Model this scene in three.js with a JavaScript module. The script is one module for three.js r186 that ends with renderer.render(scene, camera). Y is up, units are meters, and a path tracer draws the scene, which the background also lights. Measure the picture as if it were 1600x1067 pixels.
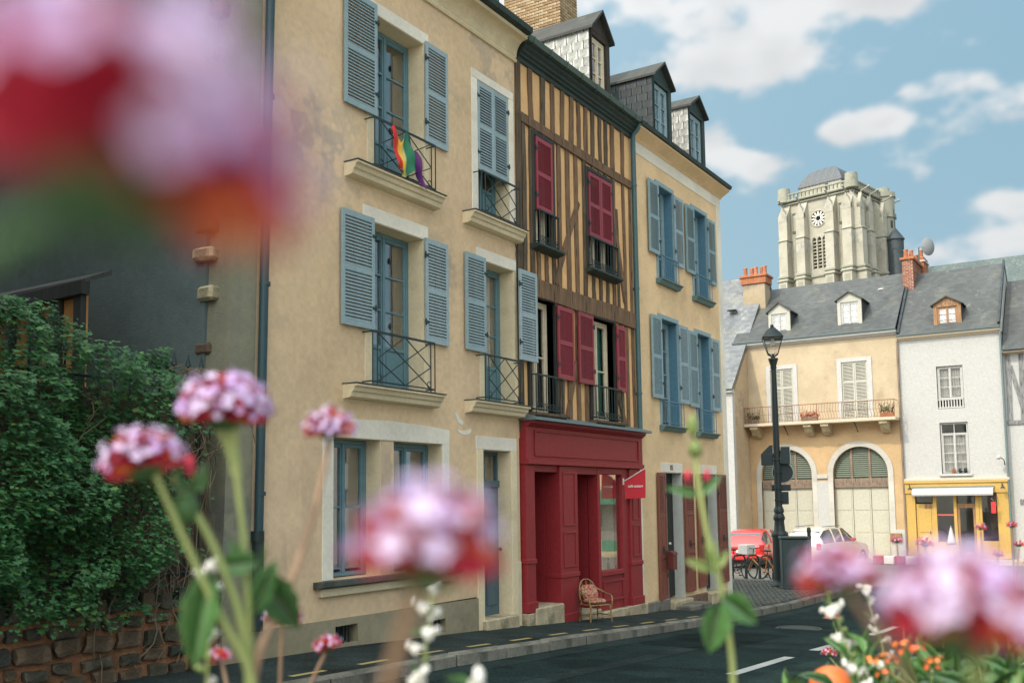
import * as THREE from 'three';
import { mergeGeometries, mergeVertices, toCreasedNormals } from 'three/addons/utils/BufferGeometryUtils.js';
import { FontLoader } from 'three/addons/loaders/FontLoader.js';
import { TextGeometry } from 'three/addons/geometries/TextGeometry.js';

// ---------------------------------------------------------------- camera, sky, sun, exposure
const W = 1024, HGT = 682;
const scene = new THREE.Scene();
const camera = new THREE.PerspectiveCamera(37.87, W / HGT, 0.02, 3000);
camera.position.set(0, 1.67, 0);
camera.rotation.set(0.0923, 0.5596, -0.0135, 'YXZ');
camera.setViewOffset(1600, 1067, 0, -103.5, 1600, 1067);
camera.focus = 15.5;
camera.userData.fStop = 6.6;
scene.add(camera);

const renderer = new THREE.WebGLRenderer({ antialias: true });
renderer.setSize(W, HGT);
renderer.toneMapping = THREE.LinearToneMapping;
renderer.toneMappingExposure = 1.4;
renderer.shadowMap.enabled = true;

const SUN = new THREE.Vector3(-0.4, 1.15, 1.0).normalize();
const sun = new THREE.DirectionalLight(0xfff0da, 2.0);
sun.position.copy(SUN).multiplyScalar(120).add(new THREE.Vector3(-8, 0, -25));
sun.target.position.set(-8, 0, -25);
sun.castShadow = true;
sun.shadow.mapSize.set(4096, 4096);
Object.assign(sun.shadow.camera, { left: -60, right: 60, top: 60, bottom: -60, near: 1, far: 320 });
scene.add(sun, sun.target);

// ---------------------------------------------------------------- random numbers and noise
function rng(seed) { let a = seed >>> 0; return () => { a = (a + 0x6D2B79F5) >>> 0; let t = Math.imul(a ^ (a >>> 15), 1 | a); t = (t + Math.imul(t ^ (t >>> 7), 61 | t)) ^ t; return ((t ^ (t >>> 14)) >>> 0) / 4294967296; }; }
const clamp = (v, a = 0, b = 1) => Math.min(b, Math.max(a, v));
const lerp = (a, b, t) => a + (b - a) * t;
const smooth = (a, b, v) => { const t = clamp((v - a) / (b - a)); return t * t * (3 - 2 * t); };
const hashTable = (() => { const r = rng(77), t = new Float32Array(4096); for (let i = 0; i < 4096; i++) t[i] = r(); return t; })();
const hash2 = (x, y, k) => hashTable[(((x * 374761393) ^ (y * 668265263) ^ (k * 2147483647 + k * 1013)) >>> 3) & 4095];
const hash3 = (x, y, z) => hashTable[((Math.imul(x, 374761393) + Math.imul(y, 668265263) + Math.imul(z, 1274126177)) >>> 5) & 4095];
// tileable value noise: period p cells over 0..1
function vnoise(u, v, p, k) {
  const x = u * p, y = v * p; let xi = Math.floor(x), yi = Math.floor(y); const fx = x - xi, fy = y - yi;
  const sx = fx * fx * (3 - 2 * fx), sy = fy * fy * (3 - 2 * fy);
  xi = ((xi % p) + p) % p; yi = ((yi % p) + p) % p; const x1 = (xi + 1) % p, y1 = (yi + 1) % p;
  return lerp(lerp(hash2(xi, yi, k), hash2(x1, yi, k), sx), lerp(hash2(xi, y1, k), hash2(x1, y1, k), sx), sy);
}
function fbm(u, v, p, oct, k) { let a = 0, s = 0, w = 1; for (let i = 0; i < oct; i++) { a += w * vnoise(u, v, p << i, k + i); s += w; w *= 0.5; } return a / s; }
function noise3(x, y, z) {
  const xi = Math.floor(x), yi = Math.floor(y), zi = Math.floor(z); let fx = x - xi, fy = y - yi, fz = z - zi;
  fx = fx * fx * (3 - 2 * fx); fy = fy * fy * (3 - 2 * fy); fz = fz * fz * (3 - 2 * fz);
  const L = (k) => lerp(lerp(hash3(xi, yi, zi + k), hash3(xi + 1, yi, zi + k), fx), lerp(hash3(xi, yi + 1, zi + k), hash3(xi + 1, yi + 1, zi + k), fx), fy);
  return lerp(L(0), L(1), fz);
}

// ---------------------------------------------------------------- the sky: air and broken clouds
{
  const w = 2048, h = 1024, d = new Float32Array(w * h * 4);
  // cloud banks: azimuth and elevation (degrees, azimuth 0 = -z, positive to the left), half sizes, strength
  const banks = [[25, 28.5, 12, 3.6, .29], [9, 27.4, 12, 2.4, .29], [18, 23.6, 5, 1.2, .22], [8, 23.2, 4, .8, .2], [20.2, 19.6, 1.8, 1.3, .33], [18.2, 18.3, 1.7, .9, .27],
    [10.2, 19.7, 1.0, .45, .27], [13.2, 19.7, 1.1, .5, .2], [4.6, 14.9, 2.4, .7, .26], [3.6, 13.0, 2.6, .5, .2], [55, 33, 14, 5, .2], [-25, 27, 12, 5, .25], [95, 36, 20, 9, .22], [-70, 40, 22, 9, .25], [-110, 24, 16, 6, .25], [165, 30, 22, 8, .2], [130, 58, 26, 10, .2], [-40, 62, 30, 11, .22], [-150, 45, 18, 8, .2]];
  const sd = SUN, SKY = 1.0;
  for (let j = 0; j < h; j++) {
    const el = ((j + .5) / h - .5) * Math.PI, y = Math.sin(el), c = Math.cos(el), eld = el * 180 / Math.PI;
    for (let i = 0; i < w; i++) {
      const a = ((i + .5) / w - .5) * 2 * Math.PI, x = c * Math.cos(a), z = c * Math.sin(a), o = (j * w + i) * 4;
      let r, g, b;
      if (y < -0.02) { r = .16; g = .16; b = .15; } else {
        const t = Math.pow(clamp(y), .55);
        r = lerp(.37, .04, t); g = lerp(.49, .20, t); b = lerp(.54, .33, t);
        const cs = x * sd.x + y * sd.y + z * sd.z;                        // aureole, plus broad sunward glow added to light the shaded terrace
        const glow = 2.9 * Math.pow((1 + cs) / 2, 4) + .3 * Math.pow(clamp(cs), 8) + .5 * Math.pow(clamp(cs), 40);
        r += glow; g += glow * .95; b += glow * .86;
        const azd = Math.atan2(-x, -z) * 180 / Math.PI;
        let bank = 0;
        for (const q of banks) { let da = azd - q[0]; if (da > 180) da -= 360; if (da < -180) da += 360; const e = (da / q[2]) ** 2 + ((eld - q[1]) / q[3]) ** 2; if (e < 9) bank += q[4] * Math.exp(-e); }
        // clouds keep a similar size on the whole dome: noise on the direction, stretched sideways
        const ex = x * 9, ey = y * 17, ez = z * 9; let n = 0, wt = .47, s = 1;
        for (let k = 0; k < 7; k++) { n += wt * noise3(ex * s + 31.7 + k * 7, ey * s + 11.3, ez * s + 5.1 * k + 40); wt *= .55; s *= 2.05; }
        const dens = smooth(.615, .76, n + bank);
        let n2 = 0; wt = .5; s = 1; for (let k = 0; k < 3; k++) { n2 += wt * noise3(ex * s * 1.4 + 90, ey * s * 1.4 + 51.5, ez * s * 1.4 + 9); wt *= .5; s *= 2.2; }
        const body = clamp(.45 + .9 * smooth(.25, .75, n2) - .35 * smooth(.75, 1.05, n + bank));
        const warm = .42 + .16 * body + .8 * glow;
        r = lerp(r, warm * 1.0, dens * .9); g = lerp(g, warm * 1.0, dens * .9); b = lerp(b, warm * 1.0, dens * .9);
      }
      d[o] = r * SKY; d[o + 1] = g * SKY; d[o + 2] = b * SKY; d[o + 3] = 1;
    }
  }
  const t = new THREE.DataTexture(d, w, h, THREE.RGBAFormat, THREE.FloatType);
  t.mapping = THREE.EquirectangularReflectionMapping; t.magFilter = THREE.LinearFilter; t.minFilter = THREE.LinearFilter; t.needsUpdate = true;
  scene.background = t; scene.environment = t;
}

// ---------------------------------------------------------------- computed textures (grain, stain, weave: never things)
function dataTex(n, fn, tile, srgb = true) {
  const a = new Uint8Array(n * n * 4);
  for (let j = 0; j < n; j++) for (let i = 0; i < n; i++) { const c = fn((i + .5) / n, (j + .5) / n), o = (j * n + i) * 4; a[o] = clamp(c[0]) * 255; a[o + 1] = clamp(c[1]) * 255; a[o + 2] = clamp(c[2]) * 255; a[o + 3] = 255; }
  const t = new THREE.DataTexture(a, n, n); t.wrapS = t.wrapT = THREE.RepeatWrapping; t.magFilter = THREE.LinearFilter; t.minFilter = THREE.LinearMipmapLinearFilter; t.generateMipmaps = true;
  if (srgb) t.colorSpace = THREE.SRGBColorSpace; t.repeat.set(1 / tile, 1 / tile); t.needsUpdate = true; return t;
}
const gray = (v) => [v, v, v];
const T = {};
T.plasterOld = dataTex(1024, (u, v) => {               // lime render: fine grain, blotches and grey weather stains
  const f = fbm(u, v, 128, 3, 3), m = fbm(u, v, 14, 5, 9), L = fbm(u, v, 5, 5, 21), st = smooth(.55, .78, fbm(u, v, 6, 5, 33)) * smooth(.40, .62, fbm(u, v, 40, 3, 40));
  const run = smooth(.62, .8, vnoise(u, v * .15, 48, 51)) * smooth(.5, .7, L);
  const k = .90 + .09 * (f - .5) + .10 * (m - .5) + .13 * (L - .5);
  return [k - .12 * st - .04 * run, k - .10 * st - .036 * run + .012 * (m - .5), k - .055 * st - .025 * run + .03 * (L - .5)];
}, 7.3);
T.plaster = dataTex(512, (u, v) => { const f = fbm(u, v, 128, 2, 5), m = fbm(u, v, 8, 6, 12), d = smooth(.63, .8, fbm(u, v, 9, 5, 71)); const k = .93 + .07 * (f - .5) + .14 * (m - .5); return [k - .05 * d, k - .06 * d, k - .07 * d]; }, 4.1);
T.grain = dataTex(512, (u, v) => gray(.5 + .5 * (fbm(u, v, 64, 4, 8) - .5) + .5 * (fbm(u, v, 256, 1, 18) - .5)), .9, false);
T.wood = dataTex(512, (u, v) => { const g = fbm(u * 1, v * .06, 96, 3, 15), m = fbm(u, v * .3, 10, 4, 25), cr = smooth(.72, .8, fbm(u, v * .05, 64, 2, 35)); const k = .78 + .35 * (g - .5) + .3 * (m - .5) - .3 * cr; return [k, k * .985, k * .96]; }, 1.1);
T.paint = dataTex(512, (u, v) => { const g = fbm(u, v, 30, 5, 45), f = fbm(u, v * .2, 120, 2, 46), c = .5 * smooth(.70, .78, fbm(u, v, 22, 4, 47)); const k = .93 + .10 * (g - .5) + .06 * (f - .5); return [k - .10 * c, k - .09 * c, k - .09 * c]; }, 1.3);
T.stone = dataTex(512, (u, v) => { const g = fbm(u, v, 12, 6, 55), f = fbm(u, v, 90, 3, 56), l = smooth(.6, .75, fbm(u, v, 7, 5, 57)); const k = .86 + .26 * (g - .5) + .2 * (f - .5); return [k - .16 * l, k - .14 * l, k - .15 * l]; }, 1.7);
T.slate = dataTex(1024, (u, v) => {                      // far slates: courses too small to tell apart
  const row = Math.floor(v * 64), uu = u * 40 + (row % 2) * .5, col = Math.floor(uu) % 40, fv = v * 64 - row, fu = uu - Math.floor(uu);
  const k = .74 + .13 * (hash2(col, row, 61) - .5) + .2 * (fbm(u, v, 8, 5, 62) - .5) - (fv < .1 ? .08 : 0) - (fu < .06 ? .07 : 0), l = smooth(.62, .74, fbm(u, v, 12, 5, 64)), li = smooth(.74, .8, fbm(u, v, 30, 4, 66));
  return [k + .10 * l + .2 * li, k + .08 * l + .18 * li, k + .03 * l + .12 * li];
}, 8);
T.asphalt = dataTex(1024, (u, v) => { const f = fbm(u, v, 256, 2, 81), m = fbm(u, v, 10, 5, 82), s = hash2(Math.floor(u * 512), Math.floor(v * 512), 83) > .985 ? .25 : 0, p = smooth(.62, .66, fbm(u, v, 4, 5, 87)); return gray(.72 + .4 * (f - .5) + .3 * (m - .5) + s - .1 * p); }, 3.7);
T.asphaltBump = dataTex(512, (u, v) => gray(fbm(u, v, 128, 3, 84)), 1.1, false);
T.leaf = dataTex(256, (u, v) => { const m = fbm(u, v, 6, 4, 91), vein = Math.abs(((u + Math.abs(v - .5) * .6) * 9) % 1 - .5) < .07 ? .12 : 0; const k = .86 + .3 * (m - .5) + vein; return [k, k, k * .9]; }, 1);
T.cloth = dataTex(256, (u, v) => gray(.9 + .1 * Math.sin(u * 400) * Math.sin(v * 400) + .1 * (fbm(u, v, 12, 4, 95) - .5)), .5);
T.brick = dataTex(512, (u, v) => { const m = fbm(u, v, 24, 5, 101), f = fbm(u, v, 128, 2, 102); const k = .85 + .35 * (m - .5) + .2 * (f - .5); return gray(k); }, 1.0);
T.plankBlue = T.paint;

const C = (r, g, b) => new THREE.Color().setRGB(r, g, b);
function mat(r, g, b, o = {}) { const { map, bump, bumpScale, rough = .85, metal = 0, ...rest } = o; const m = new THREE.MeshPhysicalMaterial({ color: C(r, g, b), roughness: rough, metalness: metal, side: THREE.DoubleSide, ...rest }); if (map) m.map = map; if (bump) { m.bumpMap = bump; m.bumpScale = bumpScale ?? .003; } return m; }
const M = {
  ochre: mat(.82, .60, .375, { map: T.plasterOld, bump: T.grain, bumpScale: .004, rough: .95 }),
  dado: mat(.37, .32, .21, { map: T.plasterOld, bump: T.grain, bumpScale: .006, rough: .95 }),
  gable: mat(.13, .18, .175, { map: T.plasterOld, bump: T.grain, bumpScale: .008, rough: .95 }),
  cream: mat(.85, .61, .35, { map: T.plaster, bump: T.grain, bumpScale: .003, rough: .95 }),
  lintel: mat(.84, .79, .67, { map: T.plaster, bump: T.grain, bumpScale: .002, rough: .9 }),
  limestone: mat(.78, .66, .44, { map: T.plaster, bump: T.grain, bumpScale: .004, rough: .9 }),
  sillTop: mat(.10, .115, .10, { map: T.stone, rough: .9 }),
  shutterBlue: mat(.33, .43, .46, { map: T.paint, bump: T.wood, bumpScale: .0006, rough: .6 }),
  blue: mat(.125, .245, .285, { map: T.paint, bump: T.wood, bumpScale: .0006, rough: .5 }),
  blueDoor: mat(.075, .135, .165, { map: T.paint, bump: T.wood, bumpScale: .0008, rough: .55 }),
  pipe: mat(.022, .062, .075, { map: T.paint, rough: .5 }),
  zinc: mat(.16, .22, .23, { map: T.paint, rough: .45, metal: .3 }),
  iron: mat(.02, .036, .035, { rough: .5, metal: .3 }),
  timber: mat(.27, .165, .095, { map: T.wood, bump: T.wood, bumpScale: .006, rough: .9 }),
  timberGrey: mat(.165, .12, .075, { map: T.wood, bump: T.wood, bumpScale: .006, rough: .9 }),
  infill: mat(.80, .49, .225, { map: T.plaster, bump: T.grain, bumpScale: .004, rough: .95 }),
  red: mat(.30, .03, .036, { map: T.paint, bump: T.wood, bumpScale: .0005, rough: .5, specularIntensity: .45 }),
  redShutter: mat(.31, .034, .05, { map: T.paint, bump: T.wood, bumpScale: .0006, rough: .5 }),
  brownShutter: mat(.20, .058, .038, { map: T.paint, bump: T.wood, bumpScale: .001, rough: .6 }),
  white: mat(.78, .76, .70, { map: T.paint, rough: .5 }),
  creamPaint: mat(.72, .62, .45, { map: T.paint, rough: .5 }),
  darkWood: mat(.028, .032, .027, { map: T.wood, rough: .6 }),
  greenWood: mat(.03, .062, .055, { map: T.wood, rough: .6 }),
  slateDark: [0, 1, 2].map(i => mat(.035 + .012 * i, .055 + .012 * i, .066 + .012 * i, { map: T.stone, rough: .55 })),
  slatePale: [0, 1, 2].map(i => mat(.74 + .05 * i, .73 + .05 * i, .70 + .05 * i, { map: T.stone, rough: .6 })),
  roof: mat(.115, .128, .13, { map: T.slate, rough: .6 }),
  roofPale: mat(.27, .295, .315, { map: T.slate, rough: .5 }),
  interior: mat(.12, .11, .10, { rough: .9 }),
  room: mat(.30, .29, .26, { rough: .9 }),
  glass: mat(1, 1, 1, { rough: .02, transmission: 1, ior: 2.3, thickness: 0 }),
  curtain: mat(.72, .72, .68, { map: T.cloth, rough: 1, transmission: .3, thickness: 0 }),
  asphalt: mat(.027, .056, .054, { map: T.asphalt, bump: T.asphaltBump, bumpScale: .006, rough: .95, specularIntensity: .15 }),
  pave: mat(.055, .078, .075, { map: T.asphalt, bump: T.asphaltBump, bumpScale: .005, rough: .95, specularIntensity: .2 }),
  kerb: [0, 1, 2].map(i => mat(.20 + .03 * i, .19 + .03 * i, .155 + .025 * i, { map: T.stone, bump: T.grain, bumpScale: .005, rough: .9 })),
  yellowPaint: mat(.40, .32, .12, { map: T.plaster, rough: .8 }),
  roadWhite: mat(.42, .44, .43, { map: T.plaster, rough: .8 }),
  stonePale: mat(.55, .46, .30, { map: T.stone, bump: T.grain, bumpScale: .004, rough: .9 }),
};

// ---------------------------------------------------------------- geometry helpers
function uvm(g) {                                        // uv in metres, taken from the dominant face direction
  if (g.index) g = g.toNonIndexed();
  const p = g.attributes.position, n = g.attributes.normal, uv = new Float32Array(p.count * 2);
  for (let i = 0; i < p.count; i += 3) {
    const ax = Math.abs(n.getX(i) + n.getX(i + 1) + n.getX(i + 2)), ay = Math.abs(n.getY(i) + n.getY(i + 1) + n.getY(i + 2)), az = Math.abs(n.getZ(i) + n.getZ(i + 1) + n.getZ(i + 2));
    for (let k = i; k < i + 3; k++) { const x = p.getX(k), y = p.getY(k), z = p.getZ(k); uv[k * 2] = ax > ay && ax > az ? z : x; uv[k * 2 + 1] = ay > ax && ay > az ? z : y; }
  }
  g.setAttribute('uv', new THREE.BufferAttribute(uv, 2)); for (const k of Object.keys(g.attributes)) if (!['position', 'normal', 'uv', 'color'].includes(k)) g.deleteAttribute(k); return g;
}
const bxCache = new Map();
function box(w, h, d, b = 0) {                            // centred box, chamfered when b > 0
  const key = [w, h, d, b].map(v => v.toFixed(4)).join(); if (bxCache.has(key)) return bxCache.get(key);
  let g;
  if (b <= 0) g = uvm(new THREE.BoxGeometry(w, h, d)); else {
    b = Math.min(b, w * .45, h * .45, d * .45); const P = [], X = w / 2, Y = h / 2, Z = d / 2, v = (sx, sy, sz, k) => [sx * (X - (k === 0 ? 0 : b)), sy * (Y - (k === 1 ? 0 : b)), sz * (Z - (k === 2 ? 0 : b))];
    const tri = (a, c, e, out) => { const ux = c[0] - a[0], uy = c[1] - a[1], uz = c[2] - a[2], wx = e[0] - a[0], wy = e[1] - a[1], wz = e[2] - a[2]; const nx = uy * wz - uz * wy, ny = uz * wx - ux * wz, nz = ux * wy - uy * wx; if (nx * out[0] + ny * out[1] + nz * out[2] < 0) P.push(...a, ...e, ...c); else P.push(...a, ...c, ...e); };
    const quad = (a, c, e, f, o) => { tri(a, c, e, o); tri(a, e, f, o); };
    for (const s of [-1, 1]) { quad(v(s, -1, -1, 0), v(s, 1, -1, 0), v(s, 1, 1, 0), v(s, -1, 1, 0), [s, 0, 0]); quad(v(-1, s, -1, 1), v(1, s, -1, 1), v(1, s, 1, 1), v(-1, s, 1, 1), [0, s, 0]); quad(v(-1, -1, s, 2), v(1, -1, s, 2), v(1, 1, s, 2), v(-1, 1, s, 2), [0, 0, s]); }
    for (const s of [-1, 1]) for (const t of [-1, 1]) { quad(v(s, t, -1, 0), v(s, t, 1, 0), v(s, t, 1, 1), v(s, t, -1, 1), [s, t, 0]); quad(v(s, -1, t, 0), v(s, 1, t, 0), v(s, 1, t, 2), v(s, -1, t, 2), [s, 0, t]); quad(v(-1, s, t, 1), v(1, s, t, 1), v(1, s, t, 2), v(-1, s, t, 2), [0, s, t]); for (const r of [-1, 1]) tri(v(s, t, r, 0), v(s, t, r, 1), v(s, t, r, 2), [s, t, r]); }
    g = new THREE.BufferGeometry(); g.setAttribute('position', new THREE.Float32BufferAttribute(P, 3)); g.computeVertexNormals(); g = uvm(g);
  }
  bxCache.set(key, g); return g;
}
// box from s0..s1, y0..y1, o0..o1, placed where it stands
const bb = (s0, s1, y0, y1, o0, o1, b = 0) => box(Math.abs(s1 - s0), Math.abs(y1 - y0), Math.abs(o1 - o0), b).clone().translate((s0 + s1) / 2, (y0 + y1) / 2, (o0 + o1) / 2);
const mg = (list) => mergeGeometries(list.map(g => { g = g.index ? g.toNonIndexed() : g; for (const k of Object.keys(g.attributes)) if (!['position', 'normal', 'uv'].includes(k)) g.deleteAttribute(k); if (!g.attributes.uv) g = uvm(g); return g; }));
const shapeOf = (pts) => { const s = new THREE.Shape(); pts.forEach((p, i) => i ? s.lineTo(p[0], p[1]) : s.moveTo(p[0], p[1])); s.closePath(); return s; };
// a profile in (out, height) run along the facade from s0 to s1
const prof = (pts, s0, s1) => uvm(new THREE.ExtrudeGeometry(shapeOf(pts), { depth: s1 - s0, bevelEnabled: false, curveSegments: 8 }).rotateY(-Math.PI / 2).translate(s1, 0, 0));
// a facade sheet outlined in (along, height) with openings, thick
function wallSheet(outline, holes, thick, o = 0) {
  const s = shapeOf(outline); for (const h of holes) s.holes.push(Array.isArray(h) ? new THREE.Path(shapeOf([[h[0], h[2]], [h[0], h[3]], [h[1], h[3]], [h[1], h[2]]]).getPoints()) : h);
  return uvm(new THREE.ExtrudeGeometry(s, { depth: thick, bevelEnabled: false, curveSegments: 20 }).translate(0, 0, o - thick));
}
function bar(a, b, r, seg = 6) { const A = new THREE.Vector3(...a), B = new THREE.Vector3(...b), d = B.clone().sub(A), L = d.length(); const g = new THREE.CylinderGeometry(r, r, L, seg, 1); g.applyQuaternion(new THREE.Quaternion().setFromUnitVectors(new THREE.Vector3(0, 1, 0), d.normalize())); g.translate(...A.add(B).multiplyScalar(.5).toArray()); return uvm(g); }
function flatBar(a, b, w, d) { const A = new THREE.Vector3(...a), B = new THREE.Vector3(...b), v = B.clone().sub(A), L = v.length(); const g = box(w, L, d).clone(); g.applyQuaternion(new THREE.Quaternion().setFromUnitVectors(new THREE.Vector3(0, 1, 0), v.normalize())); g.translate(...A.add(B).multiplyScalar(.5).toArray()); return g; }
const tube = (pts, r, seg = 16, rad = 6) => uvm(new THREE.TubeGeometry(new THREE.CatmullRomCurve3(pts.map(p => new THREE.Vector3(...p))), seg, r, rad, false));
function taperTube(pts, r0, r1, seg = 14, rad = 7) { const g = new THREE.TubeGeometry(new THREE.CatmullRomCurve3(pts.map(p => new THREE.Vector3(...p))), seg, 1, rad, false), c = new THREE.CatmullRomCurve3(pts.map(p => new THREE.Vector3(...p))), P = g.attributes.position; for (let i = 0; i <= seg; i++) { const q = c.getPointAt(i / seg), r = lerp(r0, r1, i / seg); for (let k = 0; k <= rad; k++) { const n = i * (rad + 1) + k; P.setXYZ(n, q.x + (P.getX(n) - q.x) * r, q.y + (P.getY(n) - q.y) * r, q.z + (P.getZ(n) - q.z) * r); } } g.computeVertexNormals(); return uvm(g); }
const lathe = (pts, seg = 16) => uvm(new THREE.LatheGeometry(pts.map(p => new THREE.Vector2(p[0], p[1])), seg));

// ---------------------------------------------------------------- things and parts
const names = new Map();
const numbered = (n) => { const k = names.get(n) ?? 0; names.set(n, k + 1); return k ? `${n}_${String(k).padStart(3, '0')}` : n; };
// a thing: a group at its base; coordinates of its parts are given in the frame (x along, y up, z out) that starts at frame[]
function thing(name, label, category, { at = [0, 0, 0], turn = 0, base = [0, 0, 0], group } = {}) {
  const g = new THREE.Group(); g.name = numbered(name); g.userData = { label, category }; if (group) g.userData.group = group;
  g.rotation.y = turn; const b = new THREE.Vector3(...base).applyAxisAngle(new THREE.Vector3(0, 1, 0), turn); g.position.set(at[0] + b.x, at[1] + b.y, at[2] + b.z);
  scene.add(g); return { g, ox: base[0], oy: base[1], oz: base[2] };
}
function A(h, name, geo, material, x = 0, y = 0, z = 0) { const m = new THREE.Mesh(geo, material); m.name = name; m.position.set(x - h.ox, y - h.oy, z - h.oz); m.castShadow = m.receiveShadow = true; h.g.add(m); return m; }
function G(h, name, x = 0, y = 0, z = 0, rotY = 0) { const g = new THREE.Group(); g.name = name; g.position.set(x - h.ox, y - h.oy, z - h.oz); g.rotation.y = rotY; h.g.add(g); return { g, ox: 0, oy: 0, oz: 0 }; }
const sub = (m) => ({ g: m, ox: 0, oy: 0, oz: 0 });
function structure(name, geo, material, y = 0) { const m = new THREE.Mesh(geo, material); m.name = numbered(name); m.position.y = y; m.castShadow = m.receiveShadow = true; m.userData = { kind: 'structure' }; scene.add(m); return m; }
function single(name, label, category, geo, material, pos = [0, 0, 0], group) { const m = new THREE.Mesh(geo, material); m.name = numbered(name); m.position.set(...pos); m.castShadow = m.receiveShadow = true; m.userData = { label, category }; if (group) m.userData.group = group; scene.add(m); return m; }
const D = 7.9;                                           // the terrace stands on x = -D and runs along -z
const ROW = { at: [-D, 0, 0], turn: Math.PI / 2 };
// the street falls gently away from the camera: height of the pavement at distance s along the street
const GS = [-60, 0, 5.5, 9, 12, 17.4, 22, 26, 44.5, 2500], GY = [.45, .25, .11, 0, -.15, -.46, -.64, -.72, -.98, -.98];
function ground(s) { let i = 0; while (i < GS.length - 2 && s > GS[i + 1]) i++; const t = clamp((s - GS[i]) / (GS[i + 1] - GS[i])); return lerp(GY[i], GY[i + 1], t); }
// ---------------------------------------------------------------- the setting: ground, road, pavements
function sheet(x0, x1, s0, s1, off, xs = 1, step = 1) {
  const ss = [s0]; for (const k of GS) if (k > s0 && k < s1) ss.push(k); ss.push(s1);
  const fine = []; for (let i = 0; i < ss.length - 1; i++) { const n = Math.max(1, Math.min(60, Math.round((ss[i + 1] - ss[i]) / step))); for (let k = 0; k < n; k++) fine.push(lerp(ss[i], ss[i + 1], k / n)); } fine.push(s1);
  const P = [], q = (x, s) => P.push(x, ground(s) + off, -s);
  for (let i = 0; i < fine.length - 1; i++) for (let j = 0; j < xs; j++) { const a = lerp(x0, x1, j / xs), b = lerp(x0, x1, (j + 1) / xs), c = fine[i], d = fine[i + 1]; q(a, c); q(b, c); q(b, d); q(a, c); q(b, d); q(a, d); }
  const g = new THREE.BufferGeometry(); g.setAttribute('position', new THREE.Float32BufferAttribute(P, 3)); g.computeVertexNormals(); return uvm(g);
}
// a thin raised slab that follows the fall of the street
function slab(x0, x1, s0, s1, top, depth) { const t = sheet(x0, x1, s0, s1, top), P = []; const ss = [s0, ...GS.filter(k => k > s0 && k < s1), s1]; for (const x of [x0, x1]) for (let i = 0; i < ss.length - 1; i++) { const a = ss[i], b = ss[i + 1], v = (s, y) => [x, ground(s) + y, -s]; P.push(...v(a, top), ...v(b, top), ...v(b, top - depth), ...v(a, top), ...v(b, top - depth), ...v(a, top - depth)); } for (const s of [s0, s1]) { const v = (x, y) => [x, ground(s) + y, -s]; P.push(...v(x0, top), ...v(x1, top), ...v(x1, top - depth), ...v(x0, top), ...v(x1, top - depth), ...v(x0, top - depth)); } const g = new THREE.BufferGeometry(); g.setAttribute('position', new THREE.Float32BufferAttribute(P, 3)); g.computeVertexNormals(); return mg([t, uvm(g)]); }
M.square = mat(.26, .235, .20, { map: T.asphalt, bump: T.asphaltBump, bumpScale: .004, rough: .9 });
structure('ground', sheet(-1500, 1500, -1500, 1500, -.15, 2, 25), M.square);
structure('road', sheet(-6.42, -1.3, -60, 29.5, -.12, 1), M.asphalt);
structure('pavement', slab(-8.3, -6.55, -40, 19.4, 0, .16), M.pave);
structure('pavement', slab(-1.0, 15.9, -40, 29, 0, .16), mat(.50, .46, .38, { map: T.stone, rough: .9 }));  // unseen side of the street, made pale to bounce light onto the terrace
structure('pavement', slab(-18, 16, 42.6, 44.7, .02, .16), M.stonePale);
{ // kerb stones of the terrace side, then round the corner past the lamp
  const holder = new THREE.Group(); holder.name = 'kerb'; holder.userData = { kind: 'structure' }; scene.add(holder);
  const r = rng(5); const geo = box(.17, .24, .985, .02), geoS = box(.17, .24, .48, .02);
  const put = (x, s, turn, g) => { const m = new THREE.Mesh(g, M.kerb[Math.floor(r() * 3)]); m.name = 'kerb_stone'; const sl = (ground(s - .4) - ground(s + .4)) / .8; m.rotation.set(-Math.atan(sl), turn, 0, 'YXZ'); m.position.set(x + (r() - .5) * .015, ground(s) - .108 + (r() - .5) * .01, -s); m.castShadow = m.receiveShadow = true; holder.add(m); };
  for (let s = .5; s < 27; s++) put(-6.46 - .012 * Math.max(0, s - 13), s, (r() - .5) * .01, geo);
  for (let k = 0; k < 7; k++) { const a = (k + .5) / 7 * Math.PI / 2; put(-8.42 + 1.8 * Math.cos(a), 27 + 1.8 * Math.sin(a), a, geoS); }
  for (let x = -8.9; x > -18; x -= 1) put(x, 28.8, Math.PI / 2, geo);
  for (let s = -3.5; s < 29; s++) put(-1.09, s, (r() - .5) * .01, geo);
}
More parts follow.
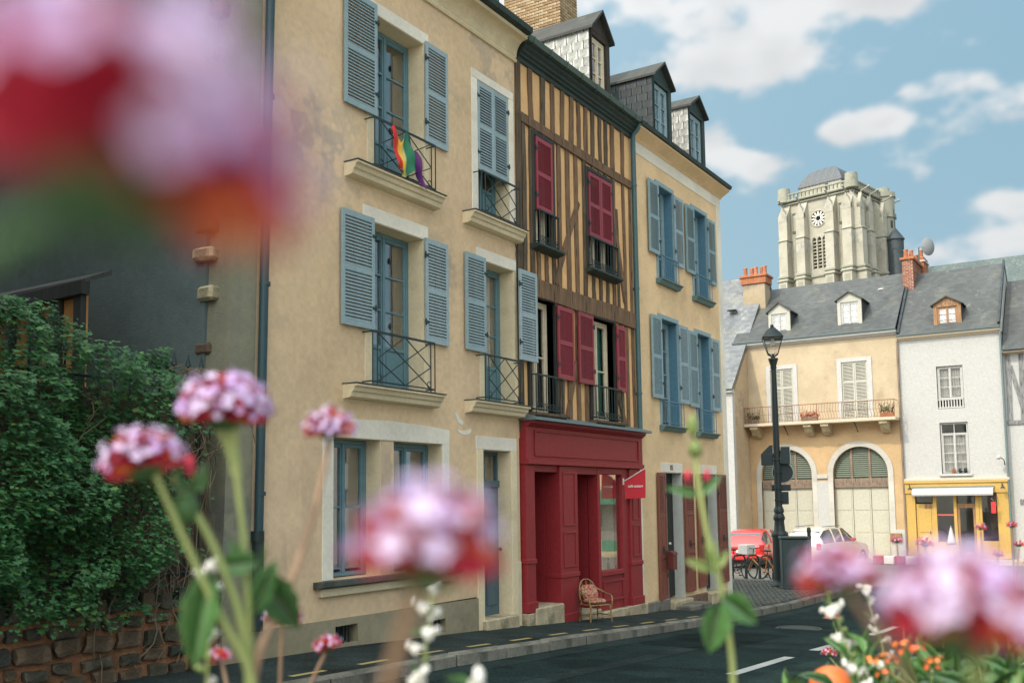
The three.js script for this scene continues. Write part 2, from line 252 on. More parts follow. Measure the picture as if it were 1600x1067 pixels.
{ // cobbles in front of the last house and round the lamp
  const bed = structure('cobbled_pavement', mg([slab(-8.1, -6.7, 19.4, 22.3, -.03, .13), slab(-18, -6.75, 22.3, 28.7, -.03, .13)]), mat(.07, .075, .065, { map: T.stone, rough: 1 }));
  const cm = [0, 1, 2, 3].map(i => mat([.13, .17, .10, .19][i], [.135, .165, .115, .175][i], [.12, .14, .11, .14][i], { map: T.stone, bump: T.grain, bumpScale: .004, rough: .75 }));
  const r = rng(11), shapes = [0, 1, 2].map(i => { const g = new THREE.SphereGeometry(.5, 6, 4).toNonIndexed(); const p = g.attributes.position; for (let k = 0; k < p.count; k++) { let x = p.getX(k), y = p.getY(k), z = p.getZ(k); const e = .62; x = Math.sign(x) * Math.pow(Math.abs(x) * 2, e) / 2; z = Math.sign(z) * Math.pow(Math.abs(z) * 2, e) / 2; y = Math.sign(y) * Math.pow(Math.abs(y) * 2, .55) / 2; p.setXYZ(k, x * (.105 + .012 * i), y * .06, z * (.145 - .012 * i)); } g.computeVertexNormals(); return uvm(g); });
  const rest = []; let n = 0;
  for (let s = 19.5; s < 28.6; s += .158) for (let x = -6.85 - (Math.round(s / .158) % 2) * .06; x > (s < 21.9 ? -7.85 : s < 24 ? -9.6 : -11.2); x -= .122) {
    const y = ground(s) - .022 + (r() - .5) * .014, k = Math.floor(r() * 3), mm = Math.floor(r() * 4), px = x + (r() - .5) * .014, ps = s + (r() - .5) * .014, ry = (r() - .5) * .16;
    if (n < 290) { const m = new THREE.Mesh(shapes[k], cm[mm]); m.name = 'cobble'; m.position.set(px, y, -ps); m.rotation.set((r() - .5) * .08, ry, (r() - .5) * .08); m.castShadow = m.receiveShadow = true; bed.add(m); n++; }
    else { const g = shapes[k].clone(); g.rotateY(ry); g.translate(px, y, -ps); (rest[mm] ??= []).push(g); }
  }
  rest.forEach((l, i) => { const m = new THREE.Mesh(mg(l), cm[i]); m.name = 'cobbles'; m.userData = { kind: 'stuff' }; m.castShadow = m.receiveShadow = true; bed.add(m); });
}
{ // painted marks
  const y = structure('pavement_marking', mg(Array.from({ length: 13 }, (_, i) => sheet(-6.80, -6.72, 5.9 + i * .96, 6.36 + i * .96, .004))), M.yellowPaint);
  const w = structure('road_marking', mg([5.2, 8.45 - 1.4, 10.2, 13.3, 16.45, 19.6, 22.7].map((s, i) => sheet(-3.79, -3.66, s, s + (i === 1 ? 1.87 : 2.05), -.116))), M.roadWhite);
}
{ // repairs in the asphalt and an iron cover: real sheets of another mix, laid into the road
  const patch = mat(.020, .042, .041, { map: T.asphalt, bump: T.asphaltBump, bumpScale: .008, rough: .95, specularIntensity: .15 }), pale = mat(.042, .070, .066, { map: T.asphalt, rough: .95, specularIntensity: .15 });
  structure('road_patch', sheet(-5.9, -4.7, 12.6, 15.4, -.1165), patch); structure('road_patch', sheet(-5.2, -4.95, 4, 12.4, -.1165), pale); structure('road_patch', sheet(-3.2, -1.9, 16.2, 18.0, -.1165), pale); structure('road_patch', sheet(-6.3, -5.98, 3, 24, -.1168), pale);
  const c = thing('manhole_cover', 'round iron cover in the roadway near the kerb', 'manhole cover', { at: [-5.0, ground(17) - .118, -17], turn: .3 }); A(c, 'lid', lathe([[0, .006], [.3, .006], [.31, 0]], 24), M.iron); A(c, 'ring', lathe([[.32, .001], [.325, .007], [.38, .007], [.385, .001]], 24), M.iron);
}
// ---------------------------------------------------------------- builders shared by the houses of the terrace
const toneCache = new Map(), tones = rng(515);
function tone(m) { if (!toneCache.has(m)) toneCache.set(m, [.9, 1, 1.07].map((k, i) => { const q = m.clone(); q.color.multiplyScalar(k); q.color.r *= 1 + .05 * (i - 1); q.map = m.map.clone(); q.map.offset.set(.37 * i, .61 * i); q.map.needsUpdate = true; return q; })); return toneCache.get(m)[Math.floor(tones() * 3)]; }
// a louvred shutter leaf, w x h, hinged at its origin's left edge, lying in the plane z = 0..0.035, parts below it
function shutter(h, x, y, z, w, ht, m, { panels = 2, slats = 14, turn = 0, solidFrom = 0, label, right = false } = {}) {
  const S = G(h, 'shutter', x, y, z, turn + (tones() - .5) * .03); S.g.rotation.z = (tones() - .5) * .008; m = tone(m); if (label) S.g.userData.label = label;
  const st = .052, rail = .075, d = .034, fr = [bb(0, st, 0, ht, 0, d, .003), bb(w - st, w, 0, ht, 0, d, .003)];
  const ph = (ht - rail * (panels + 1)) / panels;
  for (let k = 0; k <= panels; k++) { const y0 = k * (ph + rail); fr.push(bb(st, w - st, y0, y0 + rail, .002, d - .002, .003)); }
  A(S, 'shutter_frame', mg(fr), m);
  for (let k = 0; k < panels; k++) {
    const y0 = rail + k * (ph + rail);
    if (k < solidFrom) { A(S, 'panel', bb(st, w - st, y0, y0 + ph, .008, .022), m); const nb = 3; for (let q = 1; q < nb; q++) A(S, 'batten', bb(lerp(st, w - st, q / nb) - .006, lerp(st, w - st, q / nb) + .006, y0, y0 + ph, .0215, .027, .002), m); continue; }
    const n = Math.round(slats * ph / .6), pitch = ph / n, sg = box(w - 2 * st + .004, Math.hypot(pitch * .98, .026), .007, .0015);
    for (let i = 0; i < n; i++) { const q = A(S, 'slat', sg, m, w / 2, y0 + pitch * (i + .5), d / 2); q.rotation.x = -.62; }
  }
  const hx = (v) => right ? w - v : v, strap = (t) => [bb(hx(-.03), hx(.05), ht * t, ht * t + .035, d - .006, d + .012, .003), bar([hx(-.012), ht * t - .02, d], [hx(-.012), ht * t + .06, d], .013)];
  for (const t of [.18, .82]) A(S, 'hinge', mg(strap(t)), M.iron);
  return S;
}
// a two-leaf casement: outer frame, two sashes with panes and (for a French window) a solid foot
function casement(h, s0, s1, y0, y1, o, m, { rows = 3, foot = 0, leaves = 2, curtain = false, transom = 0, rnd = rng(1), deep = .05, glass = M.glass, cols = 1, name = 'window', ajar = 0 } = {}) {
  const w = s1 - s0, ht = y1 - y0, Wd = G(h, name, s0, y0, o), f = .05;
  A(Wd, 'window_frame', mg([bb(0, f, 0, ht, -deep, .012, .004), bb(w - f, w, 0, ht, -deep, .012, .004), bb(f, w - f, ht - f, ht, -deep, .012, .004), bb(f, w - f, 0, f * .8, -deep, .012, .004)]), m);
  let top = ht - f;
  if (transom) { const ty = ht - f - transom; A(Wd, 'transom_bar', bb(f, w - f, ty, ty + .05, -deep, .016, .004), m); for (let k = 0; k < leaves; k++) { const a = lerp(f, w - f, k / leaves), b = lerp(f, w - f, (k + 1) / leaves); const p = A(Wd, 'pane', box(b - a - .02, transom - .05, .004), glass, (a + b) / 2, ty + .05 + (transom - .05) / 2, -.03); p.rotation.set((rnd() - .5) * .006, (rnd() - .5) * .01, 0); if (k) A(Wd, 'glazing_bar', bb(a - .014, a + .014, ty + .05, ht - f, -.045, .008, .003), m); } top = ty; }
  for (let k = 0; k < leaves; k++) {
    const a = lerp(f, w - f, k / leaves) + .002, b = lerp(f, w - f, (k + 1) / leaves) - .002, st = .042, lw = b - a;
    const pl = [bb(a, a + st, f * .8, top, -.035, .006, .004), bb(b - st, b, f * .8, top, -.035, .006, .004), bb(a + st, b - st, top - st, top, -.035, .005, .004)];
    const fy = f * .8 + (foot || .06); pl.push(bb(a + st, b - st, fy - .05, fy, -.035, .005, .004), bb(a + st, b - st, f * .8, f * .8 + .05, -.035, .005, .004));
    if (foot) pl.push(bb(a + st, b - st, f * .8 + .05, fy - .05, -.03, -.012), bb(a + st + .03, b - st - .03, f * .8 + .08, fy - .08, -.012, -.002, .006));
    const py0 = fy, ph = top - st - py0;
    for (let i = 1; i < rows; i++) pl.push(bb(a + st, b - st, py0 + ph * i / rows - .012, py0 + ph * i / rows + .012, -.03, .003, .003));
    for (let i = 1; i < cols; i++) { const xx = lerp(a + st, b - st, i / cols); pl.push(bb(xx - .01, xx + .01, py0, top - st, -.03, .003, .003)); }
    A(Wd, 'sash', mg(pl), m);
    for (let i = 0; i < rows; i++) for (let c = 0; c < cols; c++) { const xa = lerp(a + st, b - st, c / cols), xb = lerp(a + st, b - st, (c + 1) / cols); const p = A(Wd, 'pane', box(xb - xa, ph / rows, .004), glass, (xa + xb) / 2, py0 + ph * (i + .5) / rows, -.02); p.rotation.set((rnd() - .5) * .012, (rnd() - .5) * .02 + (k ? -ajar : ajar), 0); }
    if (k === 0 && leaves === 2) A(Wd, 'cover_strip', bb(b - .02, b + .024, f * .8, top, .006, .02, .004), m);
  }
  if (curtain) { const n = 40, P = []; for (let i = 0; i < n; i++) { const x = u => [f + (w - 2 * f) * u, Math.sin(u * 60) * .014 + Math.sin(u * 23) * .012 - .11]; const [xa, za] = x(i / n), [xb, zb] = x((i + 1) / n), ya = foot * .5 + .05, yb = top; P.push(xa, ya, za, xb, ya, zb, xb, yb, zb, xa, ya, za, xb, yb, zb, xa, yb, za); } const g = new THREE.BufferGeometry(); g.setAttribute('position', new THREE.Float32BufferAttribute(P, 3)); g.computeVertexNormals(); A(Wd, 'curtain', uvm(g), M.curtain); }
  return Wd;
}
// a dark room behind an opening, so that no daylight from behind shows through the panes
function room(h, s0, s1, y0, y1, o, depth = 3.6) { const a = s0 - .25, b = s1 + .25, c = y0 - .3, d = y1 + .2; A(h, 'room', mg([bb(a, b, c, d, o - depth - .03, o - depth), bb(a - .03, a, c, d, o - depth, o), bb(b, b + .03, c, d, o - depth, o), bb(a, b, d, d + .03, o - depth, o), bb(a, b, c - .03, c, o - depth, o)]), M.room); }
const scrollGeo = uvm(new THREE.TorusGeometry(.04, .006, 5, 14));
// the crossed iron guard of the ochre house
function crossGuard(h, s0, s1, y0, y1, o) {
  const R = G(h, 'balcony_railing', s0, y0, o), w = s1 - s0, ht = y1 - y0, r = .009, iw = .09;
  A(R, 'handrail', mg([flatBar([0, ht, 0], [w, ht, 0], .03, .012).rotateX(0), bar([0, ht, 0], [0, ht, -o - .02], .009), bar([w, ht, 0], [w, ht, -o - .02], .009)]), M.iron);
  A(R, 'bottom_rail', mg([bar([0, .05, 0], [w, .05, 0], .009), bar([0, .05, 0], [0, .05, -o - .02], .009), bar([w, .05, 0], [w, .05, -o - .02], .009)]), M.iron);
  for (const x of [0, iw, w - iw, w]) A(R, 'upright', bar([x, 0, 0], [x, ht, 0], r), M.iron);
  for (const [a, b] of [[[iw, ht, 0], [w - iw, .05, 0]], [[iw, .05, 0], [w - iw, ht, 0]], [[iw, ht * .5, 0], [w / 2, .05, 0]], [[w / 2, .05, 0], [w - iw, ht * .5, 0]], [[iw, ht * .5, 0], [w / 2, ht, 0]], [[w / 2, ht, 0], [w - iw, ht * .5, 0]]]) A(R, 'cross_bar', bar(a, b, .0075), M.iron);
  for (const x of [iw + .04, w - iw - .04]) A(R, 'scroll', scrollGeo, M.iron, x, .1, 0);
}
// a row of dormer slates laid course by course on a cheek; the cheek lies in a plane of constant s
function dormer(h, s0, s1, yb, ye, ya, slates, windowMat, trim, depth, seed) {
  const Dm = G(h, 'dormer', s0, yb, -.16), w = s1 - s0, he = ye - yb, ha = ya - yb, r = rng(seed), t = .78;   // t: fall of the roof it stands on
  A(Dm, 'cheek', mg([wallSheet([[0, 0], [0, he], [-he / t, he]].map(([z, y]) => [z, y]), [], .03).rotateY(-Math.PI / 2).translate(0.03, 0, 0), wallSheet([[0, 0], [0, he], [-he / t, he]], [], .03).rotateY(-Math.PI / 2).translate(w, 0, 0)]), M.greenWood);
  for (const side of [0]) {                             // the near cheek carries the slates that show
    const ch = .165, cw = .24; let row = 0;
    for (let y = 0; y < he - .01; y += ch, row++) { const y1 = Math.min(y + ch - .012, he); for (let z = (row % 2) * cw / 2; z > -he / t - cw; z -= cw) { const z0 = Math.max(z - cw + .014, -y1 / t), z1 = Math.min(z, -.005); if (z1 - z0 < .03) continue; const q = A(Dm, 'slate', box(.008, y1 - y + .006, z1 - z0, .001), slates[Math.floor(r() * slates.length)], -.014 - r() * .004, (y + y1) / 2, (z0 + z1) / 2); q.rotation.z = .05 + (r() - .5) * .02; q.rotation.x = (r() - .5) * .02; } }
  }
  // front: posts, lintel, gable board, window
  A(Dm, 'front_frame', mg([bb(0, .11, 0, he, -.09, .0, .006), bb(w - .11, w, 0, he, -.09, 0, .006), bb(.11, w - .11, he - .1, he, -.09, -.004, .006), bb(.11, w - .11, 0, .06, -.09, .02, .006)]), trim);
  A(Dm, 'gable_board', wallSheet([[0, he], [w, he], [w / 2, ha]], [], .05, -.003), trim);
  casement({ g: Dm.g, ox: 0, oy: 0, oz: 0 }, .12, w - .12, .07, he - .11, -.06, windowMat, { rows: 3, rnd: r });
  A(Dm, 'backing', bb(.11, w - .11, .06, he - .1, -.5, -.47), M.room);
  // two roof slopes
  const ov = .07, fo = .1, back = ha / t + .2, P = (x, y) => [x, y], sl = (ha - he) / (w / 2);
  A(Dm, 'dormer_roof', mg([wallSheet([[-ov, he - sl * ov], [w / 2, ha], [w + ov, he - sl * ov], [w + ov, he - sl * ov + .05], [w / 2, ha + .055], [-ov, he - sl * ov + .05]], [], back + fo, fo)]), M.slateRoof);
  return Dm;
}
M.slateRoof = mat(.075, .082, .072, { map: T.slate, rough: .7 });

// ---------------------------------------------------------------- house 1: ochre render, blue louvred shutters
const H1 = thing('ochre_house', 'tall ochre rendered house with blue-grey louvred shutters and iron balcony guards', 'house', { ...ROW, base: [9.9, -.1, 0] });
{
  const h = H1, r = rng(21), L = 7.05, R = 12.8;
  const ops = [[9.42, 10.45, 5.76, 7.87], [9.38, 10.43, 3.06, 5.15], [11.76, 12.62, 5.76, 7.85], [11.87, 12.70, 3.06, 5.15], [8.68, 9.54, .78, 2.43], [9.79, 10.82, .78, 2.43], [11.80, 12.54, -.10, 2.39]];
  A(h, 'wall', wallSheet([[L, .33], [7.27, 8.62], [R, 8.62], [R, -.7], [12.54, -.7], [12.54, 2.39], [11.80, 2.39], [11.80, -.7], [11.781, -.7], [11.781, .33]], ops.slice(0, 6), .34), M.ochre);
  A(h, 'dado', wallSheet([[L - .02, -.7], [L - .01, .35], [11.78, .31], [11.78, -.7]], [[8.71, 9.10, .04, .25], [10.58, 10.86, -.06, .12]], .36, .018), M.dado);
  for (const [a, b, c, d] of [[8.71, 9.10, .04, .25], [10.58, 10.86, -.06, .12]]) { A(h, 'cellar_vent', mg([bb(a, b, c, d, -.2, -.17), ...[.25, .5, .75].map(t => bb(lerp(a, b, t) - .008, lerp(a, b, t) + .008, c, d, -.05, -.03))]), M.iron); }
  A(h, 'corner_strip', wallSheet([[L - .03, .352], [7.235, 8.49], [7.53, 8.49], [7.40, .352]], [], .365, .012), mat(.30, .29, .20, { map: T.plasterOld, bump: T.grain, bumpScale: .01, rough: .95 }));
  A(h, 'cable', tube([[12.74, 5.58, .02], [12.77, 5.5, .018], [12.75, 5.42, .018], [12.78, 5.33, .018], [12.785, 5.1, .02], [12.78, 4.7, .02]], .006, 24, 5), M.iron);
  // stone lintels and jambs
  for (const [a, b, c, d] of [[9.26, 10.56, 7.87, 8.04], [9.2, 10.53, 5.15, 5.335], [11.68, 12.77, 5.15, 5.32]]) A(h, 'lintel', bb(a, b, c, d, -.02, .012, .006), M.lintel);
  A(h, 'lintel', bb(11.6, 12.755, 7.85, 7.98, -.02, .012, .006), M.lintel);
  for (const [a, b, c, d] of [[11.6, 11.755, 5.76, 7.85], [12.625, 12.755, 5.76, 7.85]]) A(h, 'jamb', bb(a, b, c, d, -.02, .012, .006), M.lintel);
  for (const [a, b, c, d] of [[9.28, 9.42, 5.76, 7.87], [10.45, 10.56, 5.76, 7.87], [9.24, 9.38, 3.06, 5.15], [10.43, 10.53, 3.06, 5.15], [11.75, 11.87, 3.06, 5.15], [12.70, 12.78, 3.06, 5.15]]) A(h, 'jamb', bb(a, b, c, d, -.02, .008, .004), M.limestone);
  for (const o of ops) { const [a, b, c, d] = o; const m = M.limestone; A(h, 'reveal', mg([bb(a - .03, a + .006, c, d, -.3, -.001), bb(b - .006, b + .03, c, d, -.3, -.001), bb(a, b, d - .006, d + .03, -.3, -.001)]), m); }
  // sills
  const sillPts = (y, p) => [[-.3, y], [p, y - .005], [p, y - .03], [p - .035, y - .04], [p - .05, y - .085], [p - .075, y - .1], [p - .09, y - .15], [p - .13, y - .165], [.004, y - .17], [.004, y - .2], [-.3, y - .2]];
  for (const [a, b, y] of [[8.86, 10.66, 5.76], [8.84, 10.62, 3.06], [11.36, 12.80, 5.76], [11.36, 12.80, 3.06]]) { A(h, 'sill', prof(sillPts(y, .22), a, b), M.limestone); A(h, 'sill_flashing', bb(a - .012, b + .012, y + .001, y + .012, -.24, .235, .003), M.sillTop); }
  crossGuard(h, 9.24, 10.5, 5.772, 6.42, .16); crossGuard(h, 9.2, 10.46, 3.072, 3.73, .16); crossGuard(h, 11.62, 12.66, 5.772, 6.4, .16); crossGuard(h, 11.66, 12.7, 3.072, 3.73, .16);
  // French windows set back in the reveals
  casement(h, 9.42, 10.45, 5.78, 7.86, -.26, M.blue, { rows: 3, foot: .55, rnd: r, ajar: .03 }); casement(h, 9.38, 10.43, 3.08, 5.14, -.26, M.blue, { rows: 3, foot: .55, rnd: r, ajar: .03 });
  casement(h, 11.76, 12.62, 5.78, 7.84, -.26, M.blue, { rows: 3, foot: .55, rnd: r }); casement(h, 11.87, 12.70, 3.08, 5.14, -.26, M.blue, { rows: 3, foot: .55, rnd: r, curtain: true });
  for (const o of ops) room(h, o[0], o[1], Math.max(o[2], -.05), o[3], -.342);
  // shutters: opened flat against the wall, one pair closed
  shutter(h, 8.82, 6.5, .02, .6, 1.47, M.shutterBlue, { right: true }); shutter(h, 10.45, 6.5, .02, .51, 1.41, M.shutterBlue);
  shutter(h, 8.78, 3.77, .02, .6, 1.41, M.shutterBlue, { right: true }); shutter(h, 10.43, 3.76, .02, .51, 1.41, M.shutterBlue);
  shutter(h, 11.36, 3.78, .02, .51, 1.40, M.shutterBlue, { right: true }); shutter(h, 12.70, 3.78, .085, .51, 1.40, M.shutterBlue);
  shutter(h, 11.77, 6.5, -.03, .42, 1.34, M.shutterBlue); shutter(h, 12.195, 6.5, -.03, .42, 1.34, M.shutterBlue, { right: true });
  // ground-floor twin window
  A(h, 'lintel', wallSheet([[8.5, 2.43], [10.98, 2.43], [10.98, 2.62], [10.5, 2.655], [9.74, 2.675], [9.0, 2.655], [8.5, 2.62]], [], .06, .014), M.lintel);
  A(h, 'jamb', bb(8.5, 8.68, .78, 2.43, -.02, .013, .005), M.lintel); A(h, 'jamb', bb(10.82, 10.98, .78, 2.43, -.02, .013, .005), M.lintel);
  A(h, 'mullion', bb(9.54, 9.79, .78, 2.43, -.3, -.01, .01), M.lintel);
  A(h, 'sill', prof([[-.3, .78], [.13, .775], [.13, .72], [.09, .70], [.004, .70], [-.3, .70]], 8.36, 11.1), M.sillTop); A(h, 'apron', bb(8.44, 11.02, .6, .699, -.02, .06, .01), M.limestone);
  casement(h, 8.68, 9.54, .79, 2.42, -.24, M.blue, { rows: 2, rnd: r }); casement(h, 9.79, 10.82, .79, 2.42, -.24, M.blue, { rows: 2, rnd: r });
  // door
  A(h, 'lintel', bb(11.63, 12.71, 2.39, 2.58, -.02, .014, .006), M.lintel);
  A(h, 'jamb', bb(11.64, 11.80, -.4, 2.39, -.03, .02, .006), M.limestone); A(h, 'jamb', bb(12.54, 12.70, -.4, 2.39, -.03, .02, .006), M.limestone);
  A(h, 'pier', bb(12.70, 12.8, -.6, .75, -.02, .016, .006), M.limestone);
  A(h, 'doorstep', bb(11.74, 12.6, -.45, .0, -.3, .1, .02), M.stonePale);
  { const Dr = G(h, 'door', 11.80, .0, -.22), w = .74; A(Dr, 'door_leaf', mg([bb(0, w, 0, 1.86, -.05, 0, .004)]), M.blueDoor); for (const [x0, x1, y0, y1] of [[.09, .34, .14, .72], [.40, .65, .14, .72], [.09, .34, .84, 1.74], [.40, .65, .84, 1.74]]) A(Dr, 'door_panel', bb(x0, x1, y0, y1, 0, .016, .012), M.blueDoor); A(Dr, 'transom_bar', bb(0, w, 1.86, 1.96, -.05, .035, .01), M.blueDoor); A(Dr, 'transom_frame', mg([bb(0, .05, 1.96, 2.39, -.05, 0), bb(w - .05, w, 1.96, 2.39, -.05, 0), bb(.05, w - .05, 2.33, 2.39, -.05, 0), bb(w / 2 - .025, w / 2 + .025, 1.96, 2.33, -.04, -.005)]), M.blueDoor); for (const x of [.2, .53]) A(Dr, 'pane', bb(x - .15, x + .15, 1.96, 2.33, -.03, -.026), M.glass); A(Dr, 'handle', mg([bar([.67, .95, .01], [.67, .95, .06], .012), uvm(new THREE.SphereGeometry(.028, 10, 8).translate(.67, .95, .07))]), M.iron); A(Dr, 'letter_slot', bb(.29, .45, .95, 1.0, .001, .012, .003), M.iron); }
  // cornice, gutter, roof, gables and back
  const cov = [[.0, 8.5], [.035, 8.5], [.045, 8.53], [.03, 8.555], [.03, 8.585]]; for (let k = 0; k <= 8; k++) { const a = k / 8 * Math.PI / 2; cov.push([.035 + .17 * (1 - Math.cos(a)), 8.59 + .23 * Math.sin(a)]); } cov.push([.24, 8.825], [.24, 8.88], [0, 8.88]);
  A(h, 'cornice', prof(cov, 7.24, 12.83), M.creamCornice = mat(.74, .62, .40, { map: T.plaster, rough: .9 }));
  A(h, 'gutter', prof([[.2, 8.885], [.33, 8.90], [.345, 8.98], [.32, 8.985], [.305, 8.925], [.2, 8.92]], 7.2, 12.84), M.greenWood);
  A(h, 'roof', prof([[.26, 8.93], [-4.4, 12.55], [-9, 8.9], [-9, 8.8], [-4.4, 12.43], [.2, 8.86]], 7.15, 12.85), M.roof);
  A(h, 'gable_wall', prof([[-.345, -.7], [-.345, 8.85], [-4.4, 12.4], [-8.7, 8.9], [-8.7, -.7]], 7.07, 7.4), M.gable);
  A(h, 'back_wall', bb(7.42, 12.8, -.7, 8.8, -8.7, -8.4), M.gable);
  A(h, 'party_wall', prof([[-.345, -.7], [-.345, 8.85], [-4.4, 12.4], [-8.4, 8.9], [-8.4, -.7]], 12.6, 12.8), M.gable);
  // toothing stones left on the corner of the gable
  const st = [[8.35, .12], [7.78, .2], [7.42, .16], [7.02, .2], [6.55, .12], [6.1, .18], [5.65, .14], [5.1, .2], [4.62, .17], [4.3, .22], [3.88, .18], [3.3, .12], [2.95, .2], [2.4, .14]];
  const sm = [M.stonePale, mat(.26, .16, .09, { map: T.stone, bump: T.grain, bumpScale: .01, rough: .95 }), mat(.20, .13, .09, { map: T.stone, bump: T.grain, bumpScale: .01, rough: .95 })];
  for (const [y, d] of st) { const q = A(h, 'toothing_stone', box(d * 1.3, .13 + r() * .05, .2 + r() * .12, .03), sm[Math.floor(r() * 3)], 7.08 + .022 * y - d * .2, y, -.26 - r() * .12); q.rotation.set((r() - .5) * .2, (r() - .5) * .3, (r() - .5) * .15); }
  // a blue roof dormer just above the cornice
  dormer(h, 11.75, 12.62, 9.2, 10.4, 10.8, M.slateDark, M.blue, M.blue, 1, 3);
  // white scrap of old paint on the render
  A(h, 'paint_patch', uvm(new THREE.ExtrudeGeometry((() => { const s = new THREE.Shape(); s.moveTo(11.16, 2.66); s.quadraticCurveTo(11.3, 2.60, 11.52, 2.68); s.quadraticCurveTo(11.53, 2.60, 11.42, 2.585); s.quadraticCurveTo(11.24, 2.55, 11.16, 2.66); return s; })(), { depth: .003, bevelEnabled: false }).translate(0, .0, .001)), M.lintel);
  A(h, 'paint_patch', uvm(new THREE.ExtrudeGeometry(shapeOf([[11.12, 2.86], [11.17, 2.88], [11.24, 2.80], [11.33, 2.76], [11.31, 2.71], [11.2, 2.74]]), { depth: .003, bevelEnabled: false }).translate(0, 0, .001)), M.lintel);
}
// down pipe at the left edge of house 1
{ const p = thing('downpipe', 'dark teal rainwater pipe running down the left edge of the ochre house', 'pipe', { ...ROW, base: [7.45, .3, .06] });
  A(p, 'pipe', bar([7.47, 1.25, .065], [7.6, 8.9, .065], .05, 12), M.pipe); A(p, 'cast_foot', mg([bar([7.465, .35, .065], [7.467, 1.3, .065], .062, 12), bar([7.46, 1.27, .065], [7.46, 1.38, .065], .07, 12)]), M.iron);
  for (const y of [1.75, 4.0, 6.1, 8.0]) A(p, 'bracket', mg([bar([7.46 + y * .0172, y, .065], [7.461 + y * .0172, y + .04, .065], .06, 12), bb(7.44 + y * .0172, 7.48 + y * .0172, y, y + .04, -.02, .04)]), M.pipe); }
// the rainbow flag tied to the upper guard
{ const nu = 36, nv = 22, P = [], cols = [], idx = [], uv = [], stripes = [[.55, .02, .02], [.62, .06, .02], [.72, .42, .05], [.62, .55, .22], [.02, .16, .08], [.02, .03, .12], [.10, .015, .16], [.12, .02, .13]].map(a => a);
  for (let j = 0; j <= nv; j++) for (let i = 0; i <= nu; i++) { const u = i / nu, v = j / nv; const peak = Math.abs(u - .06) < Math.abs(u - .56) ? Math.abs(u - .06) : Math.abs(u - .56); const sag = .2 * Math.min(1, Math.pow(peak / .25, 1.1)), len = .62 - .16 * Math.abs(Math.sin(u * 7)) * (1 - u * .3) ; const y = -sag * (1 - v * .35) - v * len * (u > .9 ? 1 - (u - .9) * 2 : 1), x = u * .56 + .06 * v * Math.sin(u * 9 + 1) + .1 * v * u, z = .035 * Math.sin(u * 21 + v * 2) * (.3 + v) + .02 * Math.sin(v * 9 + u * 5) + .05 * v; P.push(x, y, z); uv.push(u, v); const c = stripes[Math.min(7, Math.floor(u * 8))]; cols.push(...c); }
  for (let j = 0; j < nv; j++) for (let i = 0; i < nu; i++) { const a = j * (nu + 1) + i; idx.push(a, a + 1, a + nu + 2, a, a + nu + 2, a + nu + 1); }
  const g = new THREE.BufferGeometry(); g.setAttribute('position', new THREE.Float32BufferAttribute(P, 3)); g.setAttribute('color', new THREE.Float32BufferAttribute(cols, 3)); g.setAttribute('uv', new THREE.Float32BufferAttribute(uv, 2)); g.setIndex(idx); g.computeVertexNormals();
  const m = single('rainbow_flag', 'crumpled rainbow flag tied to the upper balcony guard of the ochre house', 'flag', g, mat(1, 1, 1, { vertexColors: true, rough: .8, sheen: .3 }), [-D + .21, 6.4, -9.5]); m.rotation.y = Math.PI / 2; }
// ---------------------------------------------------------------- house 2: half-timbered, red shutters, over a red shop front
// a hand-hewn timber: outline wanders a little, so that no two look alike
function hewn(a, b, w, d, r, wob = .018) { const n = 5, L = [], Rr = [], dx = b[0] - a[0], dy = b[1] - a[1], len = Math.hypot(dx, dy), nx = -dy / len, ny = dx / len; let bow = (r() - .5) * wob * 1.6; for (let i = 0; i <= n; i++) { const t = i / n, c = Math.sin(t * Math.PI) * bow, x = a[0] + dx * t, y = a[1] + dy * t, wl = w / 2 + (r() - .5) * wob, wr = w / 2 + (r() - .5) * wob; L.push([x + nx * (c + wl), y + ny * (c + wl)]); Rr.unshift([x + nx * (c - wr), y + ny * (c - wr)]); } return uvm(new THREE.ExtrudeGeometry(shapeOf([...L, ...Rr]), { depth: d, bevelEnabled: true, bevelSize: .006, bevelThickness: .006, bevelSegments: 1, steps: 1 })); }
const H2 = thing('half_timbered_house', 'half-timbered house with orange infill and crimson shutters above the red shop', 'house', { ...ROW, base: [14.9, -.5, 0] });
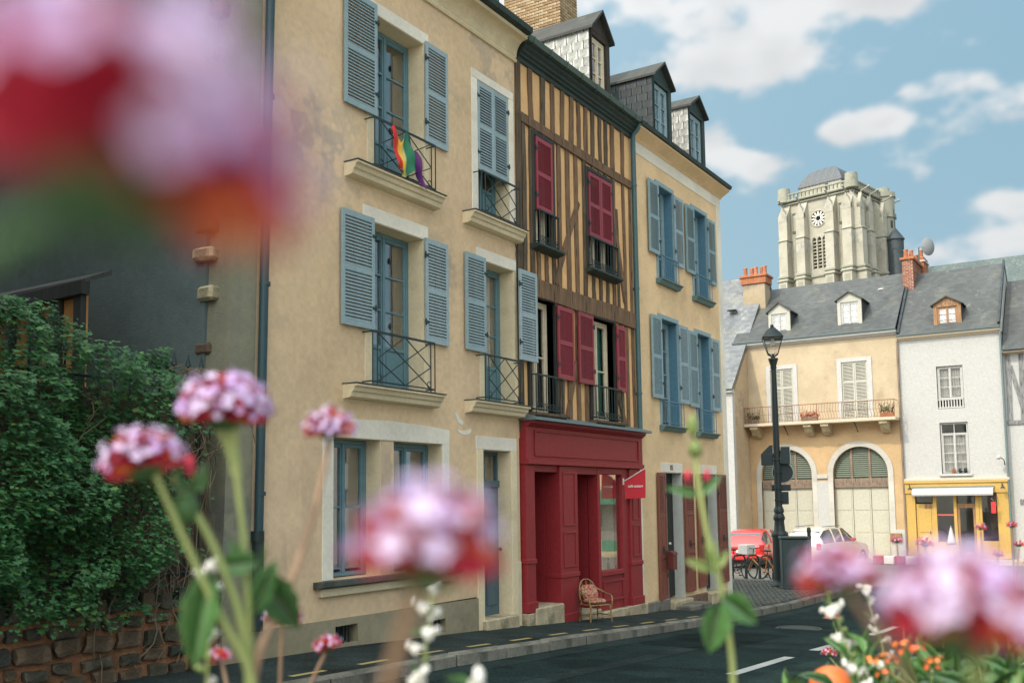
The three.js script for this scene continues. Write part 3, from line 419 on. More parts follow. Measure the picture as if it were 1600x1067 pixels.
{
  const h = H2, r = rng(31), L = 12.802, R = 16.99;
  const ops = [[13.32, 13.9, 5.70, 7.49], [15.14, 16.08, 5.66, 7.42], [13.14, 13.9, 3.02, 4.84], [15.18, 16.08, 3.02, 4.82]];
  A(h, 'wall', wallSheet([[L, 2.6], [L, 8.62], [R, 8.62], [R, 2.6]], ops, .2), M.infill);
  const T_ = (a, b, w = .1, m = r() < .6 ? M.timber : M.timberGrey) => A(h, 'timber', hewn(a, b, w, .03 + r() * .012, r), m, 0, 0, -.012);
  T_([12.87, 2.7], [12.88, 8.6], .12); T_([16.93, 2.7], [16.9, 5.0], .08, M.timber); T_([16.9, 5.15], [16.92, 7.55], .07, M.timber);
  for (const x of [13.28, 13.65, 13.98, 14.31, 14.62, 14.89, 15.16, 15.42, 15.71, 15.95, 16.2, 16.61]) T_([x + (r() - .5) * .03, 7.73], [x + (r() - .5) * .05, 8.6], .09 + r() * .045);
  A(h, 'beam', hewn([12.94, 7.665], [16.97, 7.63], .15, .05, r), M.timber, 0, 0, -.008);
  for (const x of [13.02, 14.14, 14.48, 14.76]) T_([x + (r() - .5) * .03, 5.16], [x + (r() - .5) * .04, 7.58], .09 + r() * .04);
  T_([15.04, 5.16], [15.06, 7.58], .1); T_([16.17, 5.16], [16.2, 7.56], .1); T_([16.64, 5.16], [16.62, 7.55], .09); T_([16.36, 5.18], [16.33, 7.0], .075);
  T_([13.26, 5.16], [13.26, 7.58], .1, M.timberGrey); T_([13.96, 5.16], [13.96, 7.58], .1, M.timberGrey);
  const br = (a, b, w) => A(h, 'brace', hewn(a, b, w, .038, r), M.timber, 0, 0, -.006);
  br([14.82, 6.75], [13.98, 5.18], .1); br([16.13, 7.1], [16.6, 5.3], .1); br([14.64, 3.95], [14.3, 3.02], .09); br([16.16, 3.58], [16.5, 3.0], .09);
  for (const x of [13.45, 13.72, 15.36, 15.62, 15.9]) T_([x, 5.16], [x + (r() - .5) * .03, 5.6], .085);
  for (const x of [13.4, 13.66, 15.4, 15.66, 15.9]) T_([x, 7.5], [x, 7.58], .08);
  A(h, 'beam', hewn([12.94, 5.0], [16.97, 5.0], .29, .06, r, .03), M.timber, 0, 0, -.006);
  for (const x of [14.12, 14.41, 14.72, 15.02]) T_([x + (r() - .5) * .03, 2.95], [x + (r() - .5) * .03, 4.84], .1 + r() * .03);
  for (const x of [16.4, 16.64]) T_([x, 2.95], [x + (r() - .5) * .05, 4.84], .09);
  // openings: dark oak linings, casements, guards
  for (const [a, b, c, d] of ops) { A(h, 'window_lining', mg([bb(a - .07, a, c, d + .06, -.19, .05, .006), bb(b, b + .07, c, d + .06, -.19, .05, .006), bb(a, b, d, d + .07, -.19, .05, .006), bb(a, b, c - .05, c, -.19, .06, .006)]), M.darkWood); room(h, a, b, c, d, -.202); A(h, 'sill', prof([[-.18, c - .002], [.19, c - .012], [.19, c - .05], [.14, c - .075], [.03, c - .10], [-.18, c - .1]], a - .12, b + .12), c > 5 ? M.greenWood : M.timberGrey); }
  casement(h, 13.33, 13.89, 5.71, 7.48, -.12, M.creamPaint, { rows: 2, rnd: r }); casement(h, 15.15, 16.07, 5.67, 7.41, -.12, M.creamPaint, { rows: 2, rnd: r });
  casement(h, 13.15, 13.89, 3.03, 4.83, -.12, M.creamPaint, { rows: 2, rnd: r, leaves: 2 }); casement(h, 15.19, 16.07, 3.03, 4.81, -.12, M.creamPaint, { rows: 2, rnd: r });
  A(h, 'green_curtain', (() => { const g = new THREE.PlaneGeometry(.38, 1.7, 24, 1); const p = g.attributes.position; for (let i = 0; i < p.count; i++) p.setZ(i, .02 * Math.sin(p.getX(i) * 60)); g.computeVertexNormals(); return uvm(g); })(), mat(.05, .32, .22, { map: T.cloth, rough: .95 }), 15.9, 3.92, -.24);
  const ringGeo = uvm(new THREE.TorusGeometry(.028, .006, 4, 10));
  const guard = (a, b, y0, y1) => { const Gd = G(h, 'balcony_railing', a, y0, .13), w = b - a, ht = y1 - y0; A(Gd, 'handrail', mg([flatBar([0, ht, 0], [w, ht, 0], .026, .03), bar([0, ht, 0], [0, ht, -.1], .01), bar([w, ht, 0], [w, ht, -.1], .01)]), M.iron); A(Gd, 'bottom_rail', mg([bar([0, .03, 0], [w, .03, 0], .008), bar([0, .03, 0], [0, .03, -.1], .01), bar([w, .03, 0], [w, .03, -.1], .01)]), M.iron); A(Gd, 'middle_rail', bar([0, .12, 0], [w, .12, 0], .007), M.iron); const n = Math.round(w / .1); for (let i = 0; i <= n; i++) A(Gd, 'baluster', bar([w * i / n, 0, 0], [w * i / n, ht, 0], i % n ? .0075 : .012), M.iron); for (let i = 0; i < n; i++) A(Gd, 'scroll', ringGeo, M.iron, w * (i + .5) / n, .075, 0); };
  guard(13.3, 13.92, 5.71, 6.24); guard(15.08, 16.12, 5.67, 6.2); guard(13.12, 13.95, 3.03, 3.6); guard(15.12, 16.14, 3.03, 3.6);
  const R_ = M.redShutter;
  shutter(h, 13.35, 6.28, .03, .53, 1.2, R_, { slats: 20 }); shutter(h, 15.16, 6.24, .03, .45, 1.16, R_, { slats: 20 }); shutter(h, 15.615, 6.24, .03, .45, 1.16, R_, { slats: 20, right: true });
  shutter(h, 13.92, 3.61, .06, .54, 1.2, R_, { slats: 20 }); shutter(h, 14.63, 3.61, .06, .55, 1.21, R_, { slats: 20, right: true }); shutter(h, 16.09, 3.59, .06, .36, 1.2, R_, { slats: 20 });
  // eaves: stepped wooden cornice and gutter, roof, walls behind
  A(h, 'cornice', prof([[-.1, 8.56], [.04, 8.56], [.05, 8.62], [.09, 8.635], [.09, 8.67], [.13, 8.69], [.13, 8.73], [.18, 8.76], [.18, 8.82], [-.1, 8.82]], 12.86, 17.0), M.greenWood);
  A(h, 'gutter', prof([[.13, 8.825], [.25, 8.83], [.27, 8.92], [.245, 8.925], [.23, 8.855], [.13, 8.85]], 12.86, 17.02), M.zincGreen = mat(.07, .105, .085, { map: T.paint, rough: .6 }));
  A(h, 'gutter_bracket', mg(Array.from({ length: 8 }, (_, i) => bb(13.0 + i * .54, 13.03 + i * .54, 8.81, 8.93, .1, .28))), M.zincGreen);
  A(h, 'roof', prof([[.2, 8.9], [-4.4, 12.49], [-9, 8.9], [-9, 8.8], [-4.4, 12.37], [.14, 8.84]], 12.86, 17.0), M.roof);
  A(h, 'back_wall', bb(12.81, 16.98, -.7, 8.8, -8.7, -8.4), M.gable);
  A(h, 'party_wall', prof([[-.21, -.7], [-.21, 8.75], [-4.4, 12.3], [-8.4, 8.9], [-8.4, -.7]], 16.8, 16.98), M.gable);
  dormer(h, 15.72, 16.52, 9.1, 10.34, 10.74, M.slatePale, M.creamPaint, M.timberDark = mat(.06, .045, .032, { map: T.wood, rough: .8 }), 1, 7);
}
// brick chimney behind the dormer: bricks laid course by course
function brickStack(h, s0, s1, y0, y1, o0, o1, colors, mortar, bl = .2, bh = .052) {
  A(h, 'stack_core', bb(s0 + .012, s1 - .012, y0, y1, o0 + .012, o1 - .012), mortar);
  const lists = colors.map(() => []), r = rng(Math.round(s0 * 100)); let row = 0;
  for (let y = y0; y < y1 - .02; y += bh + .012, row++) {
    const face = (len, place) => { for (let x = -(row % 2) * bl / 2; x < len; x += bl + .012) { const a = Math.max(0, x), b = Math.min(len, x + bl); if (b - a > .04) lists[Math.floor(r() * lists.length)].push(place(a, b)); } };
    const t = .03, yy = Math.min(y + bh, y1);
    face(o1 - o0, (a, b) => bb(s0 - r() * .004, s0 + t, y, yy, o0 + a, o0 + b, .004)); face(o1 - o0, (a, b) => bb(s1 - t, s1 + r() * .004, y, yy, o0 + a, o0 + b, .004));
    face(s1 - s0, (a, b) => bb(s0 + a, s0 + b, y, yy, o1 - t, o1 + r() * .004, .004));
  }
  lists.forEach((l, i) => { if (l.length) { const m = A(h, 'bricks', mg(l), colors[i]); m.userData.kind = 'stuff'; } });
}
{ const c = thing('brick_chimney', 'buff brick chimney stack rising behind the white-slated dormer', 'chimney', { ...ROW, base: [17.45, 10.2, -2.2] });
  brickStack(c, 17.06, 17.8, 10.2, 12.7, -2.85, -1.5, [[.58, .42, .24], [.50, .34, .18], [.64, .50, .32], [.42, .28, .15]].map(k => mat(...k, { map: T.brick, rough: .95 })), mat(.55, .46, .32, { map: T.stone, rough: 1 })); }
// ---------------------------------------------------------------- the shop front below house 2
const SH = thing('red_shop_front', 'glossy dark red panelled wooden shop front with one display window', 'shop front', { ...ROW, base: [14.9, -.5, 0] });
{
  const h = SH, m = M.red, L = 12.82, R = 16.98;
  A(h, 'ledge', prof([[-.05, 3.0], [.30, 2.905], [.31, 2.87], [.27, 2.865], [.05, 2.865], [-.05, 2.865]], 12.78, 17.02), M.zinc);
  A(h, 'fascia', mg([bb(L, R, 2.2, 2.864, -.15, .12, .008), prof([[.12, 2.864], [.2, 2.864], [.2, 2.83], [.16, 2.8], [.12, 2.77]], L, R), prof([[.12, 2.29], [.15, 2.28], [.15, 2.21], [.12, 2.2]], L, R), bb(13.05, 16.8, 2.33, 2.36, .12, .14, .006), bb(13.05, 16.8, 2.70, 2.73, .12, .14, .006), bb(13.05, 13.08, 2.36, 2.70, .12, .14, .006), bb(16.77, 16.8, 2.36, 2.70, .12, .14, .006)]), m);
  const pil = (a, b, y0, name = 'pilaster') => { const P = G(h, name, a, y0, 0), w = b - a, ht = 2.2 - y0; A(P, 'shaft', bb(0, w, 0, ht, -.2, .09, .008), m); A(P, 'base_block', bb(-.015, w + .015, 0, .16, -.2, .115, .008), m); A(P, 'rail', bb(-.01, w + .01, .72, .80, -.2, .11, .012), m); if (w > .3) { for (const [c, d] of [[.88, 1.45], [1.54, ht - .1]]) A(P, 'panel_mould', mg([bb(.09, w - .09, c, c + .03, .09, .104, .004), bb(.09, w - .09, d - .03, d, .09, .104, .004), bb(.09, .12, c + .03, d - .03, .09, .104, .004), bb(w - .12, w - .09, c + .03, d - .03, .09, .104, .004)]), m); } };
  pil(12.84, 13.1, -.02); pil(13.88, 14.47, -.3); pil(16.46, 16.93, -.26);
  // left bay: recessed panelled door
  A(h, 'recess', mg([bb(13.1, 13.88, 2.1, 2.2, -1.1, .05), bb(13.08, 13.12, .0, 2.2, -1.1, -.2), bb(13.86, 13.9, 0, 2.2, -1.1, -.2)]), m);
  { const Dr = G(h, 'door', 13.12, .04, -1.0); A(Dr, 'door_leaf', bb(0, .74, 0, 2.06, -.05, 0, .005), m); for (const [a, b, c, d] of [[.1, .64, .12, .7], [.1, .64, .82, 1.9]]) A(Dr, 'door_panel', bb(a, b, c, d, 0, .018, .014), m); }
  A(h, 'doorstep', bb(13.02, 13.9, -.6, .04, -1.1, .13, .02), M.stonePale); 
  A(h, 'plinth', bb(12.82, 13.0, -.6, -.025, -.2, .12, .012), M.stonePale);
  // second bay: deep dark doorway
  A(h, 'recess', mg([bb(14.47, 15.27, 2.08, 2.2, -1.2, .05), bb(15.25, 15.279, -.2, 2.2, -1.2, -.15), bb(14.46, 14.49, -.2, 2.2, -1.2, -.2)]), m);
  { const Dr = G(h, 'door', 14.5, -.16, -1.12); A(Dr, 'door_frame', mg([bb(0, .1, 0, 2.2, -.05, 0, .006), bb(.64, .74, 0, 2.2, -.05, 0, .006), bb(.1, .64, 2.0, 2.2, -.05, 0, .006), bb(.1, .64, 0, .5, -.05, 0, .006)]), m); A(Dr, 'pane', bb(.1, .64, .5, 2.0, -.03, -.026), M.glass); A(Dr, 'handle', bar([.66, .9, .04], [.66, 1.3, .04], .012), M.iron); A(Dr, 'door_edge', bb(.05, .08, .05, 1.95, .05, .55, .004), M.zinc); }
  A(h, 'doorstep', bb(14.47, 15.25, -.7, -.18, -1.2, .1, .02), M.stonePale);
  // display window
  A(h, 'window_frame', mg([bb(15.25, 15.34, -.24, 2.2, -.14, .06, .008), bb(16.22, 16.46, -.24, 2.2, -.14, .05, .008), bb(15.34, 16.22, 2.09, 2.2, -.14, .06, .008), bb(15.34, 16.22, .34, .43, -.14, .075, .012), bb(15.34, 16.22, -.24, .34, -.14, .03, .006)]), m);
  A(h, 'stall_panel', mg([bb(15.42, 16.36, -.1, -.06, .03, .052, .006), bb(15.42, 16.36, .22, .26, .03, .052, .006), bb(15.42, 15.46, -.06, .22, .03, .052, .006), bb(16.18, 16.22, -.06, .22, .03, .052, .006)]), m);
  A(h, 'pane', bb(15.34, 16.22, .43, 2.09, -.02, -.014), M.glass);
  A(h, 'display_box', mg([bb(15.28, 16.3, .36, .4, -1.0, -.1), bb(15.28, 15.3, .4, 2.12, -1, -.1), bb(16.28, 16.3, .4, 2.12, -1, -.1), bb(15.28, 16.3, 2.1, 2.13, -1, -.1)]), M.creamPaint);
  A(h, 'back_panel', bb(15.28, 16.3, .36, 2.13, -1.03, -1.0), M.creamPaint);
  A(h, 'room', mg([bb(13.0, 17, -.5, 2.9, -2.6, -2.55), bb(12.9, 12.95, -.5, 2.9, -2.5, -.6), bb(17, 17.05, -.5, 2.9, -2.5, -.2)]), M.room);
  A(h, 'plinth', bb(15.26, 17.05, -.8, -.245, -.2, .13, .015), M.stonePale);
}
// things standing in the display window
{ const f = await new FontLoader().loadAsync('fonts/droid/droid_sans_bold.typeface.json');
  globalThis.__font = f;
  const b = thing('reflection_board', 'green lettered board added in place of a reflection in the red shop window', 'stand-in board', { ...ROW, base: [15.85, .4, -.4] });  // board stands in for a green shop sign mirrored in the glass
  A(b, 'panel', bb(15.42, 16.24, .4, 1.38, -.42, -.40, .004), mat(.02, .12, .09, { map: T.paint, rough: .5 }));
  A(b, 'header', bb(15.40, 16.24, 1.16, 1.46, -.40, -.375, .004), mat(.02, .17, .13, { map: T.paint, rough: .5 }));
  A(b, 'lettering', uvm(new TextGeometry('cinema n', { font: f, size: .12, depth: .004, curveSegments: 3 })), mat(.85, .85, .82, { rough: .6 }), 15.45, 1.25, -.375);
  const p = thing('poster_card', 'white card with red flower print standing in the shop window', 'card', { ...ROW, base: [15.78, .4, -.22] });
  A(p, 'card', bb(15.70, 15.93, .4, .95, -.24, -.23), M.white); A(p, 'flower_print', mg([[15.78, .62, .05], [15.84, .58, .045], [15.80, .54, .04], [15.87, .64, .03]].map(([x, y, q]) => uvm(new THREE.CircleGeometry(q, 9).translate(x, y, -.227)))), mat(.55, .03, .04, { rough: .7 }));
  const r = rng(4);
  for (let k = 0; k < 5; k++) single('bottle', ['small amber bottle at the left end of the shop window', 'small green bottle second from the left in the shop window', 'clear bottle beside the white card in the shop window', 'dark bottle at the right end of the shop window', 'tall brown bottle between amber and green ones in the window'][k], 'bottle', lathe([[0, 0], [.026, 0], [.028, .1], [.012, .14], [.012, .18], [.015, .185], [0, .185]].map(q => [q[0], q[1] * (1 + r() * .3)]), 10), [mat(.35, .16, .04, { rough: .15 }), mat(.03, .12, .05, { rough: .15 }), mat(.5, .5, .46, { rough: .1 }), mat(.03, .02, .02, { rough: .15 }), mat(.14, .06, .02, { rough: .15 })][k], [-D - .17 - r() * .05, .402, -([15.42, 15.58, 15.66, 16.1, 15.5][k])], 'bottles in the shop window'); }
// small red banner on a slanted pole
{ const b = thing('shop_banner', 'small bright red banner on a slanted pole beside the shop window', 'banner', { ...ROW, base: [16.3, 1.66, .06] });
  A(b, 'pole', mg([bar([16.28, 1.965, .04], [16.43, 2.21, .43], .009), bb(16.25, 16.31, 1.91, 2.03, .03, .055, .004)]), M.white);
  const n = 14, P = [], I = [], uv = []; for (let i = 0; i <= n; i++) for (let j = 0; j <= 8; j++) { const u = i / n, v = j / 8, x = lerp(16.295, 16.425, u), y = lerp(1.99, 2.2, u) - v * lerp(.33, .53, u), z = lerp(.065, .42, u) + .012 * Math.sin(u * 7 + v * 2) * v; P.push(x - v * .03, y, z); uv.push(u, v); } for (let i = 0; i < n; i++) for (let j = 0; j < 8; j++) { const a = i * 9 + j; I.push(a, a + 1, a + 10, a, a + 10, a + 9); }
  const g = new THREE.BufferGeometry(); g.setAttribute('position', new THREE.Float32BufferAttribute(P, 3)); g.setAttribute('uv', new THREE.Float32BufferAttribute(uv, 2)); g.setIndex(I); g.computeVertexNormals(); A(b, 'cloth', g, mat(.60, .012, .03, { map: T.cloth, rough: .7 }));
  const t = uvm(new TextGeometry('café couture', { font: globalThis.__font, size: .042, depth: .003, curveSegments: 3 })); t.computeBoundingBox(); const tw = t.boundingBox.max.x; t.translate(-tw / 2, 0, 0); t.scale(.27 / tw, 1, 1);
  const q = A(b, 'lettering', t, mat(.8, .78, .75, { rough: .6 }), 16.345, 1.865, .255); q.rotation.y = -1.2; q.rotation.order = 'YXZ'; }
// rattan armchair with a flowered cushion on the pavement
{ const gy = ground(14.4), c = thing('rattan_armchair', 'bent cane armchair with flowered cushion outside the red shop', 'chair', { at: [-7.5, gy, -14.4], turn: 1.05 }); c.g.scale.setScalar(.76);
  const cane = mat(.42, .26, .11, { map: T.wood, rough: .55 }), cu = mat(.62, .42, .36, { map: dataTex(128, (u, v) => { const n = fbm(u, v, 9, 3, 201); return n > .56 ? [.72, .40, .36] : n < .4 ? [.58, .58, .46] : [.86, .78, .70]; }, .3), rough: .95 });
  for (const [x, z] of [[-.24, .22], [.24, .22], [-.2, -.22], [.2, -.22]]) A(c, 'leg', bar([x * 1.12, 0, z * 1.1], [x, .36, z], .017, 8), cane);
  A(c, 'seat', mg([bb(-.24, .24, .34, .37, -.22, .23, .01)]), cane);
  A(c, 'arm_hoop', mg([tube([[-.26, .3, .24], [-.3, .52, .2], [-.3, .58, -.05], [-.22, .66, -.24], [0, .72, -.3], [.22, .66, -.24], [.3, .58, -.05], [.3, .52, .2], [.26, .3, .24]], .016, 40, 7), tube([[-.2, .36, -.2], [-.22, .6, -.26], [-.12, .82, -.34], [0, .86, -.36], [.12, .82, -.34], [.22, .6, -.26], [.2, .36, -.2]], .016, 30, 7), ...[-.1, 0, .1].map(x => bar([x, .36, -.22], [x * 1.1, .84, -.35], .009))]), cane);
  A(c, 'stretcher', mg([bar([-.26, .12, .235], [.26, .12, .235], .011), bar([-.22, .12, -.235], [.22, .12, -.235], .011), bar([-.26, .14, .235], [-.22, .14, -.235], .011), bar([.26, .14, .235], [.22, .14, -.235], .011)]), cane);
  const cg = new THREE.SphereGeometry(.5, 16, 12); const p = cg.attributes.position; for (let i = 0; i < p.count; i++) { const f = (v) => Math.sign(v) * Math.pow(Math.abs(v) * 2, .6) / 2; p.setXYZ(i, f(p.getX(i)) * .44, p.getY(i) * .12, f(p.getZ(i)) * .42); } cg.computeVertexNormals();
  const c1 = single('seat_cushion', 'red flowered cushion on the seat of the cane armchair', 'cushion', uvm(cg.clone().scale(.76, .8, .76)), cu, [-7.5, gy + .325, -14.4]); c1.rotation.y = 1.05;
  const c2 = single('back_cushion', 'red flowered cushion leaning on the back of the cane armchair', 'cushion', uvm(cg.clone().scale(.7, .85, .62)), cu, [-7.5 - .15 * Math.sin(1.05), gy + .455, -14.4 - .15 * Math.cos(1.05)]); c2.rotation.set(1.15, 1.05, 0, 'YXZ'); }
// ---------------------------------------------------------------- house 3: pale ochre, pale blue shutters
const H3 = thing('pale_ochre_house', 'pale ochre house with white corner bands and light blue shutters at the street corner', 'house', { ...ROW, base: [19.4, -.6, 0] });
{
  const h = H3, r = rng(41), L = 17.0, R = 21.86;
  M.shutterPale = mat(.26, .38, .42, { map: T.paint, bump: T.wood, bumpScale: .0006, rough: .6 }); M.blueReveal = mat(.085, .21, .30, { map: T.paint, rough: .55 });
  const up = [[18.2, 19.0, 6.04, 7.98], [20.1, 20.9, 6.0, 7.95], [18.18, 19.06, 3.1, 5.24], [20.09, 20.9, 3.06, 5.2]], dn = [[18.3, 19.1, -.36, 2.17], [20.3, 21.06, -.36, 2.17]];
  A(h, 'wall', wallSheet([[L, -.9], [L, 8.62], [R, 8.62], [R, -.9], [21.06, -.9], [21.06, 2.17], [20.3, 2.17], [20.3, -.9], [19.1, -.9], [19.1, 2.17], [18.3, 2.17], [18.3, -.9]], up, .34), M.cream);
  A(h, 'band', bb(L, R + .012, 8.36, 8.6, -.02, .012, .004), M.lintel); A(h, 'corner_band', bb(21.62, R + .012, -.7, 8.36, -.34, .012, .004), M.lintel); A(h, 'corner_band', bb(L + .05, L + .15, -.5, 8.36, -.02, .012, .004), M.lintel);
  for (const [a, b, c, d] of up) {
    A(h, 'window_surround', mg([bb(a - .07, a, c, d + .09, -.02, .03, .005), bb(b, b + .07, c, d + .09, -.02, .03, .005), bb(a, b, d, d + .09, -.02, .03, .005)]), M.shutterPale);
    A(h, 'reveal', mg([bb(a - .03, a + .008, c, d, -.3, -.001), bb(b - .008, b + .03, c, d, -.3, -.001), bb(a, b, d - .008, d + .03, -.3, -.001)]), M.blueReveal);
    casement(h, a, b, c + .01, d - .01, -.19, M.shutterPale, { rows: 4, rnd: r, curtain: c > 5 && a < 19 }); room(h, a, b, c, d, -.342);
    A(h, 'sill', prof([[-.3, c], [.16, c - .01], [.16, c - .03], [.12, c - .05], [.08, c - .11], [-.3, c - .11]], a - .12, b + .14), M.zincBlue ??= mat(.10, .19, .19, { map: T.paint, rough: .6 }));
    const Gd = G(h, 'balcony_railing', a - .04, c + .01, .1), w = b - a + .08, ht = .46; A(Gd, 'handrail', mg([flatBar([0, ht, 0], [w, ht, 0], .024, .026), bar([0, ht, 0], [0, ht, -.1], .01), bar([w, ht, 0], [w, ht, -.1], .01)]), M.blueReveal); A(Gd, 'middle_rail', bar([0, ht - .07, 0], [w, ht - .07, 0], .006), M.blueReveal); A(Gd, 'bottom_rail', bar([0, .04, 0], [w, .04, 0], .007), M.blueReveal); for (let i = 0; i <= 7; i++) A(Gd, 'baluster', bar([w * i / 7, 0, 0], [w * i / 7, ht, 0], .0075), M.blueReveal);
  }
  const S_ = M.shutterPale;
  for (const [x, y, ht] of [[17.71, 6.5, 1.48], [19.0, 6.47, 1.48], [19.62, 6.45, 1.49], [20.9, 6.43, 1.48], [17.69, 3.61, 1.64], [19.07, 3.6, 1.63], [19.6, 3.57, 1.62], [20.91, 3.57, 1.62]]) shutter(h, x, y, .035, .475, ht, S_, { slats: 16, right: [17.71, 19.62, 17.69, 19.6].includes(x) });
  // doors in deep pale reveals, with brown shutters folded back
  const rev = mat(.52, .53, .49, { map: T.plaster, rough: .9 });
  for (const [a, b, c, d] of dn) {
    A(h, 'reveal', mg([bb(a - .03, a + .01, c, d, -.34, .004), bb(b - .01, b + .03, c, d, -.34, .004), bb(a, b, d - .01, d + .03, -.34, .004)]), rev);
    A(h, 'lintel', bb(a - .22, b + .05, d, d + .19, -.03, .012, .005), M.lintel);
    const Dr = G(h, 'door', a, c + .06, -.2), w = b - a; A(Dr, 'door_leaf', bb(0, w, 0, 2.46, -.05, 0, .004), M.darkWood); for (let k = 0; k < 5; k++) A(Dr, 'glazing_bar', bb(.04, w * .55, .45 + k * .42, .47 + k * .42, 0, .02, .004), M.zinc); A(Dr, 'pane', bb(.06, w * .5, .5, 2.2, .002, .006), M.glass); A(Dr, 'handle', uvm(new THREE.SphereGeometry(.03, 10, 8).translate(w * .62, 1.05, .04)), M.white);
    A(h, 'doorstep', bb(a - .05, b + .1, -.95, c + .02, -.6, .16, .02), M.stonePale);
  }
  A(h, 'stepping_slab', bb(18.25, 19.3, -.8, ground(18.8) + .1, .14, .5, .02), M.kerb[0]);
  for (const [x, y, ht, t] of [[17.8, -.3, 2.46, .1], [19.13, -.24, 2.4, 0], [19.83, -.2, 2.36, .06], [21.07, -.2, 2.36, 0]]) { const S = shutter(h, x, y, .03, .48, ht, M.brownShutter, { panels: 3, solidFrom: 2, slats: 14, turn: t, right: x < 18 || (x > 19.5 && x < 20) }); A(S, 'latch', mg([bb(.2, .42, .95, .985, .034, .05, .004), bar([.2, .9, .045], [.2, 1.04, .045], .012)]), M.iron); }
  A(h, 'house_number', uvm(new TextGeometry('85', { font: globalThis.__font, size: .1, depth: .006, curveSegments: 3 })), mat(.12, .07, .03, { rough: .6 }), 18.5, 2.22, .012);
  A(h, 'base_course', bb(L + .1, 18.28, -.9, -.28, -.05, .05, .015), M.kerb[1]); A(h, 'base_course', bb(19.12, 20.26, -.9, -.33, -.05, .05, .015), mat(.22, .13, .09, { map: T.stone, rough: .95 }));
  A(h, 'cornice', prof([[-.1, 8.6], [.02, 8.6], [.05, 8.64], [.24, 8.755], [.24, 8.79], [-.1, 8.79]], L, R + .06), M.cream);
  A(h, 'gutter', prof([[.17, 8.795], [.28, 8.8], [.3, 8.87], [.28, 8.875], [.26, 8.82], [.17, 8.82]], L + .02, R + .08), M.greenWood);
  A(h, 'roof', prof([[.26, 8.88], [-4.4, 12.5], [-9, 8.9], [-9, 8.8], [-4.4, 12.38], [.2, 8.82]], 17.01, R + .05), M.roof);
  A(h, 'gable_wall', prof([[-.345, -.9], [-.345, 8.78], [-4.4, 12.3], [-8.7, 8.9], [-8.7, -.9]], 21.6, R), M.lintel);
  A(h, 'back_wall', bb(17, 21.58, -.9, 8.8, -8.7, -8.4), M.gable);
  dormer(h, 18.54, 19.5, 9.1, 10.46, 10.83, M.slateDark, M.shutterPale, M.greenWood, 1, 9); dormer(h, 20.5, 21.46, 9.1, 10.45, 10.77, M.slatePale, M.shutterPale, M.greenWood, 1, 12);
}
{ const p = thing('downpipe', 'blue-grey rainwater pipe between the half-timbered and pale ochre houses', 'pipe', { ...ROW, base: [17.0, 2.92, .07] });
  A(p, 'pipe', mg([bar([17.0, 2.95, .075], [17.0, 8.5, .075], .048, 12), tube([[17.0, 8.5, .075], [17.0, 8.62, .09], [17.02, 8.72, .17], [17.02, 8.82, .22]], .045, 10, 10)]), M.pipeBlue = mat(.055, .125, .135, { map: T.paint, rough: .5 }));
  for (const y of [3.6, 5.6, 7.6]) A(p, 'bracket', mg([bar([17.0, y, .075], [17.0, y + .04, .075], .057, 12), bb(16.98, 17.02, y, y + .04, -.02, .04)]), M.pipeBlue); }
{ const c = thing('letter_box', 'small red letter box beside the first brown-shuttered door', 'letter box', { ...ROW, base: [18.2, .25, .06] }); A(c, 'box', bb(18.1, 18.3, .28, .58, .08, .2, .012), mat(.12, .02, .018, { rough: .5 })); A(c, 'lid', prof([[.07, .57], [.215, .57], [.2, .6], [.14, .635], [.07, .64]], 18.09, 18.31), mat(.11, .02, .018, { rough: .5 })); }
// ---------------------------------------------------------------- the houses that close the street (plane z = -44.5, facing the camera)
const FAR = { at: [0, 0, -44.5], turn: 0 };
M.orange = mat(.54, .44, .30, { map: T.plaster, bump: T.grain, bumpScale: .003, rough: .95 });
M.orangeDeep = mat(.60, .32, .13, { map: T.plaster, rough: .95 });
M.whiteWall = mat(.50, .505, .49, { map: T.paint, bump: T.grain, bumpScale: .002, rough: .95 });
M.greyShutter = mat(.50, .49, .40, { map: T.paint, rough: .7 });
M.yellow = mat(.56, .36, .09, { map: T.paint, rough: .55 });
M.sage = mat(.50, .50, .43, { map: T.paint, rough: .7 });
M.oak = mat(.42, .20, .08, { map: T.wood, rough: .6 });
M.terracotta = [0, 1, 2].map(i => mat(.50 + .06 * i, .19 + .03 * i, .09 + .02 * i, { map: T.brick, rough: .9 }));
function gableDormer(h, x0, x1, y0, ye, ya, o, frameMat, winMat, roofMat) {
  const Dm = G(h, 'dormer', x0, y0, o), w = x1 - x0, he = ye - y0, ha = ya - y0, back = 2.2;
  A(Dm, 'front', wallSheet([[0, 0], [w, 0], [w, he], [w / 2, ha], [0, he]], [[.14, w - .14, .1, he - .1]], .1, 0), frameMat);
  A(Dm, 'side', mg([bb(0, .06, 0, he, -back, -.1), bb(w - .06, w, 0, he, -back, -.1)]), roofMat);
  casement({ g: Dm.g, ox: 0, oy: 0, oz: 0 }, .14, w - .14, .1, he - .1, -.05, winMat, { rows: 3, curtain: true });
  A(Dm, 'backing', bb(.1, w - .1, .05, he, -.6, -.55), M.room);
  const sl = (ha - he) / (w / 2), ov = .09;
  A(Dm, 'dormer_roof', wallSheet([[-ov, he - sl * ov], [w / 2, ha], [w + ov, he - sl * ov], [w + ov, he - sl * ov + .05], [w / 2, ha + .06], [-ov, he - sl * ov + .05]], [], back + .1, .1), roofMat);
}
function pots(h, list, y) { list.forEach(([x, z, s = 1], i) => A(h, 'chimney_pot', lathe([[0, 0], [.11 * s, 0], [.1 * s, .05], [.085 * s, .34], [.105 * s, .36], [.105 * s, .42], [.07 * s, .42], [.07 * s, .2]], 10), M.terracotta[i % 3], x, y, z)); }
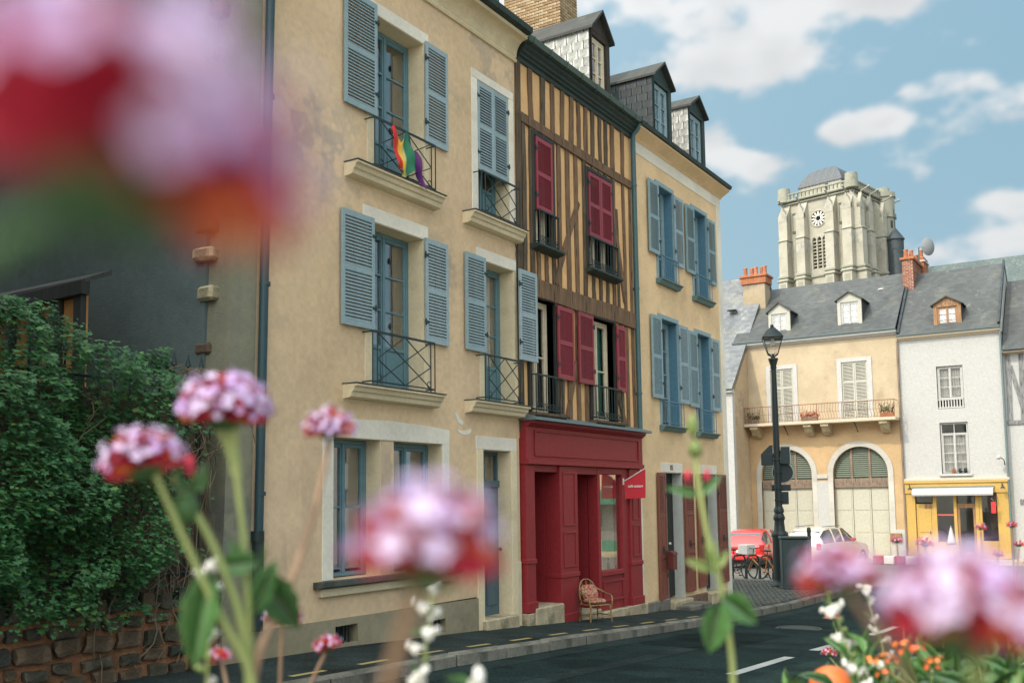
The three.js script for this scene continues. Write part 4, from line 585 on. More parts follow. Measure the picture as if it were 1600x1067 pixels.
M.farCream = mat(.58, .50, .37, { map: T.paint, rough: .6 }); M.farTrim = mat(.53, .515, .465, { map: T.plaster, rough: .9 }); M.farWhite = mat(.52, .52, .50, { map: T.paint, rough: .6 });
{ // the orange house with two arches
  const h = thing('orange_house', 'peach rendered house with two tall arches and a long balcony', 'house', { ...FAR, base: [-11.7, -.98, 0] });
  const L = -15.06, R = -8.37, arch = (a, b, spring, base) => { const p = new THREE.Path(), c = (a + b) / 2, rad = (b - a) / 2; p.moveTo(a, base); p.lineTo(a, spring); p.absarc(c, spring, rad, Math.PI, 0, true); p.lineTo(b, base); p.closePath(); return p; };
  const A1 = [-14.5, -12.22, 2.62], A2 = [-11.3, -9.0, 2.62], bs = -.97;
  A(h, 'upper_wall', wallSheet([[L, 4.86], [L, 8.55], [R, 8.55], [R, 4.86]], [[-13.93, -12.9, 4.93, 7.4], [-10.75, -9.66, 4.93, 7.48]], .35), M.orange);
  A(h, 'lower_wall', wallSheet([[L, -1.2], [L, 4.859], [R, 4.859], [R, -1.2]], [arch(A1[0], A1[1], A1[2], bs), arch(A2[0], A2[1], A2[2], bs)], .35), mat(.55, .385, .21, { map: T.plaster, bump: T.grain, bumpScale: .003, rough: .95 }));
  for (const [a, b, sp] of [A1, A2]) {
    const c = (a + b) / 2, rad = (b - a) / 2, S = new THREE.Shape(); S.moveTo(a - .23, 2.3); S.lineTo(a - .23, sp); S.absarc(c, sp, rad + .23, Math.PI, 0, true); S.lineTo(b + .23, 2.3); S.lineTo(b, 2.3); S.lineTo(b, sp); S.absarc(c, sp, rad, 0, Math.PI, false); S.lineTo(a, 2.3); S.closePath();
    A(h, 'arch_band', uvm(new THREE.ExtrudeGeometry(S, { depth: .05, bevelEnabled: false, curveSegments: 24 }).translate(0, 0, -.01)), M.farTrim);
    A(h, 'arch_jamb', bb(a - .23, a, -1.1, 2.3, -.1, .038, .006), M.farTrim); A(h, 'arch_jamb', bb(b, b + .23, -1.1, 2.3, -.1, .038, .006), M.farTrim);
    const half = (x0, x1) => { const n = 10, p = [[x0, 2.42], [x1, 2.42]]; for (let k = n; k >= 0; k--) { const x = lerp(x0, x1, k / n); p.push([x, Math.max(2.42, sp + Math.sqrt(Math.max(0, rad * rad - (x - c) ** 2)) - .02)]); } return p; };
    for (let k = 0; k < 3; k++) { const x0 = lerp(a, b, k / 3) + .05, x1 = lerp(a, b, (k + 1) / 3) - .05; A(h, 'fanlight_louvre', wallSheet(half(x0, x1), [], .04, -.2), mat(.13, .16, .12, { map: T.wood, rough: .7 })); const lm = M.sageDark ??= mat(.12, .15, .11, { rough: .7 }); for (let y = 2.5; y < 3.7; y += .09) { const hw = Math.sqrt(Math.max(0, rad * rad - (y + .05 - sp) ** 2)) - .04; const l = Math.max(x0, c - (y < sp ? rad : hw)), rr = Math.min(x1, c + (y < sp ? rad : hw)); if (rr - l > .1) { const s = A(h, 'louvre', box(rr - l, .07, .012), lm, (l + rr) / 2, y, -.185); s.rotation.x = -.5; } } }
    for (const t of [1 / 3, 2 / 3]) A(h, 'fanlight_bar', bb(lerp(a, b, t) - .05, lerp(a, b, t) + .05, 2.4, sp + rad * .92, -.22, -.14, .006), M.oakGrey ??= mat(.34, .26, .2, { map: T.wood, rough: .7 }));
    A(h, 'door_head', bb(a, b, 2.0, 2.4, -.22, -.1, .01), M.oakGrey);
    for (let k = 0; k < 3; k++) { const x0 = lerp(a, b, k / 3) + .01, x1 = lerp(a, b, (k + 1) / 3) - .01, Dr = G(h, 'garage_leaf', x0, -.96, -.2), w = x1 - x0; A(Dr, 'panel', bb(0, w, 0, 2.96, -.04, 0, .004), M.greyShutter); for (const y of [.06, 1.02, 1.98]) A(Dr, 'panel_mould', mg([bb(.06, w - .06, y, y + .9, 0, .015, .01)]), M.greyShutter); }
  }
  A(h, 'impost', bb(-12.0, -11.52, 2.42, 2.6, -.02, .075, .01), M.farTrim); A(h, 'pier', bb(-11.99, -11.53, -1.1, 2.3, -.02, .034, .006), M.whiteWall); A(h, 'plinth', bb(-8.77, R - .01, -1.1, .2, -.02, .05, .01), M.whiteWall);
  A(h, 'meter_box', bb(-9.0, -8.55, -.3, 0.05, .05, .16, .01), mat(.42, .24, .1, { map: T.wood, rough: .6 }));
  // shuttered French windows
  for (const [a, b, c, d] of [[-13.93, -12.9, 4.93, 7.4], [-10.75, -9.66, 4.93, 7.48]]) { A(h, 'window_surround', mg([bb(a - .2, a, c, d + .18, -.02, .03, .005), bb(b, b + .2, c, d + .18, -.02, .03, .005), bb(a, b, d, d + .18, -.02, .03, .005)]), M.farWhite); for (let k = 0; k < 2; k++) { const x0 = lerp(a, b, k / 2) + .005, w = (b - a) / 2 - .01, S = G(h, 'shutter', x0, c, -.06); A(S, 'shutter_frame', mg([bb(0, .06, 0, d - c, 0, .04), bb(w - .06, w, 0, d - c, 0, .04), ...[0, .33, .66, 1].map(t => bb(.06, w - .06, t * (d - c - .08), t * (d - c - .08) + .08, .002, .038))]), M.sage); A(S, 'louvres', mg(Array.from({ length: 40 }, (_, i) => box(w - .12, .045, .008).clone().rotateX(-.7).translate(w / 2, .05 + (d - c - .1) * (i + .5) / 40, .02))), M.sage).userData.kind = 'stuff'; } }
  // eaves, roof
  A(h, 'cornice', prof([[-.1, 8.5], [.06, 8.5], [.1, 8.56], [.22, 8.6], [.22, 8.7], [-.1, 8.7]], -15.4, R), M.farWhite);
  A(h, 'gutter', prof([[.16, 8.70], [.3, 8.71], [.31, 8.78], [.16, 8.76]], -15.6, R), M.zinc);
  A(h, 'roof', prof([[.25, 8.79], [-3.2, 11.78], [-6.6, 8.8], [-6.6, 8.7], [-3.2, 11.66], [.2, 8.71]], -15.55, R), M.roof);
  A(h, 'side_wall', mg([bb(L, L + .3, -1.2, 8.5, -6.4, -.36), bb(R - .3, R, -1.2, 8.5, -6.4, -.36), bb(L, R, -1.2, 8.5, -6.4, -6.1)]), M.orangeDeep);
  gableDormer(h, -13.98, -12.98, 9.0, 10.1, 10.48, -.2, M.sage, M.farWhite, M.slateRoof); gableDormer(h, -10.86, -9.82, 9.0, 10.28, 10.6, -.2, M.sage, M.farWhite, M.slateRoof);
  for (const x of [-12, -9.2, -11.6]) A(h, 'roof_vent', uvm(new THREE.SphereGeometry(.1, 8, 6).scale(1.4, .6, 1)), M.farWhite, x, 9.95 + (x + 12) * .3, -1.35);
}
{ // balcony of the orange house
  const h = thing('long_balcony', 'shallow iron-railed balcony on stone brackets across the peach house', 'balcony', { ...FAR, base: [-11.6, 4.7, .4] });
  A(h, 'slab', bb(-14.97, -8.42, 4.80, 4.93, .03, .85, .012), M.farCream);
  for (const x of [-14.55, -12.15, -11.4, -8.95]) A(h, 'bracket', prof([[.04, 4.799], [.78, 4.799], [.78, 4.68], [.6, 4.62], [.45, 4.45], [.2, 4.32], [.04, 4.3]], x - .17, x + .17), M.stonePale);
  for (const x of [-13.2, -10.15]) A(h, 'strut', mg([bar([x, 4.79, .6], [x, 4.4, .04], .018), bar([x, 4.79, .7], [x + .05, 4.55, .5], .014)]), M.iron);
  const rust = mat(.22, .10, .06, { rough: .8 });
  A(h, 'handrail', mg([flatBar([-14.9, 5.66, .82], [-8.46, 5.66, .82], .03, .04), bar([-14.9, 5.66, .82], [-14.9, 5.66, .04], .015), bar([-8.46, 5.66, .82], [-8.46, 5.66, .04], .015)]), rust); A(h, 'bottom_rail', bar([-14.9, 4.98, .82], [-8.46, 4.98, .82], .01), rust); A(h, 'middle_rail', bar([-14.9, 5.3, .82], [-8.46, 5.3, .82], .008), rust);
  for (let i = 0; i <= 54; i++) { const x = lerp(-14.9, -8.46, i / 54); A(h, 'baluster', i % 9 ? tube([[x, 4.94, .82], [x + .035, 5.1, .82], [x - .03, 5.32, .82], [x, 5.66, .82]], .008, 8, 5) : bar([x, 4.93, .82], [x, 5.68, .82], .015), rust); }
  const r = rng(9), lm = mat(.07, .10, .035, { rough: .8 }), fm = mat(.45, .12, .08, { rough: .8 });
  [[-14.6, .5, 'white-rimmed planter at the left end of the long balcony'], [-12.05, .7, 'narrow flower trough in the middle of the long balcony'], [-8.8, .55, 'bushy planter at the right end of the long balcony']].forEach(([x, w, lab], i) => {
    const p = thing('balcony_planter', lab, 'planter', { ...FAR, base: [x, 4.93, .6], group: 'planters on the long balcony' });
    A(p, 'trough', bb(x - w / 2, x + w / 2, 4.932, 5.13, .5, .7, .015), [M.oakGrey, M.oakGrey, M.terracotta[0]][i]);
    const l = []; for (let k = 0; k < 130; k++) { const g = new THREE.PlaneGeometry(.035, .12).rotateX((r() - .5) * 2).rotateY(r() * 6).rotateZ((r() - .5) * 1.2); g.translate(x + (r() - .5) * w * 1.1, 5.16 + r() * r() * (i === 1 ? .25 : .4), .6 + (r() - .5) * .25); l.push(g); } A(p, 'foliage', mg(l), i === 1 ? fm : lm).userData.kind = 'stuff'; });
}
{ // stacks
  const h = thing('rendered_chimney', 'weathered wide chimney with five clay pots on the left of the slate roof', 'chimney', { ...FAR, base: [-15.0, 9.5, -2] });
  A(h, 'stack', bb(-15.72, -14.62, 9.4, 11.9, -2.7, -1.9, .02), mat(.46, .37, .25, { map: T.plasterOld, rough: .95 })); A(h, 'brick_cap', mg([bb(-15.80, -14.54, 11.9, 12.35, -2.78, -1.82, .02), bb(-15.86, -14.48, 12.22, 12.34, -2.84, -1.76, .02)]), M.terracotta[0]);
  pots(h, [[-15.62, -2.1], [-15.36, -2.3], [-15.1, -2.1], [-14.86, -2.3], [-14.66, -2.1]], 12.34);
}
{ const h = thing('party_chimney', 'narrow red brick chimney astride the two slate roofs', 'chimney', { ...FAR, base: [-8.2, 10.2, -2.4] });
  brickStack(h, -8.44, -7.98, 9.9, 12.2, -4.4, -2.35, [[.46, .20, .13], [.52, .26, .17], [.38, .15, .10]].map(k => mat(...k, { map: T.brick, rough: .95 })), mat(.6, .55, .48, { rough: 1 }), .2, .065);
  A(h, 'cap', bb(-8.52, -7.9, 12.2, 12.32, -4.48, -2.27, .02), M.terracotta[0]); A(h, 'back_stack', bb(-8.3, -7.85, 11.8, 12.75, -5.6, -4.5, .02), M.terracotta[0]); A(h, 'flashing', bb(-8.34, -7.8, 12.5, 12.58, -5.65, -4.45), M.farWhite);
  pots(h, [[-8.3, -2.6], [-8.12, -2.9], [-8.3, -3.5], [-8.1, -4.0]], 12.31); pots(h, [[-8.05, -5.0, 1.1]], 12.74); }
{ const h = thing('satellite_dish', 'grey satellite dish mounted on the brick chimney', 'dish', { ...FAR, base: [-7.9, 12.3, -3.6] });
  A(h, 'reflector', uvm(new THREE.SphereGeometry(.58, 24, 8, 0, Math.PI * 2, 0, .62).rotateX(Math.PI / 2).scale(1, 1.25, 1)), mat(.20, .22, .23, { rough: .7 }), -7.85, 13.0, -4.1).rotation.y = .75; A(h, 'feed_arm', mg([bar([-7.85, 13.0, -3.5], [-7.6, 12.8, -3.0], .02), bar([-7.95, 12.3, -3.8], [-7.9, 13.0, -3.6], .03)]), M.zinc); }
{ // the white house over the yellow shop
  const h = thing('white_house', 'narrow white rendered house above the yellow shop', 'house', { ...FAR, base: [-6.36, -.9, 0] });
  const L = -8.345, R = -4.38, r = rng(61);
  const ops = [[-6.88, -5.86, 5.2, 6.98], [-6.86, -5.78, 2.5, 4.62]];
  A(h, 'wall', wallSheet([[L, 2.25], [L, 8.2], [R, 8.2], [R, 2.25]], ops, .3), M.whiteWall);
  for (const [a, b, c, d] of ops) room(h, a, b, c, d, -.302);
  casement(h, -6.86, -5.88, 5.62, 6.96, -.1, M.farWhite, { rows: 3, curtain: true, rnd: r }); casement(h, -6.84, -5.8, 2.52, 4.6, -.1, M.farWhite, { rows: 4, cols: 1, transom: .42, curtain: true, rnd: r });
  { const B = G(h, 'balustrade', -6.86, 5.22, -.04); A(B, 'rail', mg([bb(0, .98, .34, .39, -.02, .03), bb(0, .98, 0, .05, -.02, .03)]), M.farWhite); for (let i = 0; i < 9; i++) A(B, 'baluster', bb(.04 + i * .11, .09 + i * .11, .05, .34, -.01, .02), M.farWhite); }
  A(h, 'ledge', bb(L, R + .05, 2.2, 2.32, -.05, .14, .02), M.farCream); A(h, 'sill', bb(-6.95, -5.7, 2.4, 2.5, -.2, .1, .012), M.farWhite);
  for (const [x, m] of [[-6.4, M.terracotta[0]], [-6.15, M.iron], [-5.95, M.iron]]) { const q = single('window_pot', x < -6.3 ? 'terracotta pot with orange flowers on the white house sill' : x < -6 ? 'dark pot in the middle of the white house sill' : 'dark pot at the right of the white house sill', 'flower pot', mg([lathe([[0, 0], [.05, 0], [.07, .11], [.075, .12], [.06, .12], [0, .1]], 10), ...Array.from({ length: 14 }, (_, k) => new THREE.SphereGeometry(.022, 5, 4).translate((r() - .5) * .12, .13 + r() * .08, (r() - .5) * .1))]), m, [x, 2.5, -44.5 + .03], 'pots on the white house sill'); }
  A(h, 'cornice', prof([[-.1, 8.18], [.05, 8.18], [.1, 8.24], [.2, 8.28], [.2, 8.36], [-.1, 8.36]], L + .02, R), M.farCream); A(h, 'gutter', prof([[.14, 8.36], [.27, 8.37], [.28, 8.43], [.14, 8.42]], L, R + .02), M.zinc);
  A(h, 'roof', prof([[.22, 8.44], [-3.3, 11.7], [-6.6, 8.5], [-6.6, 8.4], [-3.3, 11.58], [.18, 8.36]], L + .02, R + .02), M.roof);
  A(h, 'verge', mg([flatBar([L + .05, 8.5, .2], [L + .05, 11.78, -3.3], .1, .12), flatBar([R - .02, 8.55, .2], [R - .02, 11.82, -3.3], .08, .14)]), M.slateDark[0]);
  A(h, 'side_wall', mg([bb(L, L + .2, -1, 8.3, -6.4, -.31), bb(R - .2, R, -1, 8.3, -6.4, -.31), bb(L, R, -1, 8.3, -6.4, -6.2), prof([[-.4, 8.2], [-3.3, 11.5], [-6.2, 8.3]], R - .2, R)]), M.whiteWall);
  gableDormer(h, -6.89, -5.81, 8.5, 9.6, 9.9, -.12, M.oakPale = mat(.48, .27, .13, { map: T.wood, rough: .6 }), M.oakPale, M.slateRoof);
  A(h, 'roof_vent', uvm(new THREE.SphereGeometry(.09, 8, 6).scale(1.5, .6, 1)), M.farWhite, -5.0, 10.4, -2.0); A(h, 'roof_vent', uvm(new THREE.SphereGeometry(.09, 8, 6).scale(1.5, .6, 1)), M.farWhite, -7.5, 10.0, -1.6);
}
{ // the yellow shop
  const h = thing('yellow_shop_front', 'sunny yellow wooden shop front with a grey rolled awning', 'shop front', { ...FAR, base: [-6.3, -.95, .05] }), m = M.yellow, L = -8.33, R = -4.42;
  A(h, 'fascia', mg([bb(L, R, 1.7, 2.19, -.2, .12, .01), bb(L - .02, R + .02, 2.12, 2.2, .12, .17, .01)]), m);
  const P = (a, b, y0 = -.95, y1 = 1.7, o = .08) => bb(a, b, y0, y1, -.2, o, .008);
  A(h, 'pilaster', P(L, -7.95), m); A(h, 'pilaster', P(-4.85, R), m); A(h, 'skirting', bb(L, -7.9, -.95, -.72, .08, .11, .01), m); A(h, 'skirting', bb(-4.87, R, -.95, -.72, .08, .11, .01), m);
  { const Dr = G(h, 'side_door', -7.93, -.93, .02); A(Dr, 'door_leaf', bb(0, .66, 0, 2.2, -.06, 0, .006), m); A(Dr, 'door_panel', mg([bb(.08, .58, .12, .9, 0, .02, .015), bb(.08, .58, 1.02, 2.08, 0, .02, .015)]), m); A(Dr, 'handle', bar([.52, .95, .03], [.52, 1.07, .03], .015), M.iron); A(Dr, 'fanlight', bb(.03, .63, 2.26, 2.6, -.04, -.035), M.glass); A(Dr, 'plaque', bb(.34, .6, 2.0, 2.2, .021, .03), M.oakPale); }
  const wood = M.oakPale;
  A(h, 'window_frame', mg([P(-7.27, -7.13, -.95, 1.7, .05), P(-6.48, -6.36, -.95, 1.7, .05), P(-5.66, -5.52, -.95, 1.7, .05), P(-5.52, -5.42, -.95, 1.7, .03)]), m);
  A(h, 'stall_board', bb(-7.13, -6.48, -.95, -.3, -.1, .03, .008), m); A(h, 'stall_board', bb(-5.42, -4.85, -.95, -.25, -.1, .03, .008), m);
  A(h, 'pane', bb(-7.13, -6.48, -.3, 1.68, -.04, -.034), M.glass); A(h, 'pane', bb(-5.42, -4.85, -.25, 1.68, -.04, -.034), M.glass);
  A(h, 'glazing_bar', mg([bb(-7.13, -6.48, .78, .84, -.06, -.01)]), mat(.5, .1, .08, { rough: .6 }));
  { const Dr = G(h, 'door', -6.36, -.93, -.02); A(Dr, 'door_frame', mg([bb(0, .1, 0, 2.12, -.05, .02, .006), bb(.6, .7, 0, 2.12, -.05, .02, .006), bb(.1, .6, 2.02, 2.12, -.05, .02, .006), bb(.1, .6, 0, .22, -.05, .02, .006)]), wood); A(Dr, 'pane', bb(.1, .6, .22, 2.02, -.02, -.014), M.glass); A(Dr, 'transom', mg([bb(0, .7, 2.12, 2.2, -.05, .03, .006)]), wood); A(Dr, 'fanlight', bb(.04, .66, 2.2, 2.62, -.02, -.014), M.glass); }
  A(h, 'room', mg([bb(L, R, -.9, 1.8, -3.2, -3.1), bb(L, L + .1, -.9, 1.8, -3.1, -.2), bb(R - .1, R, -.9, 1.8, -3.1, -.2), bb(L, R, 1.75, 1.8, -3.1, -.2), bb(L, R, -.95, -.9, -3.1, -.2)]), mat(.34, .30, .24, { rough: .9 }));
  const aw = thing('shop_awning', 'pale grey awning half rolled above the yellow shop window', 'awning', { ...FAR, base: [-6.4, 1.55, .3] });
  A(aw, 'canvas', prof([[.1, 1.93], [.42, 1.86], [.5, 1.66], [.485, 1.6], [.475, 1.66], [.4, 1.84], [.1, 1.91]], -8.0, -4.93), mat(.52, .51, .52, { map: T.cloth, rough: .9 })); A(aw, 'cassette', bb(-8.03, -4.9, 1.88, 1.98, .06, .16, .01), M.zinc); A(aw, 'arm', mg([bar([-7.9, 1.75, .1], [-7.9, 1.63, .46], .015), bar([-5.0, 1.75, .1], [-5.0, 1.63, .46], .015)]), M.iron);
  [[-8.13, 'black swan-neck lamp at the left of the yellow shop fascia'], [-4.62, 'black swan-neck lamp at the right of the yellow shop fascia']].forEach(([x, lab]) => { const l = thing('wall_lamp', lab, 'lamp', { ...FAR, base: [x, 1.8, .12], group: 'lamps of the yellow shop' }); A(l, 'arm', tube([[x, 1.95, .12], [x, 2.08, .2], [x + .03, 2.04, .32], [x + .04, 1.96, .36]], .015, 12, 6), M.iron); A(l, 'shade', lathe([[.02, .1], [.05, .08], [.1, 0], [.09, 0], [.04, .07]], 12), M.iron, x + .04, 1.86, .36); });
  const f = thing('small_red_pennant', 'small red pennant on a short pole by the yellow shop window', 'banner', { ...FAR, base: [-4.98, .9, .2] }); A(f, 'cloth', bb(-5.03, -4.86, .88, 1.33, .42, .428), mat(.6, .03, .03, { rough: .7 })); A(f, 'pole', bar([-4.88, 1.2, .05], [-5.0, 1.47, .5], .012), M.farWhite);
  const t = thing('folded_parasol', 'white paper parasol folded beside the yellow shop door', 'parasol', { ...FAR, base: [-6.55, -.95, .5] }); A(t, 'canopy', lathe([[0, 1.35], [.05, 1.25], [.16, .75], [.2, .62], [.02, .7]], 14), M.farWhite, -6.55, -1.0, .55); A(t, 'pole', bar([-6.55, -1.0, .55], [-6.55, .38, .55], .018), M.farWhite); A(t, 'foot', lathe([[0, 0], [.2, 0], [.18, .05], [.03, .08], [0, .08]], 14), M.iron, -6.55, -1.0, .55);
}
{ // neighbour on the left: lower eaves, standing forward
  const h = thing('cream_side_house', 'cream house with pale slate roof standing forward left of the peach house', 'house', { at: [0, 0, -44.5], base: [-17.5, -.98, 2.2] });
  const R = -14.98, o = 2.2;
  A(h, 'front_wall', wallSheet([[-21, -1.2], [-21, 6.3], [R, 6.3], [R, -1.2]], [[-18.5, -17.4, -.9, 1.2], [-18.4, -17.5, 3.2, 5]], .3, o), M.whiteWall);
  A(h, 'eave_board', prof([[o - .1, 6.2], [o + .16, 6.28], [o + .18, 6.42], [o - .1, 6.42]], -21, R + .05), M.farWhite);
  A(h, 'side_wall', prof([[o - .301, -1.2], [o - .301, 6.35], [-3.5, 12.3], [-7, 6.5], [-7, -1.2]], R - .3, R), mat(.55, .42, .27, { map: T.plasterOld, rough: .95 }));
  A(h, 'roof', prof([[o + .22, 6.42], [-3.5, 12.6], [-8, 6.5], [-8, 6.4], [-3.5, 12.46], [o + .16, 6.32]], -21, R + .06), M.roofPale);
  room(h, -18.5, -17.4, -.9, 1.2, o - .302); room(h, -18.4, -17.5, 3.2, 5, o - .302);
  casement(h, -18.5, -17.4, -.9, 1.2, o - .15, M.farWhite, { rows: 3 }); casement(h, -18.4, -17.5, 3.2, 5, o - .15, M.farWhite, { rows: 3 });
  A(h, 'skylight', bb(-16.3, -15.9, 10.6, 10.65, -1.55, -1.2), M.iron);
}
{ // neighbour on the right: half-timbered, painted blue-grey
  const h = thing('blue_timbered_house', 'white house with blue-grey timbers at the right edge behind the flowers', 'house', { at: [0, 0, -44.6], base: [-2.4, -.95, 0] }), L = -4.36, R = -.6, r = rng(71);
  A(h, 'wall', wallSheet([[L, -1.2], [L, 7.3], [R, 7.3], [R, -1.2]], [[-3.2, -2.2, 3.2, 4.8]], .3, -.05), M.whiteWall); const bt = mat(.32, .34, .37, { map: T.wood, rough: .8 });
  for (const x of [-4.2, -3.72, -3.3, -2.1, -1.6, -1.1, -.7]) A(h, 'timber', hewn([x, 4.6], [x + (r() - .5) * .06, 7.25], .17, .03, r), bt, 0, 0, -.055); A(h, 'brace', hewn([-3.66, 4.7], [-4.1, 6.8], .13, .035, r), bt, 0, 0, -.05); A(h, 'beam', hewn([L + .05, 4.5], [R, 4.5], .16, .04, r), bt, 0, 0, -.05);
  casement(h, -3.2, -2.2, 3.2, 4.8, -.2, M.farWhite, { rows: 3 }); room(h, -3.2, -2.2, 3.2, 4.8, -.36);
  A(h, 'eave', prof([[-.1, 7.26], [.3, 7.34], [.32, 7.42], [-.1, 7.42]], L + .02, R), M.farCream); A(h, 'roof', prof([[.35, 7.43], [-3.4, 10.9], [-6.8, 7.5], [-6.8, 7.4], [-3.4, 10.78], [.3, 7.35]], L + .03, R), M.roof);
  A(h, 'side_wall', mg([bb(L, L + .2, -1.2, 7.3, -6.6, -.36), bb(R - .2, R, -1.2, 7.3, -6.6, -.36), bb(L, R, -1.2, 7.3, -6.6, -6.4)]), M.whiteWall);
  const pl = thing('name_plate', 'small blue-grey street plate at the right edge above the flowers', 'sign', { at: [0, 0, -44.6], base: [-3.9, 1.2, 0] }); A(pl, 'plate', bb(-4.03, -3.5, 1.2, 1.42, -.045, -.02, .005), bt);
  const cam = thing('wall_bracket_lamp', 'white lamp on a dark bracket at the corner of the white house', 'lamp', { ...FAR, base: [-4.55, 2.9, .1] }); A(cam, 'bracket', tube([[-4.5, 2.8, -.02], [-4.5, 3.0, .2], [-4.6, 3.1, .4]], .018, 10, 6), M.iron); A(cam, 'globe', uvm(new THREE.SphereGeometry(.09, 12, 10)), M.farWhite, -4.66, 3.1, .45);
  for (const [x, lab] of [[-4.38, 'thin grey drainpipe between the white and blue-timbered houses'], [-8.36, 'thin brown drainpipe between the peach and white houses']]) single('drainpipe', lab, 'pipe', bar([0, -.95, 0], [0, 8.2, 0], .045, 10), x < -8 ? M.oakGrey : M.zinc, [x, 0, -44.5 + .09]);
}
{ // more of the square, to the right of the picture: seen in the terrace's window panes
  const h = thing('square_house', 'cream rendered house beyond the right edge of the square', 'house', { at: [0, 0, -44.6], base: [4, -.95, 0] }); A(h, 'wall', wallSheet([[-.58, -1.2], [-.58, 9.5], [9.4, 9.5], [9.4, -1.2]], [[.6, 1.6, 3, 5], [3, 4, 3, 5], [5.4, 6.4, 3, 5], [.6, 1.6, 6, 7.8], [3, 4, 6, 7.8], [5.4, 6.4, 6, 7.8], [.4, 8, -.9, 1.8]], .3), M.cream); A(h, 'roof', prof([[.35, 9.5], [-3.4, 12.9], [-6.8, 9.5]], -.58, 9.4), M.roof);
  for (const [a, c, d] of [[.6, 3, 5], [3, 3, 5], [5.4, 3, 5], [.6, 6, 7.8], [3, 6, 7.8], [5.4, 6, 7.8]]) { casement(h, a, a + 1, c, d, -.12, M.farWhite, { rows: 3 }); room(h, a, a + 1, c, d, -.302); } A(h, 'shop_front', mg([bb(.4, 8, 1.4, 2.1, -.1, .1), bb(.4, .8, -.9, 1.4, -.1, .05), bb(7.6, 8, -.9, 1.4, -.1, .05), bb(.4, 8, -.9, -.4, -.1, .04), bb(4, 4.2, -.4, 1.4, -.1, .04)]), mat(.03, .2, .12, { rough: .5 })); A(h, 'shop_interior', bb(.4, 8, -.9, 1.4, -1.2, -1.1), M.room);
  const k = thing('opposite_house', 'long cream house across the street from the terrace, outside the picture', 'house', { at: [16, 0, 0], turn: -Math.PI / 2, base: [-24, -.6, 0] }), ops = []; for (let x = -38; x < -9; x += 2.6) for (const y of [.3, 3.4]) ops.push([x, x + 1.05, y, y + 1.9]);
  A(k, 'wall', wallSheet([[-40, -1.2], [-40, 6.6], [-8, 6.6], [-8, -1.2]], ops, .3), M.whiteWall); for (const o of ops) { casement(k, ...o, -.12, M.farWhite, { rows: 3 }); room(k, ...o, -.302, .8); } A(k, 'roof', prof([[.35, 6.6], [-4, 9.2], [-8, 6.6]], -40, -8), M.roof); A(k, 'side_wall', mg([bb(-8.3, -8, -1.2, 6.6, -8, -.31), bb(-40, -39.7, -1.2, 6.6, -8, -.31)]), M.whiteWall);
}
